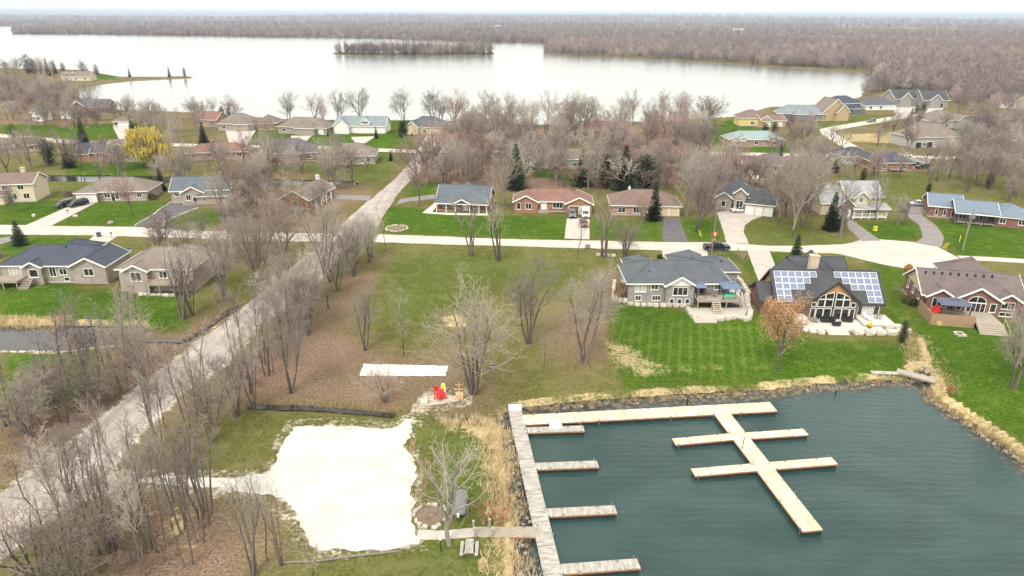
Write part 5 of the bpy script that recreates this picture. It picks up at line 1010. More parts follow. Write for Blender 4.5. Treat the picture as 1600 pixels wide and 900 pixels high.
for s in (-1,1): mb = MB(); mb.box(s*.75-.04,s*.75+.04,-1.1,1.1,.06,.3); mb.build('kerb_rail', M['white_pl'], bp)
db = empty('dock_landing', D(805,640), 0); tag(db, 'white landing plate at the shore end of the plank walkway', 'ramp'); mb = MB(); mb.box(-.75,.75,-.3,1.0,.05,.2); mb.build('plate', M['white_pl'], db)
for x in (-.8,.8): mb = MB(); mb.cyl((x,0),.1,-.8,.7,8); mb.build('post', M['white_pl'], db)
def post(label, px, py, h, r=.09, name='mooring_post', material='black'):
    q = P(px, py, WZ); mb = MB(); mb.tube([Vector((0,0,-1.5)),Vector((.02,.01,h*.6)),Vector((.05,0,h))],[r,r,r*.9],8,cap=True); mb.mi = 1; mb.cyl((.05,0),r*1.15,h,h+.07,8); tag(mb.build(name, [M[material], M['metal']], None, q), label, 'post')
post('dark mooring post between the cedar dock and the reedy shore', 1073, 633, 1.6); post('lone dark post in the water near the solar house shore', 1305, 617, 0.9); post('slim dark post beside the cedar pier between its finger docks', 1159, 706, 2.0, .05)
cl = empty('cleat', D(955,653), .5); tag(cl, 'small white cleat block on the edge of the cedar shore dock', 'cleat'); mb = MB(); mb.box(-.12,.12,-.35,.35,.02,.12); mb.build('base', M['white_pl'], cl); mb = MB(); mb.bar((0,-.3,.2),(0,.3,.2),.08); mb.bar((0,0,.1),(0,0,.22),.1); mb.build('horn', M['white_pl'], cl)
for i, (x, y) in enumerate(((740,827),(765,824),(742,838),(770,838))):
    q = P(x, y); mb = MB(); mb.box(-.1,.1,-.1,.1,0,1.0); mb.mi = 1; mb.box(-.14,.14,-.14,.14,1.0,1.06); tag(mb.build('gangway_post', [M['deck'], M['dock_old']], None, q, .1), ('inner','outer')[i%2] + ' wooden post on the ' + ('far','near')[i//2] + ' side of the shore gangway', 'post')
fb2 = empty('plank_bridge', P(1431,588), R(-38)); tag(fb2, 'grey plank footbridge over the creek mouth', 'bridge')
for i in range(5): mb = MB(); mb.box(-2.5,2.5,-.75+.3*i,-.75+.3*i+.27,.12,.18); mb.build('plank', M['deck'], fb2)
for y in (-.6,.6): mb = MB(); mb.box(-2.4,2.4,y-.08,y+.08,-.1,.115); mb.build('beam', M['deck'], fb2)
bs = empty('shore_boards', P(1382,583), R(-4)); tag(bs, 'pale board landing lying on the grass by the reeds', 'boardwalk')
for i in range(3): mb = MB(); mb.box(-1.9,1.9,-.45+.3*i,-.45+.3*i+.27,.04,.12); mb.build('plank', M['dock_old'], bs)

# ---------------------------------------------------------------- vehicles
def car_paint(key, c, rough=0.25): M[key] = mat('car_paint_' + key, c, rough, 0.04, 0.5, spec=0.6)
for k_, c_ in dict(p_black=(0.014,0.015,0.02), p_navy=(0.012,0.018,0.04), p_white=(0.72,0.72,0.7), p_grey=(0.16,0.165,0.17), p_silver=(0.42,0.43,0.44), p_maroon=(0.12,0.02,0.025)).items(): car_paint(k_, c_)
M['lamp'] = mat('headlamp_glass', (0.7,0.7,0.66), 0.15, 0.05); M['taillamp'] = mat('tail_lamp', (0.45,0.02,0.02), 0.25, 0.05); M['plate'] = mat('licence_plate', (0.7,0.7,0.7), 0.5, 0.02)
PROF = {'sedan': (4.7,1.8, [(0,.35),(0,.72),(.05,.82),(1.0,.93),(1.15,.95),(3.9,.98),(4.65,.92),(4.7,.6),(4.7,.35)], [(1.15,.95),(1.95,1.42),(3.15,1.44),(3.95,.99)]),
 'van': (5.1,1.95, [(0,.35),(0,.8),(.1,.95),(.95,1.08),(5.0,1.12),(5.1,.7),(5.1,.35)], [(.8,1.05),(1.75,1.72),(4.75,1.76),(5.05,1.12)]),
 'suv': (4.7,1.9, [(0,.4),(0,.85),(.08,.98),(1.15,1.08),(4.6,1.12),(4.7,.75),(4.7,.4)], [(1.1,1.07),(1.8,1.68),(4.2,1.7),(4.62,1.12)]),
 'pickup': (5.7,2.0, [(0,.45),(0,.9),(.08,1.08),(1.35,1.17),(5.65,1.2),(5.7,.8),(5.7,.45)], [(1.3,1.16),(2.0,1.8),(3.5,1.82),(3.85,1.2)])}
def vehicle(name, label, kind, paint, loc, rz):
    """built along +x with the nose at -x, origin at the middle on the ground"""
    L, Wd, body, cab = PROF[kind]; r = empty(name, loc, rz); tag(r, label, 'car' if kind != 'pickup' else 'pickup truck'); h = Wd/2
    def ext(mb, prof, insets):
        n = len(prof); ys = [(-h, insets), (-h+.12, 0), (h-.12, 0), (h, insets)]; vs = []
        cz = sum(p[1] for p in prof)/n; cx = sum(p[0] for p in prof)/n
        for y, ins in ys:
            for (x, z) in prof: vs.append((x-L/2+(cx-x)*ins*.5, y, z+(cz-z)*ins))
        fs = [(l*n+i, l*n+(i+1)%n, (l+1)*n+(i+1)%n, (l+1)*n+i) for l in range(3) for i in range(n)] + [tuple(range(n-1,-1,-1)), tuple(3*n+i for i in range(n))]
        mb.add(vs, fs)
    mb = MB(); ext(mb, body, .1)
    if kind == 'pickup': mb.box(3.95-L/2, 5.6-L/2, -h+.12, h-.12, 1.2, 1.215)
    bo = mb.build('body', M[paint], r)
    c = cab; t = .16
    cm = MB(); x = [p[0]-L/2 for p in c]; z = [p[1] for p in c]
    vs = [(x[0],-h+.06,z[0]),(x[1],-h+.06+t,z[1]),(x[2],-h+.06+t,z[2]),(x[3],-h+.06,z[3])]; vs += [(a,-b_,e) for a,b_,e in vs]
    cm.add(vs, [(0,1,2,3),(7,6,5,4),(1,5,6,2)]); cm.add([tuple(v) for v in vs], [(4,5,1,0),(3,2,6,7)]); cm.build('cabin', M[paint], r)
    def lerp(a, b, k): return tuple(a[i]+(b[i]-a[i])*k for i in range(3))
    def glassq(nm, q, off):
        gm = MB(); cc = tuple(sum(p[i] for p in q)/4 for i in range(3)); gm.poly([tuple(lerp(p, cc, .13)[i]+off[i] for i in range(3)) for p in q]); gm.build(nm, M['glass'], r)
    glassq('windscreen', [vs[4],vs[5],vs[1],vs[0]], (-.012,0,.012)); glassq('rear_window', [vs[3],vs[2],vs[6],vs[7]], (.012,0,.012))
    k = 3 if kind in ('van','suv') else 2
    for s, o4 in ((-1,0),(1,4)):
        for i in range(k):
            b0, b1 = lerp(vs[o4],vs[o4+3],i/k), lerp(vs[o4],vs[o4+3],(i+1)/k); t0, t1 = lerp(vs[o4+1],vs[o4+2],i/k), lerp(vs[o4+1],vs[o4+2],(i+1)/k); q = [b0,b1,t1,t0]
            glassq('side_window', q if s < 0 else q[::-1], (0,s*.014,.004))
        for wx in (L*.175, L*.81):
            for nm, rad, wdt, mm in (('wheel',.34 if kind != 'pickup' else .39,.22,'rubber'),):
                wm_ = MB(); rr_ = rad; yy = s*(h-.1)
                wm_.tube([Vector((wx-L/2,yy-.11,rr_)),Vector((wx-L/2,yy+.11,rr_))],[rr_,rr_],14,cap=True); wo = wm_.build('wheel', M['rubber'], r)
                wm_ = MB(); wm_.tube([Vector((wx-L/2,yy+s*.105,rr_)),Vector((wx-L/2,yy+s*.125,rr_))],[rr_*.62,rr_*.58],10,cap=True); wm_.build('rim', M['metal'], wo)
        lm = MB(); lm.obox((-L/2+.04,s*(h-.3),.68),(.05,0,0),(0,.18,0),(0,0,.08)); lm.build('headlight', M['lamp'], r)
        lm = MB(); lm.obox((L/2-.04,s*(h-.2),.82),(.05,0,0),(0,.1,0),(0,0,.13)); lm.build('tail_light', M['taillamp'], r)
        lm = MB(); lm.obox((c[0][0]+.25-L/2,s*(h+.06),1.05),(.07,0,0),(0,.09,0),(0,0,.07)); lm.build('mirror', M[paint], r)
    lm = MB(); lm.box(-L/2-.03,-L/2+.05,-h+.1,h-.1,.38,.52); lm.box(L/2-.05,L/2+.03,-h+.1,h-.1,.38,.52); lm.build('bumper', M['black'], r)
    lm = MB(); lm.box(-L/2-.02,-L/2+.02,-h*.5,h*.5,.6,.76); lm.build('grille', M['black'], r)
    return r
for nm, lb, kd, pn, px, py, rz in (('minivan','left of two dark minivans on the concrete drive of the white-garage bungalow','van','p_black',103,322,R(62)), ('minivan','right of two dark minivans on the concrete drive of the white-garage bungalow','van','p_black',123,321.5,R(62)),
 ('parked_suv','grey car at the carport of the orange brick bungalow','suv','p_grey',894,338,R(88)), ('parked_van','white van at the garage of the orange brick bungalow','van','p_white',914,338,R(90)), ('parked_car','dark maroon car at the tail of the orange brick bungalow driveway','sedan','p_maroon',912,352,R(91)),
 ('white_sedan','white car parked sideways in front of the steep-gabled stone house','sedan','p_white',1155,331,R(8)), ('pickup_truck','dark navy pickup truck on the cross road behind the grey house','pickup','p_navy',1119,390,R(180)),
 ('white_car','white car on the shore road above the navy-roofed bungalow','sedan','p_white',1414,245,R(4)), ('dark_suv','dark car at the right of the navy-roofed bungalow','suv','p_black',1441,263,R(5)), ('dark_car','dark car tucked against the navy-roofed bungalow','sedan','p_black',1429,259,R(5)), ('grey_sedan','grey car at the top of the curved drive by the metal-roof ranch','sedan','p_silver',1433,321,R(3)),
 ('grey_van','silver van driving at the far end of the diagonal road','van','p_silver',665,251,R(60)), ('road_suv','grey car on the winding road near the lake houses','suv','p_grey',1361,191,R(20))):
    vehicle(nm, lb, kd, pn, P(px, py, 0.056), rz)

# ---------------------------------------------------------------- things on the near lots
M['tarp_white'] = mat('white_sheet', (0.64,0.62,0.585), 0.8, 0.14, 0.9)
ta = [P(*p) for p in ((562,587.5),(696,588),(699.5,572),(568,569.5))]; mb = MB(); nx, ny = 30, 6; rr = random.Random(9); c0 = sum(ta, Vector())/4
for z0 in (0.05,):
    vs = []
    for j in range(ny+1):
        for i in range(nx+1):
            u_, v_ = i/nx, j/ny; p = (ta[0]*(1-u_)+ta[1]*u_)*(1-v_) + (ta[3]*(1-u_)+ta[2]*u_)*v_ - c0; e = .1 if i in (0,nx) or j in (0,ny) else 0
            vs.append((p.x+rr.uniform(-e,e), p.y+rr.uniform(-e,e), z0+rr.uniform(0,.05)))
    mb.add(vs, [(j*(nx+1)+i, j*(nx+1)+i+1, (j+1)*(nx+1)+i+1, (j+1)*(nx+1)+i) for j in range(ny) for i in range(nx)])
tag(mb.build('ground_sheet', M['tarp_white'], None, (c0.x,c0.y,0), 0, True), 'long white sheet laid flat on the leaf-strewn vacant lot', 'tarp')
chair('red_lawn_chair', 'rear red lawn chair on the gravel patch by the leaning tree', P(686,614), R(150), 'red_paint', 1.25, 'red chairs on the gravel patch')
chair('red_lawn_chair', 'front left red lawn chair on the gravel patch', P(685,624), R(-20), 'red_paint', 1.1, 'red chairs on the gravel patch'); chair('red_lawn_chair', 'front right red lawn chair on the gravel patch', P(691.5,623), R(25), 'red_paint', 1.1, 'red chairs on the gravel patch')
pb = empty('paddle_board', P(693,616), R(8)); tag(pb, 'upright yellow and white paddle board beside the red chairs', 'paddle board')
prof = [(0,-.02),(.2,.02),(.3,.4),(.34,.9),(.3,1.35),(.16,1.62),(0,1.68)]; out = [(x,z) for x,z in prof] + [(-x,z) for x,z in prof[-2:0:-1]]; n = len(out)
mb = MB(); mb.add([(x,-.05+.1*z,z) for x,z in out]+[(x,.05+.1*z,z) for x,z in out], [tuple(range(n)), tuple(range(2*n-1,n-1,-1))]+[(i,i+n,(i+1)%n+n,(i+1)%n) for i in range(n)]); mb.build('hull', M['white_pl'], pb)
mb = MB(); k_ = .72; mb.add([(x*k_-.03,-.07+.1*(z*.6+.6),z*.6+.6) for x,z in out], [tuple(range(n))]); mb.build('deck_pad', M['yellow_paint'], pb)
M['pine'] = mat('raw_pine', (0.55,0.36,0.2), 0.8, 0.14, 2)
rk = empty('wooden_rack', P(718,622), R(5)); tag(rk, 'raw wooden post with upswept arms standing on a crate by the gravel patch', 'rack')
mb = MB(); mb.box(-.5,.5,-.4,.4,0,.75); mb.build('crate', M['pine'], rk); mb = MB(); mb.box(-.05,.05,-.05,.05,.75,2.5); mb.build('post', M['pine'], rk)
for z, wd in ((1.35,.85),(2.0,.65)):
    for s in (-1,1): mb = MB(); mb.tube([Vector((0,0,z)),Vector((s*wd*.6,0,z+.05)),Vector((s*wd,0,z+.28))],[.05,.045,.03],6,cap=True); mb.build('arm', M['pine'], rk)
M['mulch_brown'] = mat('brown_mulch', (0.17,0.12,0.085), 0.95, 0.4, 4)
def ringwall(name, label, px, py, rad, n, cat):
    q = P(px, py); r = empty(name, q); tag(r, label, cat); rr = random.Random(n)
    for i in range(n): a = 2*math.pi*(i+rr.uniform(-.25,.25))/n; q_ = rad*rr.uniform(.92,1.08); o = link('stone', STONES[i%6], r, (q_*math.cos(a), q_*math.sin(a), rr.uniform(.02,.1)), a+1.57+rr.uniform(-.3,.3)); o.scale = (2*math.pi*rad/n*rr.uniform(.55,.95),rr.uniform(.3,.5),.35)
    mb = MB(); pts = [(rad*.9*(1+.12*math.sin(3*t)+rr.uniform(-.05,.05))*math.cos(t), rad*.9*(1+rr.uniform(-.08,.08))*math.sin(t), .03) for t in [6.283*i/20 for i in range(20)]]; mb.poly(pts); mb.build('bed', M['mulch_brown'], r); return r
ringwall('stone_ring', 'ring of pale stones around a brush heap beside the gravel pad', 673, 806, 1.75, 14, 'stone ring')
ringwall('planting_ring', 'stone-edged tree bed on the veranda house lawn', 620, 357, 2.6, 18, 'flower bed')
M['grey_cover'] = mat('grey_canvas', (0.17,0.18,0.175), 0.8, 0.12, 1.2)
tr = empty('covered_trailer', P(718,800), R(-2)); tag(tr, 'grey-covered trailer with black wheels parked behind the picnic table', 'trailer')
mb = MB(); n = 7; sec = []
for y, hh, ww in ((-1.0,.75,.6),(-.6,1.15,.72),(.6,1.5,.74),(2.0,1.35,.72),(2.5,.9,.62)): sec.append([(ww*math.cos(math.pi*i/(n-1)), y, .45+(hh-.45)*math.sin(math.pi*i/(n-1))**.6) for i in range(n)])
mb.add([p for s in sec for p in s], [(l*n+i, l*n+i+1, (l+1)*n+i+1, (l+1)*n+i) for l in range(4) for i in range(n-1)]+[tuple(range(n-1,-1,-1)), tuple(4*n+i for i in range(n))]); mb.build('cover', M['grey_cover'], tr, smooth=True)
mb = MB(); mb.box(-.65,.65,-.9,2.4,.38,.5); mb.bar((0,-.9,.42),(0,-1.9,.4),.1); mb.build('chassis', M['black'], tr)
for s in (-1,1):
    for y in (-.4,1.3): mb = MB(); mb.tube([Vector((s*.72-.1,y,.33)),Vector((s*.72+.1,y,.33))],[.33,.33],14,cap=True); wo = mb.build('wheel', M['rubber'], tr); mb = MB(); mb.tube([Vector((s*.83,y,.33)),Vector((s*.85,y,.33))],[.18,.16],8,cap=True); mb.build('rim', M['metal'], wo)
mb = MB(); mb.cyl((0,-1.2),.14,.3,.75,8); mb.build('jack', M['white_pl'], tr)
pc = empty('picnic_table', P(733.5,862), R(0)); tag(pc, 'weathered wooden picnic table on the grass below the gangway', 'picnic table')
for i in range(5): mb = MB(); mb.box(-.4+.165*i,-.4+.165*i+.145,-.95,.95,.7,.75); mb.build('top_plank', M['dock_old'], pc)
for s in (-1,1):
    for i in range(2): mb = MB(); x = s*.72-.15+.16*i; mb.box(x,x+.14,-.95,.95,.41,.45); mb.build('bench_plank', M['dock_old'], pc)
for y in (-.65,.65):
    mb = MB(); mb.bar((-.85,y,.36),(.85,y,.36),.06,.1); mb.bar((-.38,y,.66),(.38,y,.66),.06,.08)
    for s in (-1,1): mb.bar((s*.28,y+.05,.68),(s*.7,y+.05,0),.06,.1)
    mb.build('trestle', M['deck'], pc)
lamp = empty('path_light', P(689,862)); tag(lamp, 'short black path light with white globe beside the picnic table', 'lamp'); mb = MB(); mb.cyl((0,0),.05,0,1.5,6); mb.build('pole', M['black'], lamp); mb = MB(); mb.cyl((0,0),.16,1.5,1.75,8); mb.build('lamp_head', M['white_pl'], lamp)
for i, (a, b, l) in enumerate((((765,571),(771,571.5),'upper of two short grey logs beside the leaning tree'), ((764.5,576),(771,576.5),'lower of two short grey logs beside the leaning tree'), ((440,881),(490,879),'thin pale log lying along the grass, left of the gravel pad edge'), ((495,878),(628,862),'long weathered timber edging the bottom of the gravel pad'))):
    a, b = P(*a), P(*b); mb = MB(); r_ = .22 if i < 2 else .11; mb.tube([Vector((0,0,r_)), (b-a)/2+Vector((0,.05,r_+.02)), (b-a)+Vector((0,0,r_))],[r_,r_*.95,r_*.8],8,cap=True); mb.mi = 1
    mb.cyl((0,0),.05,0,.06,6); tag(mb.build('log', [M['bark_pale'], M['bark']], None, a), l, 'log')
# poles, signs and small street things
def pole(label, px, py, h, name='utility_pole', lamp_=False, cross=True, sign=False):
    r = empty(name, P(px, py)); tag(r, label, 'pole'); mb = MB(); mb.tube([Vector((0,0,0)),Vector((.1,0,h))],[.16,.1],8,cap=True); mb.build('shaft', M['bark_pale'], r)
    if cross: mb = MB(); mb.bar((-.9,0,h-.6),(1.1,0,h-.6),.1,.12); mb.build('crossarm', M['deck'], r); mb = MB(); mb.cyl((.45,-.2),.28,h-2.2,h-1.2,10); mb.build('transformer', M['metal'], r)
    if lamp_: mb = MB(); mb.tube([Vector((.05,0,h-.5)),Vector((.9,-.1,h)),Vector((1.6,-.15,h))],[.05,.05,.04],6); mb.build('lamp_arm', M['metal'], r); mb = MB(); mb.box(1.4,2.1,-.3,0,h-.1,h+.06); mb.build('lamp_head', M['metal'], r)
    return r
pole('leaning grey utility pole with transformer in front of the metal-roof ranch', 1504, 391, 9.5); pole('tall street lamp pole by the dark pickup truck', 1111, 402, 12.5, 'street_lamp', True, False); pole('slim green street lamp on the far verge by the diagonal road', 635, 240, 6, 'street_lamp', True, False); pole('grey utility pole among the trees at the left of the farmhouse drive', 1312, 372, 8.5)
fl = empty('flag', P(1108,398) + Vector((0,0,4.2))); tag(fl, 'small red and white flag on a short pole by the dark pickup', 'flag')
mb = MB(); mb.cyl((0,0),.04,-4.2,1.1,6); mb.build('pole', M['metal'], fl)
for i, mm in enumerate(('red_paint','white_pl','red_paint')): mb = MB(); mb.box(.05+.45*i,.05+.45*(i+1),-.015+.02*i,.015+.02*i,.1,.95); mb.build('cloth', M[mm], fl)
sg = empty('road_sign', P(1114,388), 0); tag(sg, 'small orange road sign on a post behind the dark pickup', 'sign'); mb = MB(); mb.cyl((0,0),.04,0,2.4,6); mb.build('pole', M['metal'], sg); M['orange'] = mat('orange_sign', (0.7,0.25,0.02), 0.5, 0.05); mb = MB(); mb.box(-.45,.45,-.06,-.04,1.6,2.3); mb.build('panel', M['orange'], sg)
wr = MB()
for k, (zz, dx) in enumerate(((8.9,0),(8.9,.6),(7.2,.2))):
    a = P(1504,391)+Vector((dx,0,zz)); b = P(1312,372)+Vector((dx,0,zz-1)); c = P(1700,402)+Vector((dx,0,zz))
    for p, q in ((a,b),(a,c)): wr.tube([p+(q-p)*t+Vector((0,0,-1.1*(1-(2*t-1)**2))) for t in [i/10 for i in range(11)]],[.022]*11,4)
wr_o = wr.build('overhead_wires', M['black']); tag(wr_o, 'thin overhead wires strung between the two utility poles', 'wires')
def bin_(label, px, py, c): q = P(px, py); mb = MB(); mb.box(-.35,.35,-.35,.35,.1,1.05); mb.box(-.4,.4,-.42,.42,1.05,1.13); mb.box(-.4,-.3,.3,.45,0,.25); mb.box(.3,.4,.3,.45,0,.25); mb.mi = 1; mb.box(-.3,.3,-.44,-.42,.85,.95); tag(mb.build('wheelie_bin', [M[c], M['black']], None, q), label, 'bin')
bin_('dark blue bin standing at the edge of the cross road', 155, 370, 'navy'); bin_('yellow marker box on the lawn left of the farmhouse driveway curve', 1367, 361, 'yellow_paint')
def mailbox(label, px, py): q = P(px, py); mb = MB(); mb.box(-.05,.05,-.05,.05,0,1.1); mb.mi = 1; mb.box(-.12,.12,-.28,.28,1.1,1.35); tag(mb.build('mailbox', [M['deck'], M['black']], None, q), label, 'mailbox')
mailbox('mailbox at the foot of the white-garage drive', 107, 336); mailbox('mailbox beside the black driveway', 266, 345); mailbox('mailbox on the south verge opposite the white-garage bungalow', 175, 372)
for i, (x, y) in enumerate(((1473,388),(1499,378),(1096,370))): 
    r = empty('guy_wire_guard', P(x, y), i); tag(r, ('yellow guy-wire guard where the curved drive meets the turning circle','yellow guy-wire guard near the leaning utility pole','yellow guy-wire guards on the verge left of the street lamp')[i], 'marker')
    for k in range(2): mb = MB(); mb.bar((k*.5,0,0),(k*.5+.7,0,1.3),.07); mb.build('guard', M['yellow_paint'], r)

# ---------------------------------------------------------------- vegetation
def rot_about(d, ang, az):
    e = d.orthogonal().normalized(); g = d.cross(e); return (d*math.cos(ang) + (e*math.cos(az) + g*math.sin(az))*math.sin(ang)).normalized()
class TreeGen:
    def __init__(s, seed, H, tf=1.0, sides=(6,4,3,3), counts=(8,6,5), ratio=(.45,.5,.55), ang=(38,42,45), up=.12, wob=.1, start=(.3,.15,.1), tr=.016):
        s.r = random.Random(seed); s.H = H; s.tf = tf; s.sides = sides; s.counts = counts; s.ratio = ratio; s.ang = ang; s.up = up; s.wob = wob; s.start = start
        s.trunk, s.crown = MB(), MB(); s.tr = tr*tf
    def grow(s, p, d, L, r0, lvl, last):
        r = s.r; n = (7,4,3,2)[min(lvl,3)]; pts = [p.copy()]; rad = [r0]; dirs = [d.copy()]
        end = max(s.tr*.8, r0*(.3 if lvl == 0 else .35))
        for i in range(n):
            d = (d + Vector((r.gauss(0,1),r.gauss(0,1),r.gauss(0,.6)))*s.wob*(1+.4*lvl) + Vector((0,0,s.up*(1.0 if lvl < 3 else .5)))).normalized()
            p = p + d*(L/n); pts.append(p.copy()); dirs.append(d.copy()); t = (i+1)/n; rad.append(r0*(1-t)+end*t)
        mb = s.trunk if lvl == 0 else s.crown
        mb.tube(pts, rad, s.sides[min(lvl,3)], tip=(lvl >= 2))
        if lvl < last:
            k = s.counts[min(lvl, len(s.counts)-1)]; k = max(1, int(k*r.uniform(.8,1.25))); az = r.uniform(0,6.28)
            for i in range(k):
                t = s.start[min(lvl,2)] + (1-s.start[min(lvl,2)])*(i+r.uniform(.2,.9))/k; t = min(t,.99)
                f = t*n; a = min(int(f), n-1); q = pts[a].lerp(pts[a+1], f-a); az += 2.4+r.uniform(-.5,.5)
                dd = rot_about(dirs[a], R(s.ang[min(lvl,2)]*r.uniform(.65,1.25)), az)
                rr = (rad[a]*(1-(f-a))+rad[a+1]*(f-a))*(.55 if lvl == 0 else .6)
                LL = L*s.ratio[min(lvl,2)]*(1.15-.55*t)*r.uniform(.75,1.2)
                s.grow(q, dd, LL, max(s.tr, rr), lvl+1, last)
def bare_tree(seed, form, H=12.0, tf=1.0, lod=0):
    r = random.Random(seed)
    if form == 'vase':      # several stems from one foot
        g = TreeGen(seed, H, tf, counts=(9,8,8) if lod == 0 else (8,7,7), up=.09, ratio=(.45,.52,.62))
        n = r.randint(3,5)
        for i in range(n):
            a = 6.283*i/n+r.uniform(-.4,.4); d = rot_about(Vector((0,0,1)), R(r.uniform(7,20)), a)
            g.grow(Vector((math.cos(a)*.22,math.sin(a)*.22,-.1)), d, H*r.uniform(.72,.92), H*.013*r.uniform(.8,1.25), 0, 3)
    elif form == 'round':   # short bole, spreading crown
        g = TreeGen(seed, H, tf, counts=(9,7,7) if lod == 0 else (9,7,7) if lod == 1 else (7,5,5), ratio=(.62,.52,.5), ang=(46,42,45), start=(.26,.15,.1), up=.1)
        g.grow(Vector((0,0,-.1)), rot_about(Vector((0,0,1)), R(r.uniform(0,6)), r.uniform(0,6.28)), H*.86, H*.022, 0, 3)
        for i in range(2): g.grow(Vector((0,0,H*.2)), rot_about(Vector((0,0,1)), R(r.uniform(18,30)), 3.14*i+r.uniform(0,1)), H*.62, H*.014, 0, 3)
    elif form == 'farround':   # woodland edge tree, branched low
        g = TreeGen(seed, H, tf, counts=(10,5,5), ratio=(.5,.52,.5), ang=(50,42,45), start=(.1,.15,.1), up=.09)
        g.grow(Vector((0,0,-.1)), Vector((0,0,1)), H*.9, H*.02, 0, 3); g.grow(Vector((0,0,H*.1)), rot_about(Vector((0,0,1)), R(24), r.uniform(0,6)), H*.6, H*.014, 0, 3)
    elif form == 'grove':   # a few tall straight stems, branched only near the top
        g = TreeGen(seed, H, tf, counts=(9,6,6), ratio=(.3,.5,.6), ang=(28,36,42), up=.12, wob=.05, start=(.45,.15,.1))
        for i in range(r.randint(2,3)):
            a = r.uniform(0,6.28); g.grow(Vector((math.cos(a)*.4,math.sin(a)*.4,-.1)), rot_about(Vector((0,0,1)), R(r.uniform(1,9)), a), H*r.uniform(.75,.97), H*.0105*r.uniform(.8,1.2), 0, 3)
    elif form == 'slim':
        g = TreeGen(seed, H, tf, counts=(12,5,4), ratio=(.26,.5,.5), ang=(36,40,45), start=(.25,.15,.1), up=.12)
        g.grow(Vector((0,0,-.1)), Vector((r.uniform(-.05,.05),r.uniform(-.05,.05),1)).normalized(), H*.97, H*.009, 0, 3)
        if seed % 2: g.grow(Vector((.2,0,-.1)), rot_about(Vector((0,0,1)), R(9), r.uniform(0,6)), H*.8, H*.008, 0, 3)
    elif form == 'broad':   # wide clump with drooping outer limbs
        g = TreeGen(seed, H, tf, counts=(9,7,6), ratio=(.6,.55,.5), ang=(48,45,48), up=.02, wob=.12, start=(.22,.15,.1))
        for i in range(6):
            a = 6.283*i/6+r.uniform(-.4,.4); d = rot_about(Vector((0,0,1)), R(r.uniform(8,32)), a)
            g.grow(Vector((math.cos(a)*.35,math.sin(a)*.35,-.1)), d, H*r.uniform(.6,.92), H*.014, 0, 3)
    elif form == 'pollard': # thick stems cut back, whippy regrowth
        g = TreeGen(seed, H, tf, counts=(7,4,4), ratio=(.34,.5,.5), ang=(30,38,40), up=.12, start=(.45,.2,.1))
        for i in range(4):
            a = 6.283*i/4+r.uniform(-.5,.5); g.grow(Vector((math.cos(a)*.3,math.sin(a)*.3,-.1)), rot_about(Vector((0,0,1)), R(r.uniform(4,14)), a), H*r.uniform(.7,.95), H*.016, 0, 3)
    elif form == 'shrub':
        g = TreeGen(seed, H, tf, sides=(3,3,3,3), counts=(5,4,3), ratio=(.5,.5,.5), ang=(30,38,40), up=.05, start=(.2,.15,.1), tr=.013)
        for i in range(9): a = r.uniform(0,6.28); g.grow(Vector((math.cos(a)*.3,math.sin(a)*.3,0)), rot_about(Vector((0,0,1)), R(r.uniform(8,42)), a), H*r.uniform(.6,1), H*.008, 0, 2)
    zmax = max(max(v[2] for v in g.trunk.v), max([v[2] for v in g.crown.v] or [0]))
    k = H/zmax
    for mb in (g.trunk, g.crown): mb.v = [(x*k,y*k,z*k) for x,y,z in mb.v]
    return g
ARCH = {}
def arch(key, form, seed, H, tf, lod, bark, tw):
    g = bare_tree(seed, form, H, tf, lod)
    ARCH.setdefault(key, []).append((g.trunk.mesh('trunk', M[bark], True), g.crown.mesh('crown', M[tw], True), H))
for i in range(3): arch('vase', 'vase', 11+i, 12, 1.1, 0, 'bark', ('tw_grey','tw_mauve','tw_grey')[i])
for i in range(3): arch('grove', 'grove', 21+i, 12, 1.0, 0, 'bark', ('tw_grey','tw_mauve','tw_tan')[i])
arch('rounder', 'round', 27, 11, 1.0, 2, 'bark_pale', 'tw_grey')
for i in range(2): arch('slim', 'slim', 31+i, 11, 1.0, 0, 'bark', ('tw_grey','tw_tan')[i])
arch('broad', 'broad', 42, 12, 1.15, 0, 'bark', 'tw_tan'); arch('broad', 'broad', 45, 12, 1.1, 0, 'bark', 'tw_pink')
for i in range(2): arch('pollard', 'pollard', 51+i, 11, 1.05, 0, 'bark', ('tw_grey','tw_tan')[i])
for i in range(3): arch('mid', ('vase','round','round')[i], 61+i, 13, 1.7, 1, 'bark', ('tw_mauve','tw_red','tw_mauve')[i])
arch('mid', 'vase', 65, 13, 1.7, 1, 'bark_pale', 'tw_grey'); arch('mid', 'round', 67, 12, 1.7, 1, 'bark_pale', 'tw_tan')
arch('midred', 'round', 68, 11, 1.7, 1, 'bark', 'tw_red'); arch('birch', 'round', 69, 12, 1.7, 1, 'bark_pale', 'tw_tan')
def tree(label, px, py, top=None, key='mid', which=None, H=None, group=None, rz=None, sx=1.0, name='bare_tree', pos=None, cat='tree', lean=None):
    q = pos or P(px, py); h = H or height_for(q, top); r_ = random.Random(int(q.x*131+q.y*17)); v = ARCH[key]; t = v[r_.randrange(len(v)) if which is None else which]
    r = empty(name, (q.x, q.y, 0), r_.uniform(0,6.28) if rz is None else rz); tag(r, label, cat, group); k = h/t[2]; r.scale = (k*sx, k*sx, k)
    if lean: r.rotation_euler = (lean[0], lean[1], r.rotation_euler[2])
    link('trunk', t[0], r); link('crown', t[1], r); return r
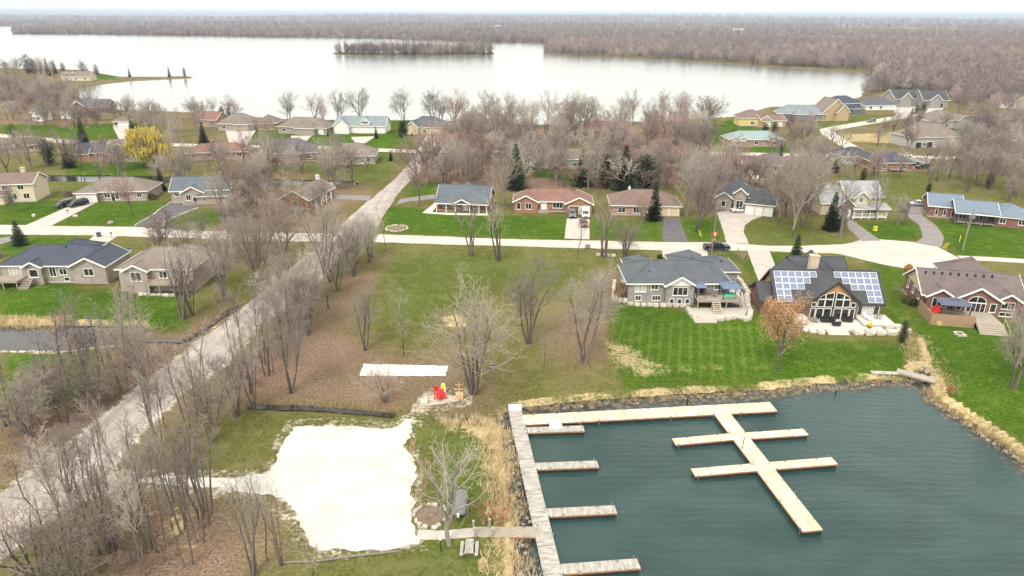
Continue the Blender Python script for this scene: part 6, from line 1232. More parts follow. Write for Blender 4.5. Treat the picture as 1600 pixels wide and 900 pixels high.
# hand-placed trees around the near lots
NEAR = [('broad tangled bare tree leaning right behind the gravel patch with red chairs',740,615,428,'broad',0,.85), ('upright many-stemmed bare tree in the middle of the vacant lot',826,537,392,'vase',0,1.0), ('twin-stemmed bare tree at the left edge of the striped lawn',912,567,408,'vase',2,1.0),
 ('thin lone sapling right of the leaning tree',850,583,500,'slim',0,.7), ('slender single bare tree above the middle of the white sheet',631,556,432,'slim',0,.8), ('pale slim bare clump behind the left end of the white sheet',571,548,440,'vase',2,.75), ('small bare tree standing in front of the white sheet',602,628,556,'broad',1,1.0),
 ('tall slender bare tree on the right verge of the diagonal road',513,482,318,'slim',1,1.1), ('dense bare clump by the road left of the white sheet',482,523,395,'vase',1,.9), ('tall forked bare tree with dark stems left of the white sheet',455,614,440,'vase',0,.75), ('short dead stem beside the tall forked tree on the leaf litter',428,585,535,'slim',0,.8),
 ('bare clump at the corner of the diagonal and cross roads',553,432,335,'vase',2,.8), ('bare tree at the lot corner just below the cross road',577,410,325,'vase',0,.8), ('slim bare tree at the corner, nearest the cross road',603,393,318,'slim',1,1.0), ('twin-trunk bare tree on the verge below the veranda house',736,400,305,'pollard',0,.9),
 ('thick cut-back bare tree on the verge between veranda and orange brick houses',779,407,288,'pollard',1,1.0), ('bare tree with clean trunk below the orange brick driveway',902,403,315,'slim',1,1.1), ('pale multi-stemmed tree growing above the low stone seat',943,401,292,'pollard',1,1.1), ('leaning bare tree with pink twigs right of the stone seat',976,401,335,'broad',0,1.0),
 ('large pale bare tree on the left verge where the roads cross',507,427,305,'vase',2,1.0), ('stout bare tree just left of the road crossing',444,397,300,'broad',1,1.0), ('dark-trunked bare tree behind the tan walkout house lawn',287,498,372,'pollard',0,1.0), ('second dark trunk beside the tan walkout house lawn',300,492,380,'vase',1,.9),
 ('straight dark trunk standing in front of the canal',114,603,455,'grove',1,1.15), ('thick leaning trunk right of the straight dark one at the canal',152,590,458,'grove',0,1.15), ('forked bare tree on the canal bank',166,575,462,'grove',0,1.15), ('bare tree on the right end of the canal bank',196,542,440,'grove',1,1.15), ('tall dark bare tree where the canal meets the ditch',217,543,420,'grove',1,1.15), ('slim tree between the two leaning canal trunks',138,592,480,'grove',0,1.15),
 ('broken-topped bare tree at the left edge above the road',12,665,545,'pollard',1,1.0), ('bushy bare tree at the left edge by the dark lawn',52,640,560,'broad',1,.9), ('large multi-stemmed tree at the right edge by the reedy shore',1582,607,452,'vase',1,.9), ('bare tree leaning behind the large one at the right edge',1606,580,430,'vase',0,.9),
 ('leaning tree with bare spreading limbs beside the covered trailer',702,852,676,'rounder',0,1.0), ('tall bare trunk left of the gravel pad near the bottom',397,897,735,'pollard',0,.75), ('pair of thin bare stems beside the pad corner',418,876,740,'slim',1,1.0), ('bare dead stem nearest the gravel pad corner',440,884,752,'pollard',1,.5), ('small bare tree at the bottom edge of the gravel pad',491,905,830,'slim',0,1.4),
 ('front trunk of the grove left of the entrance drive',295,884,680,'grove',1,.8), ('right trunk of the grove below the entrance drive',323,822,640,'grove',0,.8), ('second trunk from the right in the grove below the entrance drive',312,818,650,'slim',1,1.3), ('middle trunk of the grove beside the straw patch',288,830,640,'grove',2,.8), ('dark thin trunk above the straw patch in the grove',272,783,625,'grove',0,.8), ('left tall trunk of the grove by the diagonal road',252,862,660,'grove',1,.8), ('leaning trunk of the grove pointing up the road',235,858,655,'grove',0,.8), ('rear leaning trunk of the grove by the road bend',214,803,610,'grove',2,.8),
 ('bare pale tree with radiating limbs low in the left corner',182,860,748,'broad',0,1.1), ('leaning bare stems on the near side of the diagonal road bend',167,764,610,'grove',1,.8), ('small bare tree on the near verge of the road',108,776,655,'vase',2,.8), ('slim dark tree on the near verge further down the road',64,816,690,'slim',1,1.2), ('low bare tree by the bottom left of the road',90,792,680,'vase',0,.8), ('spreading bare tree in the bottom left corner',60,905,760,'broad',1,1.0), ('tangled bare tree at the bottom edge left of the grove',130,915,770,'broad',0,.9), ('bare pink-twigged tree above the entrance drive',330,690,560,'broad',0,.8), ('bare tree by the left end of the ditch',372,650,520,'vase',1,.8), ('second bare tree by the left end of the ditch',398,640,530,'pollard',0,.8),
 ('bare tree by the bend between the drive and the road',250,700,560,'grove',2,.8), ('pale bare tree left of the diagonal road by the dark lawn',232,612,500,'broad',1,.9), ('tall thin tree on the near road edge above the bend',316,640,500,'slim',0,1.1), ('spindly tree on the left verge above the canal ditch',350,470,340,'vase',2,.9), ('bare tree on the left verge facing the large road-crossing tree',404,440,320,'broad',0,.9),
 ('round bare maple on the white-garage bungalow lawn',207,337,262,'mid',1,.9), ('small bare tree on the cream house lawn',23,332,280,'mid',2,.9), ('bare grey tree in front of the slate porch house',345,335,262,'mid',4,1.0), ('dark-trunked tree right of the twin-garage driveway',1088,362,262,'mid',0,1.0), ('bare tree beside the farmhouse drive on the front lawn',1402,352,300,'mid',3,.8), ('leaning bare tree on the farmhouse lawn edge',1413,354,305,'mid',0,.7), ('tall bare tree right of the curved drive',1368,345,262,'mid',2,.6), ('tall pale tree left of the farmhouse',1238,372,205,'birch',0,.7), ('pink-twigged tree hiding the right end of the slate porch house',372,330,238,'midred',0,1.1), ('tall bare tree between the slate porch house and the brick cottage',398,340,245,'mid',0,1.0), ('bare tree in front of the brick cottage gable',428,338,262,'mid',2,1.0), ('tall bare tree right of the double-garage bungalow',1073,338,232,'mid',3,1.0), ('bushy bare tree left of the steep-gabled house',1102,336,238,'mid',2,1.1), ('tall pale tree right of the steep-gabled house garages',1216,352,225,'birch',0,.9), ('bare tree nearest the farmhouse left wall',1262,345,235,'mid',4,1.0), ('broad bare tree behind the metal-roof ranch',1512,300,222,'mid',0,1.1), ('bare tree at the right end of the metal-roof ranch',1585,302,232,'mid',3,1.1), ('pink bare tree left of the veranda house',655,322,250,'midred',0,.9), ('bare tree between the veranda and orange brick houses',785,326,232,'mid',4,.9), ('bare pink maple before the double-garage bungalow',1003,350,300,'midred',0,1.1), ('slim tall tree by the farmhouse drive',1313,372,270,'mid',3,.6)]
for lb, px, py, top, key, wh, sx in NEAR: tree(lb, px, py, top, key, wh, sx=sx, group='bare trees around the near lots')
# scattered trees of the rows behind
EXCL = FOOT + [ROAD_A, ROAD_B, PAD, GHOLD] if 'GHOLD' in globals() else FOOT + [ROAD_A, ROAD_B, PAD]
for k_, px in DRV: EXCL.append(W(px))
for s_ in ([(-80,207),(120,223),(500,230.5),(655,237),(960,239),(1200,241.5),(1455,246)], [(1345,238),(1322,226),(1294,208),(1320,197.5),(1415,181.5),(1545,181)]): EXCL.append(strip(s_, 8))
taken = []
def scatter_points(poly_px, n, seed, space, margin=.8):
    rs_ = np.random.RandomState(seed); poly = W(poly_px); lo, hi = poly.min(0), poly.max(0); c = rs_.uniform(0,1,(n*14,2))*(hi-lo)+lo
    ok = sdpoly(c, poly, 5) > 0
    for e in EXCL: ok &= sdpoly(c, e, 4) < -margin
    ok &= water_depth(c) < -1.2
    out = []
    for p in c[ok]:
        if all((p[0]-q[0])**2+(p[1]-q[1])**2 > space*space for q in taken): out.append(p); taken.append(p)
        if len(out) >= n: break
    return out
SC = [('bare tree in the thicket around the far left houses','trees among the far left houses',[(0,135),(125,145),(165,178),(160,200),(0,208)],24,'mid',(11,16),5), ('bare tree between the left lake houses','trees between the left lake houses',[(165,170),(340,180),(430,190),(430,226),(280,224),(165,215)],22,'mid',(8,13),5),
 ('bare tree on the banks of the middle canal','trees along the middle canal',[(0,255),(60,250),(240,252),(400,256),(600,262),(560,300),(380,305),(240,296),(100,290),(0,300)],30,'mid',(10,15),5.2), ('bare tree in the dense central thicket','trees of the central thicket',[(690,212),(800,212),(1110,205),(1112,236),(690,234)],26,'mid',(14,20),4.5), ('bare tree in the central thicket behind the brick bungalows','trees of the central thicket',[(690,243),(1110,243),(1110,300),(780,296),(640,288)],36,'mid',(12,18),4.8),
 ('bare lakeside tree on the near shore lawns','trees on the near lake shore',[(425,188.5),(700,190),(900,196),(1075,189),(1075,196),(900,206),(700,201),(425,199)],22,'mid',(12,19),6), ('bare tree in the wooded strip left of the farmhouse','trees left of the farmhouse',[(1070,262),(1180,275),(1285,280),(1278,360),(1215,372),(1210,330),(1085,330)],24,'mid',(10,16),5), ('bare tree in the gardens above the farmhouse','trees above the farmhouse',[(1150,246),(1400,270),(1480,255),(1600,262),(1600,330),(1500,292),(1440,290),(1300,282)],24,'mid',(9,15),5.5),
 ('bare tree among the houses by the winding road','trees by the winding road',[(1230,200),(1290,212),(1330,240),(1230,238)],7,'mid',(8,13),5), ('bare tree in the gardens right of the winding road','trees right of the winding road',[(1350,215),(1425,205),(1500,205),(1600,195),(1600,246),(1360,240)],22,'mid',(8,14),5.5), ('bare tree at the right edge in front of the woods','trees in front of the right woods',[(1490,170),(1600,172),(1600,200),(1510,200)],12,'mid',(9,14),5),
 ('bare tree on the left verge of the diagonal road','trees on the left road verge',[(330,440),(440,380),(520,330),(560,300),(480,300),(380,330),(320,400)],14,'mid',(8,12),5), ('bare tree in the thicket between road bend and canal','trees between road bend and canal',[(0,660),(120,600),(220,560),(300,520),(250,580),(120,680),(0,760)],9,'broad',(7,11),5), ('slender bare tree between road bend and canal','slender trees between road bend and canal',[(0,680),(120,620),(220,575),(300,525),(260,590),(130,690),(0,770)],10,'grove',(11,14),3.6), ('bare tree in the grove below the entrance drive','trees of the grove below the drive',[(90,800),(190,770),(330,775),(360,800),(330,900),(60,930)],9,'grove',(11,14),3), ('bare tree between the diagonal road and the leaf-strewn lot','trees on the right road verge',[(190,735),(380,600),(430,520),(470,500),(430,600),(360,650),(250,735)],12,'grove',(11,14),3.2), ('bare tree on the lot side of the diagonal road','trees on the lot side of the road',[(400,530),(470,470),(545,405),(600,385),(590,410),(540,450),(480,540),(420,590)],12,'vase',(8,12),4), ('bare tree along the near left stretch of the diagonal road','trees along the near road',[(60,800),(165,728),(230,690),(330,600),(390,540),(400,560),(300,650),(210,735),(120,800)],12,'grove',(11,14),3.6),
 ('bare tree around the left bungalows below the cross road','trees around the left bungalows',[(170,395),(320,380),(440,385),(330,470),(310,440),(190,400)],8,'mid',(8,12),4.5), ('bare tree on the far left point','trees on the far left point',[(60,112),(150,113),(180,122),(120,128),(0,128),(0,112)],10,'mid',(12,17),6)]
for i, (lb, gp, px, n, key, hr, sp) in enumerate(SC):
    rr = random.Random(900+i)
    sp_ = sorted(scatter_points(px, n, 40+i, sp), key=lambda p: p[0]/p[1])
    for j_, p in enumerate(sp_): tree(lb + ', ' + nth(j_, len(sp_)), 0, 0, key=key, H=rr.uniform(*hr), group=gp, pos=Vector((p[0],p[1],0)), sx=rr.uniform(.9,1.3))
# evergreens
def conifer(seed, H, rad, kind='spruce', n_lay=24, per=13):
    r = random.Random(seed); tk, cr = MB(), MB(); tk.tube([Vector((0,0,-.1)),Vector((0,0,H*.5)),Vector((0,0,H*.97))],[H*.018,H*.011,H*.002],6)
    for l in range(n_lay):
        t = l/(n_lay-1); z = H*(.06+.92*t); rr_ = rad*((1-t)**.85 if kind == 'spruce' else (math.sin(math.pi*min(1,.18+.82*t))**.55))+.06
        k = max(4, int(per*(1-.55*t)))
        for j in range(k):
            a = 6.283*(j+r.random())/k+l; Lb = rr_*r.uniform(.72,1.15); droop = (-.28 if kind == 'spruce' else .5)+r.uniform(-.1,.1)
            d = Vector((math.cos(a),math.sin(a),0)); sd_ = Vector((-d.y,d.x,0)); base = Vector((0,0,z))
            m_ = max(2, int(Lb/.32))
            for q in range(m_):
                f = (q+.5)/m_; c = base+d*(Lb*f)+Vector((0,0,droop*Lb*f*(1 if kind == 'spruce' else .8))); wv = .26+.34*(1-f)*Lb*.5
                for s_ in (-1,1):
                    tip = c+sd_*(s_*wv*r.uniform(.8,1.5))+d*r.uniform(.12,.34)+Vector((0,0,r.uniform(-.22,.12))); b0 = c-d*.2; b1 = c+d*.34+Vector((0,0,.1))
                    cr.add([tuple(b0),tuple(b1),tuple(tip)],[(0,1,2)])
            tp = base+d*Lb*1.08+Vector((0,0,droop*Lb)); cr.add([tuple(base+d*Lb*.7+sd_*.13+Vector((0,0,droop*Lb*.7))),tuple(base+d*Lb*.7-sd_*.13+Vector((0,0,droop*Lb*.7))),tuple(tp)],[(0,1,2)])
    return tk, cr
def ev_arch(key, seed, H, rad, kind, m_, **kw):
    tk, cr = conifer(seed, H, rad, kind, **kw); ARCH.setdefault(key, []).append((tk.mesh('trunk', M['bark']), cr.mesh('crown', M[m_]), H))
ev_arch('spruce',1,9,2.3,'spruce','spruce'); ev_arch('spruce',2,9,2.0,'spruce','spruce'); ev_arch('blue',3,9,2.7,'spruce','bluespruce'); ev_arch('cedar',4,6,1.1,'cedar','cedar',n_lay=18,per=10); ev_arch('pine',5,10,3.0,'cedar','spruce',n_lay=16,per=10)
EV = [('dark spruce left of the yellow willow by the shore road',131,224,183,'spruce',1.0), ('slim dark spruce beside the brown-roofed garage',207,207,178,'spruce',.8), ('blue-green spruce on the lawn above the long red bungalow',319,224,192,'blue',1.0), ('full blue-green spruce on the south verge of the cross road',32,383,343,'blue',1.1), ('dark spruce beside the rounded pine at the middle canal',109,262,218,'spruce',1.0), ('rounded dark pine left of the navy-roofed cottage',79,258,218,'pine',1.0), ('spruce at the right end of the white-garage bungalow',253,298,261,'spruce',.9), ('bushy pine beside the brown-roofed cottage at the far left',24,224,192,'pine',.9),
 ('small spruce on the lawn by the wide taupe lake house',513,213,199,'blue',.8), ('young spruce in front of the blue-roof lake house',588,216,197,'blue',.8), ('left of two dark columnar cedars by the white-gable lake house',627,214,188,'cedar',1.2), ('right of two dark columnar cedars by the white-gable lake house',632.5,214,188,'cedar',1.2), ('small spruce on the verge right of the taupe hip bungalow',611,251,234,'blue',1.0), ('tall spruce at the left side of the central thicket',806,296,224,'spruce',1.1), ('spruce in front of the grey thicket house',909,290,232,'spruce',1.2), ('leftmost of the evergreens behind the double-garage bungalow',946,294,240,'pine',1.0), ('tallest of the evergreens behind the double-garage bungalow',975,296,226,'spruce',1.2), ('rightmost of the evergreens behind the double-garage bungalow',1006,296,240,'pine',1.1),
 ('tall dark spruce in front of the double-garage bungalow',1021,344,282,'spruce',.95), ('full spruce left of the solar panel house',1240,420,366,'spruce',1.15), ('spruce in front of the farmhouse garage wing',1297,360,300,'spruce',1.0), ('low dark spruce at the corner of the farmhouse drive',1312,358,322,'pine',.9), ('clump of upright dark cedars above the farmhouse',1305,270,248,'cedar',1.4), ('bright green cedar right of the hidden garden above the farmhouse',1348,283,262,'cedar',1.3), ('spruce beside the winding road',1422,191,168,'spruce',1.0), ('bushy evergreen in front of the black-garage house',1442,177,158,'pine',1.1), ('dark evergreen left of the black-garage house drive',1432,176,164,'cedar',1.6), ('tall cedar left of the teal-roofed bungalow',1097,217,184,'cedar',1.4), ('small spruce right of the teal-roofed bungalow',1219,243,219,'spruce',.9),
 ('narrow dark cedar on the lawn between the solar and brick houses',1408,537,499,'cedar',.75), ('rounded dark pine by the pink-roof house at the shore',348,183,165,'pine',1.1), ('slim dark spruce beside the rounded pine at the pink-roof house',359,182,162,'spruce',.8), ('lone dark spruce near the root of the thin spit',203,120.5,106,'spruce',.8), ('dark cedar in the middle of the thin spit',265,120.5,103,'spruce',.7), ('rounded evergreen at the tip of the thin spit',289,120.5,105,'pine',.7), ('tall pine on the far left point',46,116,84,'pine',.9), ('second pine on the far left point',54,116,91,'pine',.8), ('slim spruce among the pines of the far left point',76,119,91,'spruce',.9), ('dark spruce right of the pines on the far left point',66,117,97,'spruce',1.0), ('spruce above the dormer cottage',87,115,93,'spruce',.8), ('short dark pine behind the dormer cottage',100,115,97,'pine',.8), ('dark pine right of the dormer cottage',152,119,100,'pine',.8), ('spruce by the blue-grey lake house lawn',644,213,205,'spruce',.9),
 ('dark evergreen bush by the cream house canal lawn',190,300,290,'pine',1.2), ('cedar hedge tree right of the teal-roof bungalow garden',1210,206,190,'pine',1.4), ('dark cedar hedge end by the yellow house',1195,207,192,'pine',1.4), ('evergreen between the green-roof house and the lane',1165,272,256,'cedar',1.6), ('dark spruce in the yard right of the navy-roof bungalow',1545,292,268,'pine',1.0), ('dark evergreen on the slope right of the ranch house',1450,300,285,'pine',1.1)]
for lb, px, py, top, key, sx in EV: tree(lb, px, py, top, key, None, group=None, sx=sx, name={'cedar':'cedar_tree','pine':'pine_tree'}.get(key,'spruce_tree'))
# willow and orange-budded tree: bare frame plus small leaf blades
def leafy(seed, form, H, m_, nleaf, size, droop, spread):
    g = bare_tree(seed, form, H, 1.5, 1); r = random.Random(seed); lf = MB(); cv_ = g.crown.v
    for i in range(nleaf):
        p = Vector(r.choice(cv_)) + Vector((r.gauss(0,spread),r.gauss(0,spread),r.gauss(0,spread)))
        if droop:
            L = r.uniform(.8,2.6); a = r.uniform(0,6.28); d = Vector((math.cos(a)*.11,math.sin(a)*.11,0)); e = Vector((r.uniform(-.2,.2),r.uniform(-.2,.2),-L)); z0 = max(.3,p.z-L); lf.add([tuple(p-d),tuple(p+d),tuple(Vector((p.x+e.x,p.y+e.y,z0)))],[(0,1,2)])
        else:
            a = Vector((r.gauss(0,1),r.gauss(0,1),r.gauss(0,1))).normalized()*size; b_ = Vector((r.gauss(0,1),r.gauss(0,1),r.gauss(0,1))).normalized()*size; lf.add([tuple(p),tuple(p+a),tuple(p+b_)],[(0,1,2)])
    return g, lf
for nm, lb, args, px, py, top, sx, m_ in (('willow_tree','golden weeping willow between the dormer house and the long red bungalow',(81,'round',11,'leaf_willow',9500,.2,True,.35),243,257,196,1.75,'leaf_willow'), ('budding_tree','orange-budded tree on the lawn left of the stone terrace',(93,'round',9,'leaf_orange',7000,.13,False,.22),1213,580,452,.85,'leaf_orange'), ('rust_conifer','small rust-brown tree in front of the navy-roof cottage',(97,'slim',8,'straw_red',1800,.3,False,.3),167,243,212,1.1,'straw_red')):
    g, lf = leafy(*args); q = P(px, py); h = height_for(q, top); r = empty(nm, (q.x,q.y,0), 1.0); tag(r, lb, 'tree'); k = h/args[2]; r.scale = (k*sx,k*sx,k)
    g.trunk.build('trunk', M['bark'], r); g.crown.build('crown', M['tw_tan'], r); lf.build('leaves', M[m_], r)
# shrubs that stand on their own
def bush(label, px, py, top, m_, seed, sx=1.2, name='shrub', n=900):
    q = P(px, py); h = height_for(q, top); g = bare_tree(seed, 'shrub', 2.0, 1.3); r = empty(name, (q.x,q.y,0), seed); tag(r, label, 'shrub'); k = h/2.0; r.scale = (k*sx,k*sx,k)
    g.trunk.build('stems', M[m_], r); g.crown.build('twigs', M[m_], r)
    if n:
        rr = random.Random(seed); lf = MB()
        for i in range(n):
            a, e = rr.uniform(0,6.28), rr.uniform(0,1.57); q_ = rr.uniform(.55,1.0); p = Vector((math.cos(a)*math.cos(e)*.95*q_, math.sin(a)*math.cos(e)*.95*q_, .15+1.7*math.sin(e)*q_)); b_ = [Vector((rr.gauss(0,.1),rr.gauss(0,.1),rr.gauss(0,.1))) for _ in range(3)]; lf.add([tuple(p+v) for v in b_],[(0,1,2)])
        lf.build('leaves', M[m_], r)
bush('red-twigged dogwood bush on the reedy bank left of the walkway',777,818,782,'tw_dogwood',5,1.3,n=0); bush('red-twigged bush by the creek mouth',1476,612,596,'tw_dogwood',6,1.6,n=0); bush('orange-leaved bush at the near rim of the turning circle',1419,424,412,'leaf_orange',7,1.2); bush('dark evergreen bush at the corner of the brick house',1418,473,461,'cedar',8,1.6); bush('dark evergreen bush nearest the brick house side wall',1427,478,466,'cedar',9,1.3)
bush('twiggy brown bush on the slope above the brick house bushes',1403,460,446,'tw_mauve',10,1.5,n=0); bush('rusty cedar shrubs behind the white stone wall of the grey house',969,468,440,'straw_red',11,.9); bush('dark clipped bush behind the grey house roof by the drive',1031,404,397,'spruce',12,1.4); bush('yellow-flowered shrub below the brick house fence',1466,508,500,'leaf_willow',13,1.2); bush('brown heap bush on the lawn end of the cream house',106,306,296,'tw_red',14,1.8,n=500); bush('green rounded bush right of the white-garage bungalow',238,312,301,'cedar',15,1.5); bush('yellow-green bush on the shore below the yellow house',1147,210,200,'yellowgreen',16,1.7); bush('pale green young tree on the shore left of the yellow house',1125,196,182,'yellowgreen',17,1.0); bush('brush heap inside the ring of stones beside the pad',673,808,795,'tw_mauve',18,1.3,n=0); bush('small spiky grass tuft on the grass by the bottom reeds',755,890,872,'straw',19,.8); bush('pale bare bush on the verge behind the solar house drive',1158,412,385,'tw_red',20,.8,n=0); bush('dark low shrub at the front door of the charcoal-roof bungalow',66,440,425,'tw_red',21,2.2,n=400); bush('dark brown low bush at the far left below the cross road',2,402,394,'tw_mauve',22,1.5,n=500); bush('brown bush in the ditch below the cross road by the stone seat',918,388,381,'tw_mauve',23,1.5,n=300)
# dry reeds, brush and grass on the banks: uncountable, one object each
def blades(name, label, pts, m_, hr, wd, n_each, seed, spread, cat='reeds'):
    r = np.random.RandomState(seed); N = len(pts)*n_each; b_ = np.repeat(np.array(pts)[:, :2], n_each, 0)+r.normal(0,spread,(N,2)); h = r.uniform(hr[0],hr[1],N); a = r.uniform(0,6.28,N); ln = r.normal(0,.35,(N,2))*h[:,None]
    zb = np.where(water_depth(b_) > 0, WZ, WZ*smooth(water_depth(b_),-1.6,0)); d = np.stack([np.cos(a),np.sin(a)],1)*wd
    v = np.zeros((N,3,3)); v[:,0,:2] = b_-d; v[:,1,:2] = b_+d; v[:,2,:2] = b_+ln; v[:,0,2] = zb-.05; v[:,1,2] = zb-.05; v[:,2,2] = zb+h
    me_ = bpy.data.meshes.new(name); me_.from_pydata(v.reshape(-1,3).tolist(), [], np.arange(N*3).reshape(-1,3).tolist()); me_.materials.append(M[m_]); o = link(name, me_); tag(o, label, cat, kind='stuff'); return o
def along(poly_pts, step, jit, seed):
    r = random.Random(seed); q = [P(*p) for p in poly_pts]; out = []
    for a, b in zip(q, q[1:]):
        n = max(1, int((b-a).length/step))
        for i in range(n): p = a+(b-a)*((i+r.random())/n); out.append((p.x+r.gauss(0,jit), p.y+r.gauss(0,jit)))
    return out
blades('dry_reeds', 'straw-coloured reeds and dead grass along the top shore of the bay', along([(806,638),(890,628),(960,623),(1060,616),(1200,609),(1275,599),(1362,593),(1425,590)],.24,.7,1), 'straw', (.15,.6), .03, 14, 1, .2)
blades('bank_reeds', 'thick straw reeds on the bank left of the plank walkway', along([(690,660),(745,660),(772,668),(790,672)],.12,.6,2)+along([(775,668),(782,710),(786,760),(792,815)],.07,1.1,3)+along([(792,840),(797,880),(795,930)],.08,1.3,4), 'straw', (.3,1.0), .03, 16, 2, .3)
blades('bank_brush', 'reddish dead stalks mixed into the reeds by the walkway', along([(760,675),(775,720),(780,780),(795,800)],.5,.9,5)+along([(640,690),(656,740),(660,800)],.8,.4,25), 'straw_red', (.5,1.3), .025, 22, 3, .35)
blades('right_reeds', 'straw reeds edging the right shore of the bay', along([(1452,606),(1462,622),(1515,655),(1558,682),(1605,715),(1660,755)],.1,.55,6), 'straw', (.25,.8), .03, 14, 4, .25); blades('creek_reeds', 'dry grass along the stony creek between the right lawns', along([(1422,520),(1432,548),(1452,575),(1468,598)],.15,1.3,7)+along([(1415,520),(1422,548),(1425,575)],.2,.6,8), 'straw', (.2,.6), .03, 12, 5, .3)
blades('canal_reeds', 'straw reed bed on the far bank of the left canal', along([(-40,502),(0,503),(60,504),(104,505)],.1,1.0,9), 'straw', (.4,1.1), .03, 16, 6, .3)
blades('ditch_grass', 'dead grass overhanging the ditches of the vacant lot', along([(385,629),(470,630),(545,634),(616,641)],.25,.3,10)+along([(290,528),(315,514),(372,470)],.3,.35,28)+along([(690,662),(760,664)],.25,.3,11)+along([(690,643),(760,650)],.3,.3,26), 'straw_red', (.15,.45), .03, 14, 7, .25)
SH = bare_tree(201,'shrub',2.0,1.5); SV = np.array(SH.trunk.v+SH.crown.v); SF = SH.trunk.f+[tuple(i+len(SH.trunk.v) for i in f) for f in SH.crown.f]
def brush(name, label, regions, m_, hr, seed):
    r = np.random.RandomState(seed); vs = []; fs = []; b0 = 0
    for px, n, sp in regions:
        for p in scatter_points(px, n, seed+n, sp, .3):
            a = r.uniform(0,6.28); k = r.uniform(*hr)/2; c, s = math.cos(a), math.sin(a); v = SV*k*np.array([1.25,1.25,1]); q = np.stack([v[:,0]*c-v[:,1]*s+p[0], v[:,0]*s+v[:,1]*c+p[1], v[:,2]],1)
            vs.append(q); fs += [tuple(i+b0 for i in f) for f in SF]; b0 += len(q)
    me_ = bpy.data.meshes.new(name); me_.from_pydata(np.concatenate(vs).tolist(), [], fs); me_.materials.append(M[m_]); tag(link(name, me_), label, 'brush', kind='stuff')
brush('roadside_brush', 'mauve bare undergrowth between the diagonal road and the lots', [([(345,590),(420,520),(470,500),(440,600),(330,690),(230,735),(200,735)],26,1.6), ([(60,820),(180,775),(330,780),(330,840),(220,930),(60,930)],26,1.8), ([(0,660),(130,600),(200,560),(290,525),(240,585),(110,690),(0,770)],26,1.9)], 'tw_red', (0.8,2.0), 61)
brush('thicket_brush', 'bare undergrowth of the central thicket and canal banks', [([(690,245),(1110,245),(1100,300),(780,298),(640,290)],70,2.2), ([(330,300),(540,300),(470,345),(400,352),(330,340)],25,2.2), ([(1080,280),(1270,290),(1270,350),(1205,345),(1080,320)],30,2.2), ([(0,150),(130,160),(160,205),(0,206)],40,2.5)], 'tw_red', (1.4,3.2), 62)
# stones along the waterline and creek
mbs = {}
def rocks(name, label, pts, seed, sz):
    r = random.Random(seed); mb = MB()
    for (x, y) in pts:
        s = r.uniform(*sz); sm = stone_mesh(r.randrange(50)); a = r.uniform(0,6.28); c, sn = math.cos(a), math.sin(a); zz = WZ+.1+r.uniform(-.1,.2)
        mb.add([((v[0]*c-v[1]*sn)*s+x,(v[0]*sn+v[1]*c)*s*.8+y,v[2]*s*.6+zz) for v in sm.v], sm.f)
    tag(mb.build(name, M['rock_dark']), label, 'stones', kind='stuff')
rocks('shore_stones', 'small stones along the waterline of the bay', along([(810,643),(893,632.5),(960,627.5),(1060,620.5),(1200,612.5),(1275,603.5),(1362,597.5),(1425,595.5)],3.2,.2,31)+along([(794,655),(795,700),(805,767),(813,807),(812,847),(814,883),(812,920)],.6,.45,32)+along([(1450,611),(1510,658),(1600,721)],.8,.3,33), 41, (.15,.5))
rocks('creek_stones', 'grey stones in the creek bed between the right lawns', along([(1424,525),(1436,552),(1440,570),(1446,590)],.25,.6,34), 42, (.25,.7))

# ---------------------------------------------------------------- far woods: one mass
PROTO = bpy.data.collections.new('far_tree_kinds')
def proto(nm, mb, mats):
    me_ = mb.mesh(nm, mats); o = bpy.data.objects.new(nm, me_); PROTO.objects.link(o); return o
def far_tree(seed, tw, tf):
    g = bare_tree(seed, 'farround', 12.5, tf, 2); mb = MB(); mb.add(g.trunk.v, g.trunk.f); mb.mi = 1; mb.add(g.crown.v, g.crown.f); return mb
for i, (tw, tf) in enumerate((('tw_far',4.2),('tw_far',4.2),('tw_mauve',4.2),('tw_red',4.2),('tw_far',4.6),('tw_far',4.2),('tw_mauve',4.0),('tw_grey',4.2))): proto('kind_%02d' % i, far_tree(301+i%4, tw, tf), [M['bark'], M[tw]])
tk, cr = conifer(9, 13, 2.2, 'spruce', 14, 7); mbc = MB(); mbc.add(tk.v, tk.f); mbc.mi = 1; mbc.add(cr.v, cr.f); proto('kind_90', mbc, [M['bark'], M['spruce']])
def wood_points(regions, seed):
    r = np.random.RandomState(seed); allp = []; alls = []
    for px, sp, con, sc in regions:
        poly = W(px); lo, hi = poly.min(0), poly.max(0); area = np.prod(hi-lo); n = int(area/(sp*sp)); n = min(n, 400000)
        c = r.uniform(0,1,(n,2))*(hi-lo)+lo; c = c[sdpoly(c, poly, 5) > 0]; ok = water_depth(c) < -1.5
        for e in EXCL: ok &= sdpoly(c, e, 4) < -2
        for e in FIELDS: ok &= sdpoly(c, W(e), 5) < 0
        c = c[ok]; allp.append(c); alls.append(np.stack([np.full(len(c), con), r.uniform(.75,1.2,len(c))*sc],1))
    return np.concatenate(allp), np.concatenate(alls)
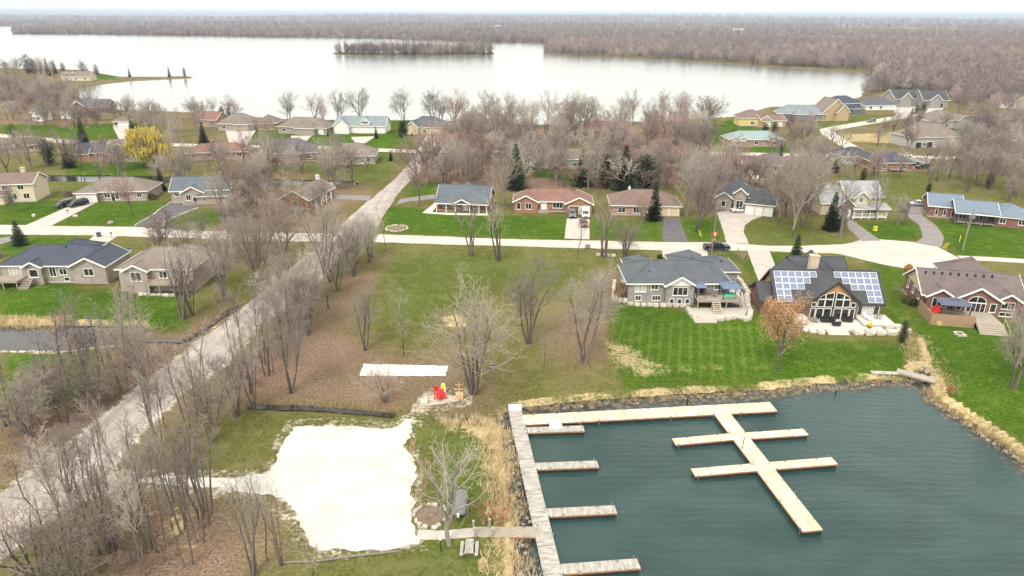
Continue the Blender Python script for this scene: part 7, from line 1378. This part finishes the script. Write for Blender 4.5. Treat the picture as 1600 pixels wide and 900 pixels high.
WOODS = [([(858,70),(1000,66),(1200,62),(1650,68),(1650,100),(1500,96),(1200,107),(1125,99.5),(1000,93.5),(900,89.5),(846,84.5)],9,.03,1.1), ([(1200,100),(1650,90),(1650,150),(1560,160),(1490,152),(1390,146),(1352,152),(1346,160),(1340,148),(1362,122),(1372,114)],6.2,.035,1.0), ([(1480,150),(1650,140),(1650,176),(1560,166),(1485,168)],7,.02,.9),
 ([(518,85.5),(640,88),(772,86),(772,81.5),(640,81.5),(522,82)],7.5,.2,1.25), ([(17,54.5),(100,55),(400,59.5),(400,52),(100,48.5),(20,49)],13,.3,1.1), ([(400,59.5),(575,61.5),(750,68.5),(858,73),(870,62),(750,58),(575,53),(400,52)],13,.15,1.1), ([(-60,48.5),(400,51),(750,57),(870,61),(1200,60),(1650,66),(1650,49),(1200,46),(750,45),(67,41.5),(-60,43)],26,.05,1.2), ([(-60,41),(67,41.5),(750,45),(1200,46),(1650,49),(1650,42),(1200,38.5),(800,37),(-60,34)],60,.08,2.0), ([(0,34),(800,37),(1650,42),(1650,37),(800,31),(0,29)],170,.1,4.0),
 ([(1500,196),(1650,192),(1650,262),(1540,256)],7.5,.03,.85)]
pts, att = wood_points(WOODS, 8)
fz = smooth(pts[:,1],5000,16000)*(55+35*np.sin(pts[:,0]/2600.0+1.0)+22*np.sin(pts[:,0]/900.0+pts[:,1]/3000.0))
me = bpy.data.meshes.new('far_woods'); me.from_pydata(np.concatenate([pts, fz[:,None]],1).tolist(), [], [])
rs = np.random.RandomState(3); con = rs.uniform(0,1,len(pts)) < att[:,0]; patch = np.sin(pts[:,0]/83.0+1.3*np.sin(pts[:,1]/131.0)) + np.sin(pts[:,1]/157.0+pts[:,0]/211.0) + rs.normal(0,.8,len(pts))
order = np.array([0,4,6,1,5,7,2,3])      # grey kinds first, red-budded kinds last: they grow in patches
idx = np.where(con, 8, order[np.clip(((patch+2.6)/5.2*8).astype(int),0,7)])
a_ = me.attributes.new('kind_index','INT','POINT'); a_.data.foreach_set('value', idx.astype(np.int32)); fattr(me, 'size', att[:,1]); fattr(me, 'turn', rs.uniform(0,6.28,len(pts)))
fw = link('far_woods', me); tag(fw, 'grey and mauve bare woods around the lake reaching to the horizon', 'woods', kind='stuff')
print('far trees', len(pts))
ng = bpy.data.node_groups.new('wood_scatter', 'GeometryNodeTree'); ng.interface.new_socket('Geometry', in_out='INPUT', socket_type='NodeSocketGeometry'); ng.interface.new_socket('Geometry', in_out='OUTPUT', socket_type='NodeSocketGeometry')
gi, go = ng.nodes.new('NodeGroupInput'), ng.nodes.new('NodeGroupOutput'); ip = ng.nodes.new('GeometryNodeInstanceOnPoints'); ci = ng.nodes.new('GeometryNodeCollectionInfo'); ci.inputs[0].default_value = PROTO; ci.inputs[1].default_value = True; ci.inputs[2].default_value = True
def named(nm, ty): n = ng.nodes.new('GeometryNodeInputNamedAttribute'); n.data_type = ty; n.inputs[0].default_value = nm; return n.outputs[0]
cx = ng.nodes.new('ShaderNodeCombineXYZ'); ng.links.new(named('turn','FLOAT'), cx.inputs[2])
ng.links.new(gi.outputs[0], ip.inputs['Points']); ng.links.new(ci.outputs[0], ip.inputs['Instance']); ip.inputs['Pick Instance'].default_value = True
ng.links.new(named('kind_index','INT'), ip.inputs['Instance Index']); ng.links.new(cx.outputs[0], ip.inputs['Rotation']); ng.links.new(named('size','FLOAT'), ip.inputs['Scale']); ng.links.new(ip.outputs[0], go.inputs[0])
md = fw.modifiers.new('scatter', 'NODES'); md.node_group = ng

PROTO2 = bpy.data.collections.new('thicket_tree_kinds')
for i, (tw, fm_) in enumerate((('tw_mauve','round'),('tw_red','vase'),('tw_grey','round'),('tw_mauve','vase'))):
    g = bare_tree(401+i, fm_, 9.0, 2.0, 2); mb = MB(); mb.add(g.trunk.v, g.trunk.f); mb.mi = 1; mb.add(g.crown.v, g.crown.f); o = bpy.data.objects.new('kind_%02d' % i, mb.mesh('kind', [M['bark'], M[tw]])); PROTO2.objects.link(o)
pts, att = wood_points([([(690,243),(1110,243),(1110,302),(780,298),(640,290)],6.5,0,1.0), ([(690,212),(1112,205),(1112,236),(690,234)],8,0,1.1), ([(0,135),(125,145),(165,178),(160,200),(0,208)],9,0,1.0), ([(60,255),(400,258),(600,262),(540,300),(380,310),(240,296)],11,0,.9), ([(1080,262),(1285,280),(1278,350),(1215,350),(1085,330)],10,0,1.0), ([(1360,205),(1600,195),(1600,325),(1500,292),(1440,285),(1300,280),(1250,250)],12,0,1.0), ([(165,172),(430,190),(430,224),(165,215)],13,0,.9)], 18)
me = bpy.data.meshes.new('thicket_saplings'); me.from_pydata(np.concatenate([pts, np.zeros((len(pts),1))],1).tolist(), [], []); print('saplings', len(pts))
a_ = me.attributes.new('kind_index','INT','POINT'); a_.data.foreach_set('value', rs.randint(0,4,len(pts)).astype(np.int32)); fattr(me, 'size', att[:,1]); fattr(me, 'turn', rs.uniform(0,6.28,len(pts)))
ng2 = ng.copy()
for n_ in ng2.nodes:
    if n_.type == 'COLLECTION_INFO': n_.inputs[0].default_value = PROTO2
tk_o = link('thicket_saplings', me); tag(tk_o, 'massed bare saplings filling the thickets between the houses', 'saplings', kind='stuff'); tk_o.modifiers.new('scatter', 'NODES').node_group = ng2

# ---------------------------------------------------------------- haze
if HAZE:
    mb = MB(); mb.box(-31000, 31000, -200, 46000, -8, 190); hz = mb.build('haze', None) if False else None
    m = bpy.data.materials.new('haze_air'); m.use_nodes = True; nt = m.node_tree; nt.nodes.clear(); ou = nd(nt, 'ShaderNodeOutputMaterial'); pv = nd(nt, 'ShaderNodeVolumePrincipled')
    pv.inputs['Color'].default_value = (0.66,0.74,0.9,1); pv.inputs['Density'].default_value = HAZE; pv.inputs['Anisotropy'].default_value = 0.2; nt.links.new(pv.outputs[0], ou.inputs['Volume'])
    hz = mb.build('haze', m); tag(hz, 'thin pale blue haze over the whole countryside', 'haze', kind='stuff')
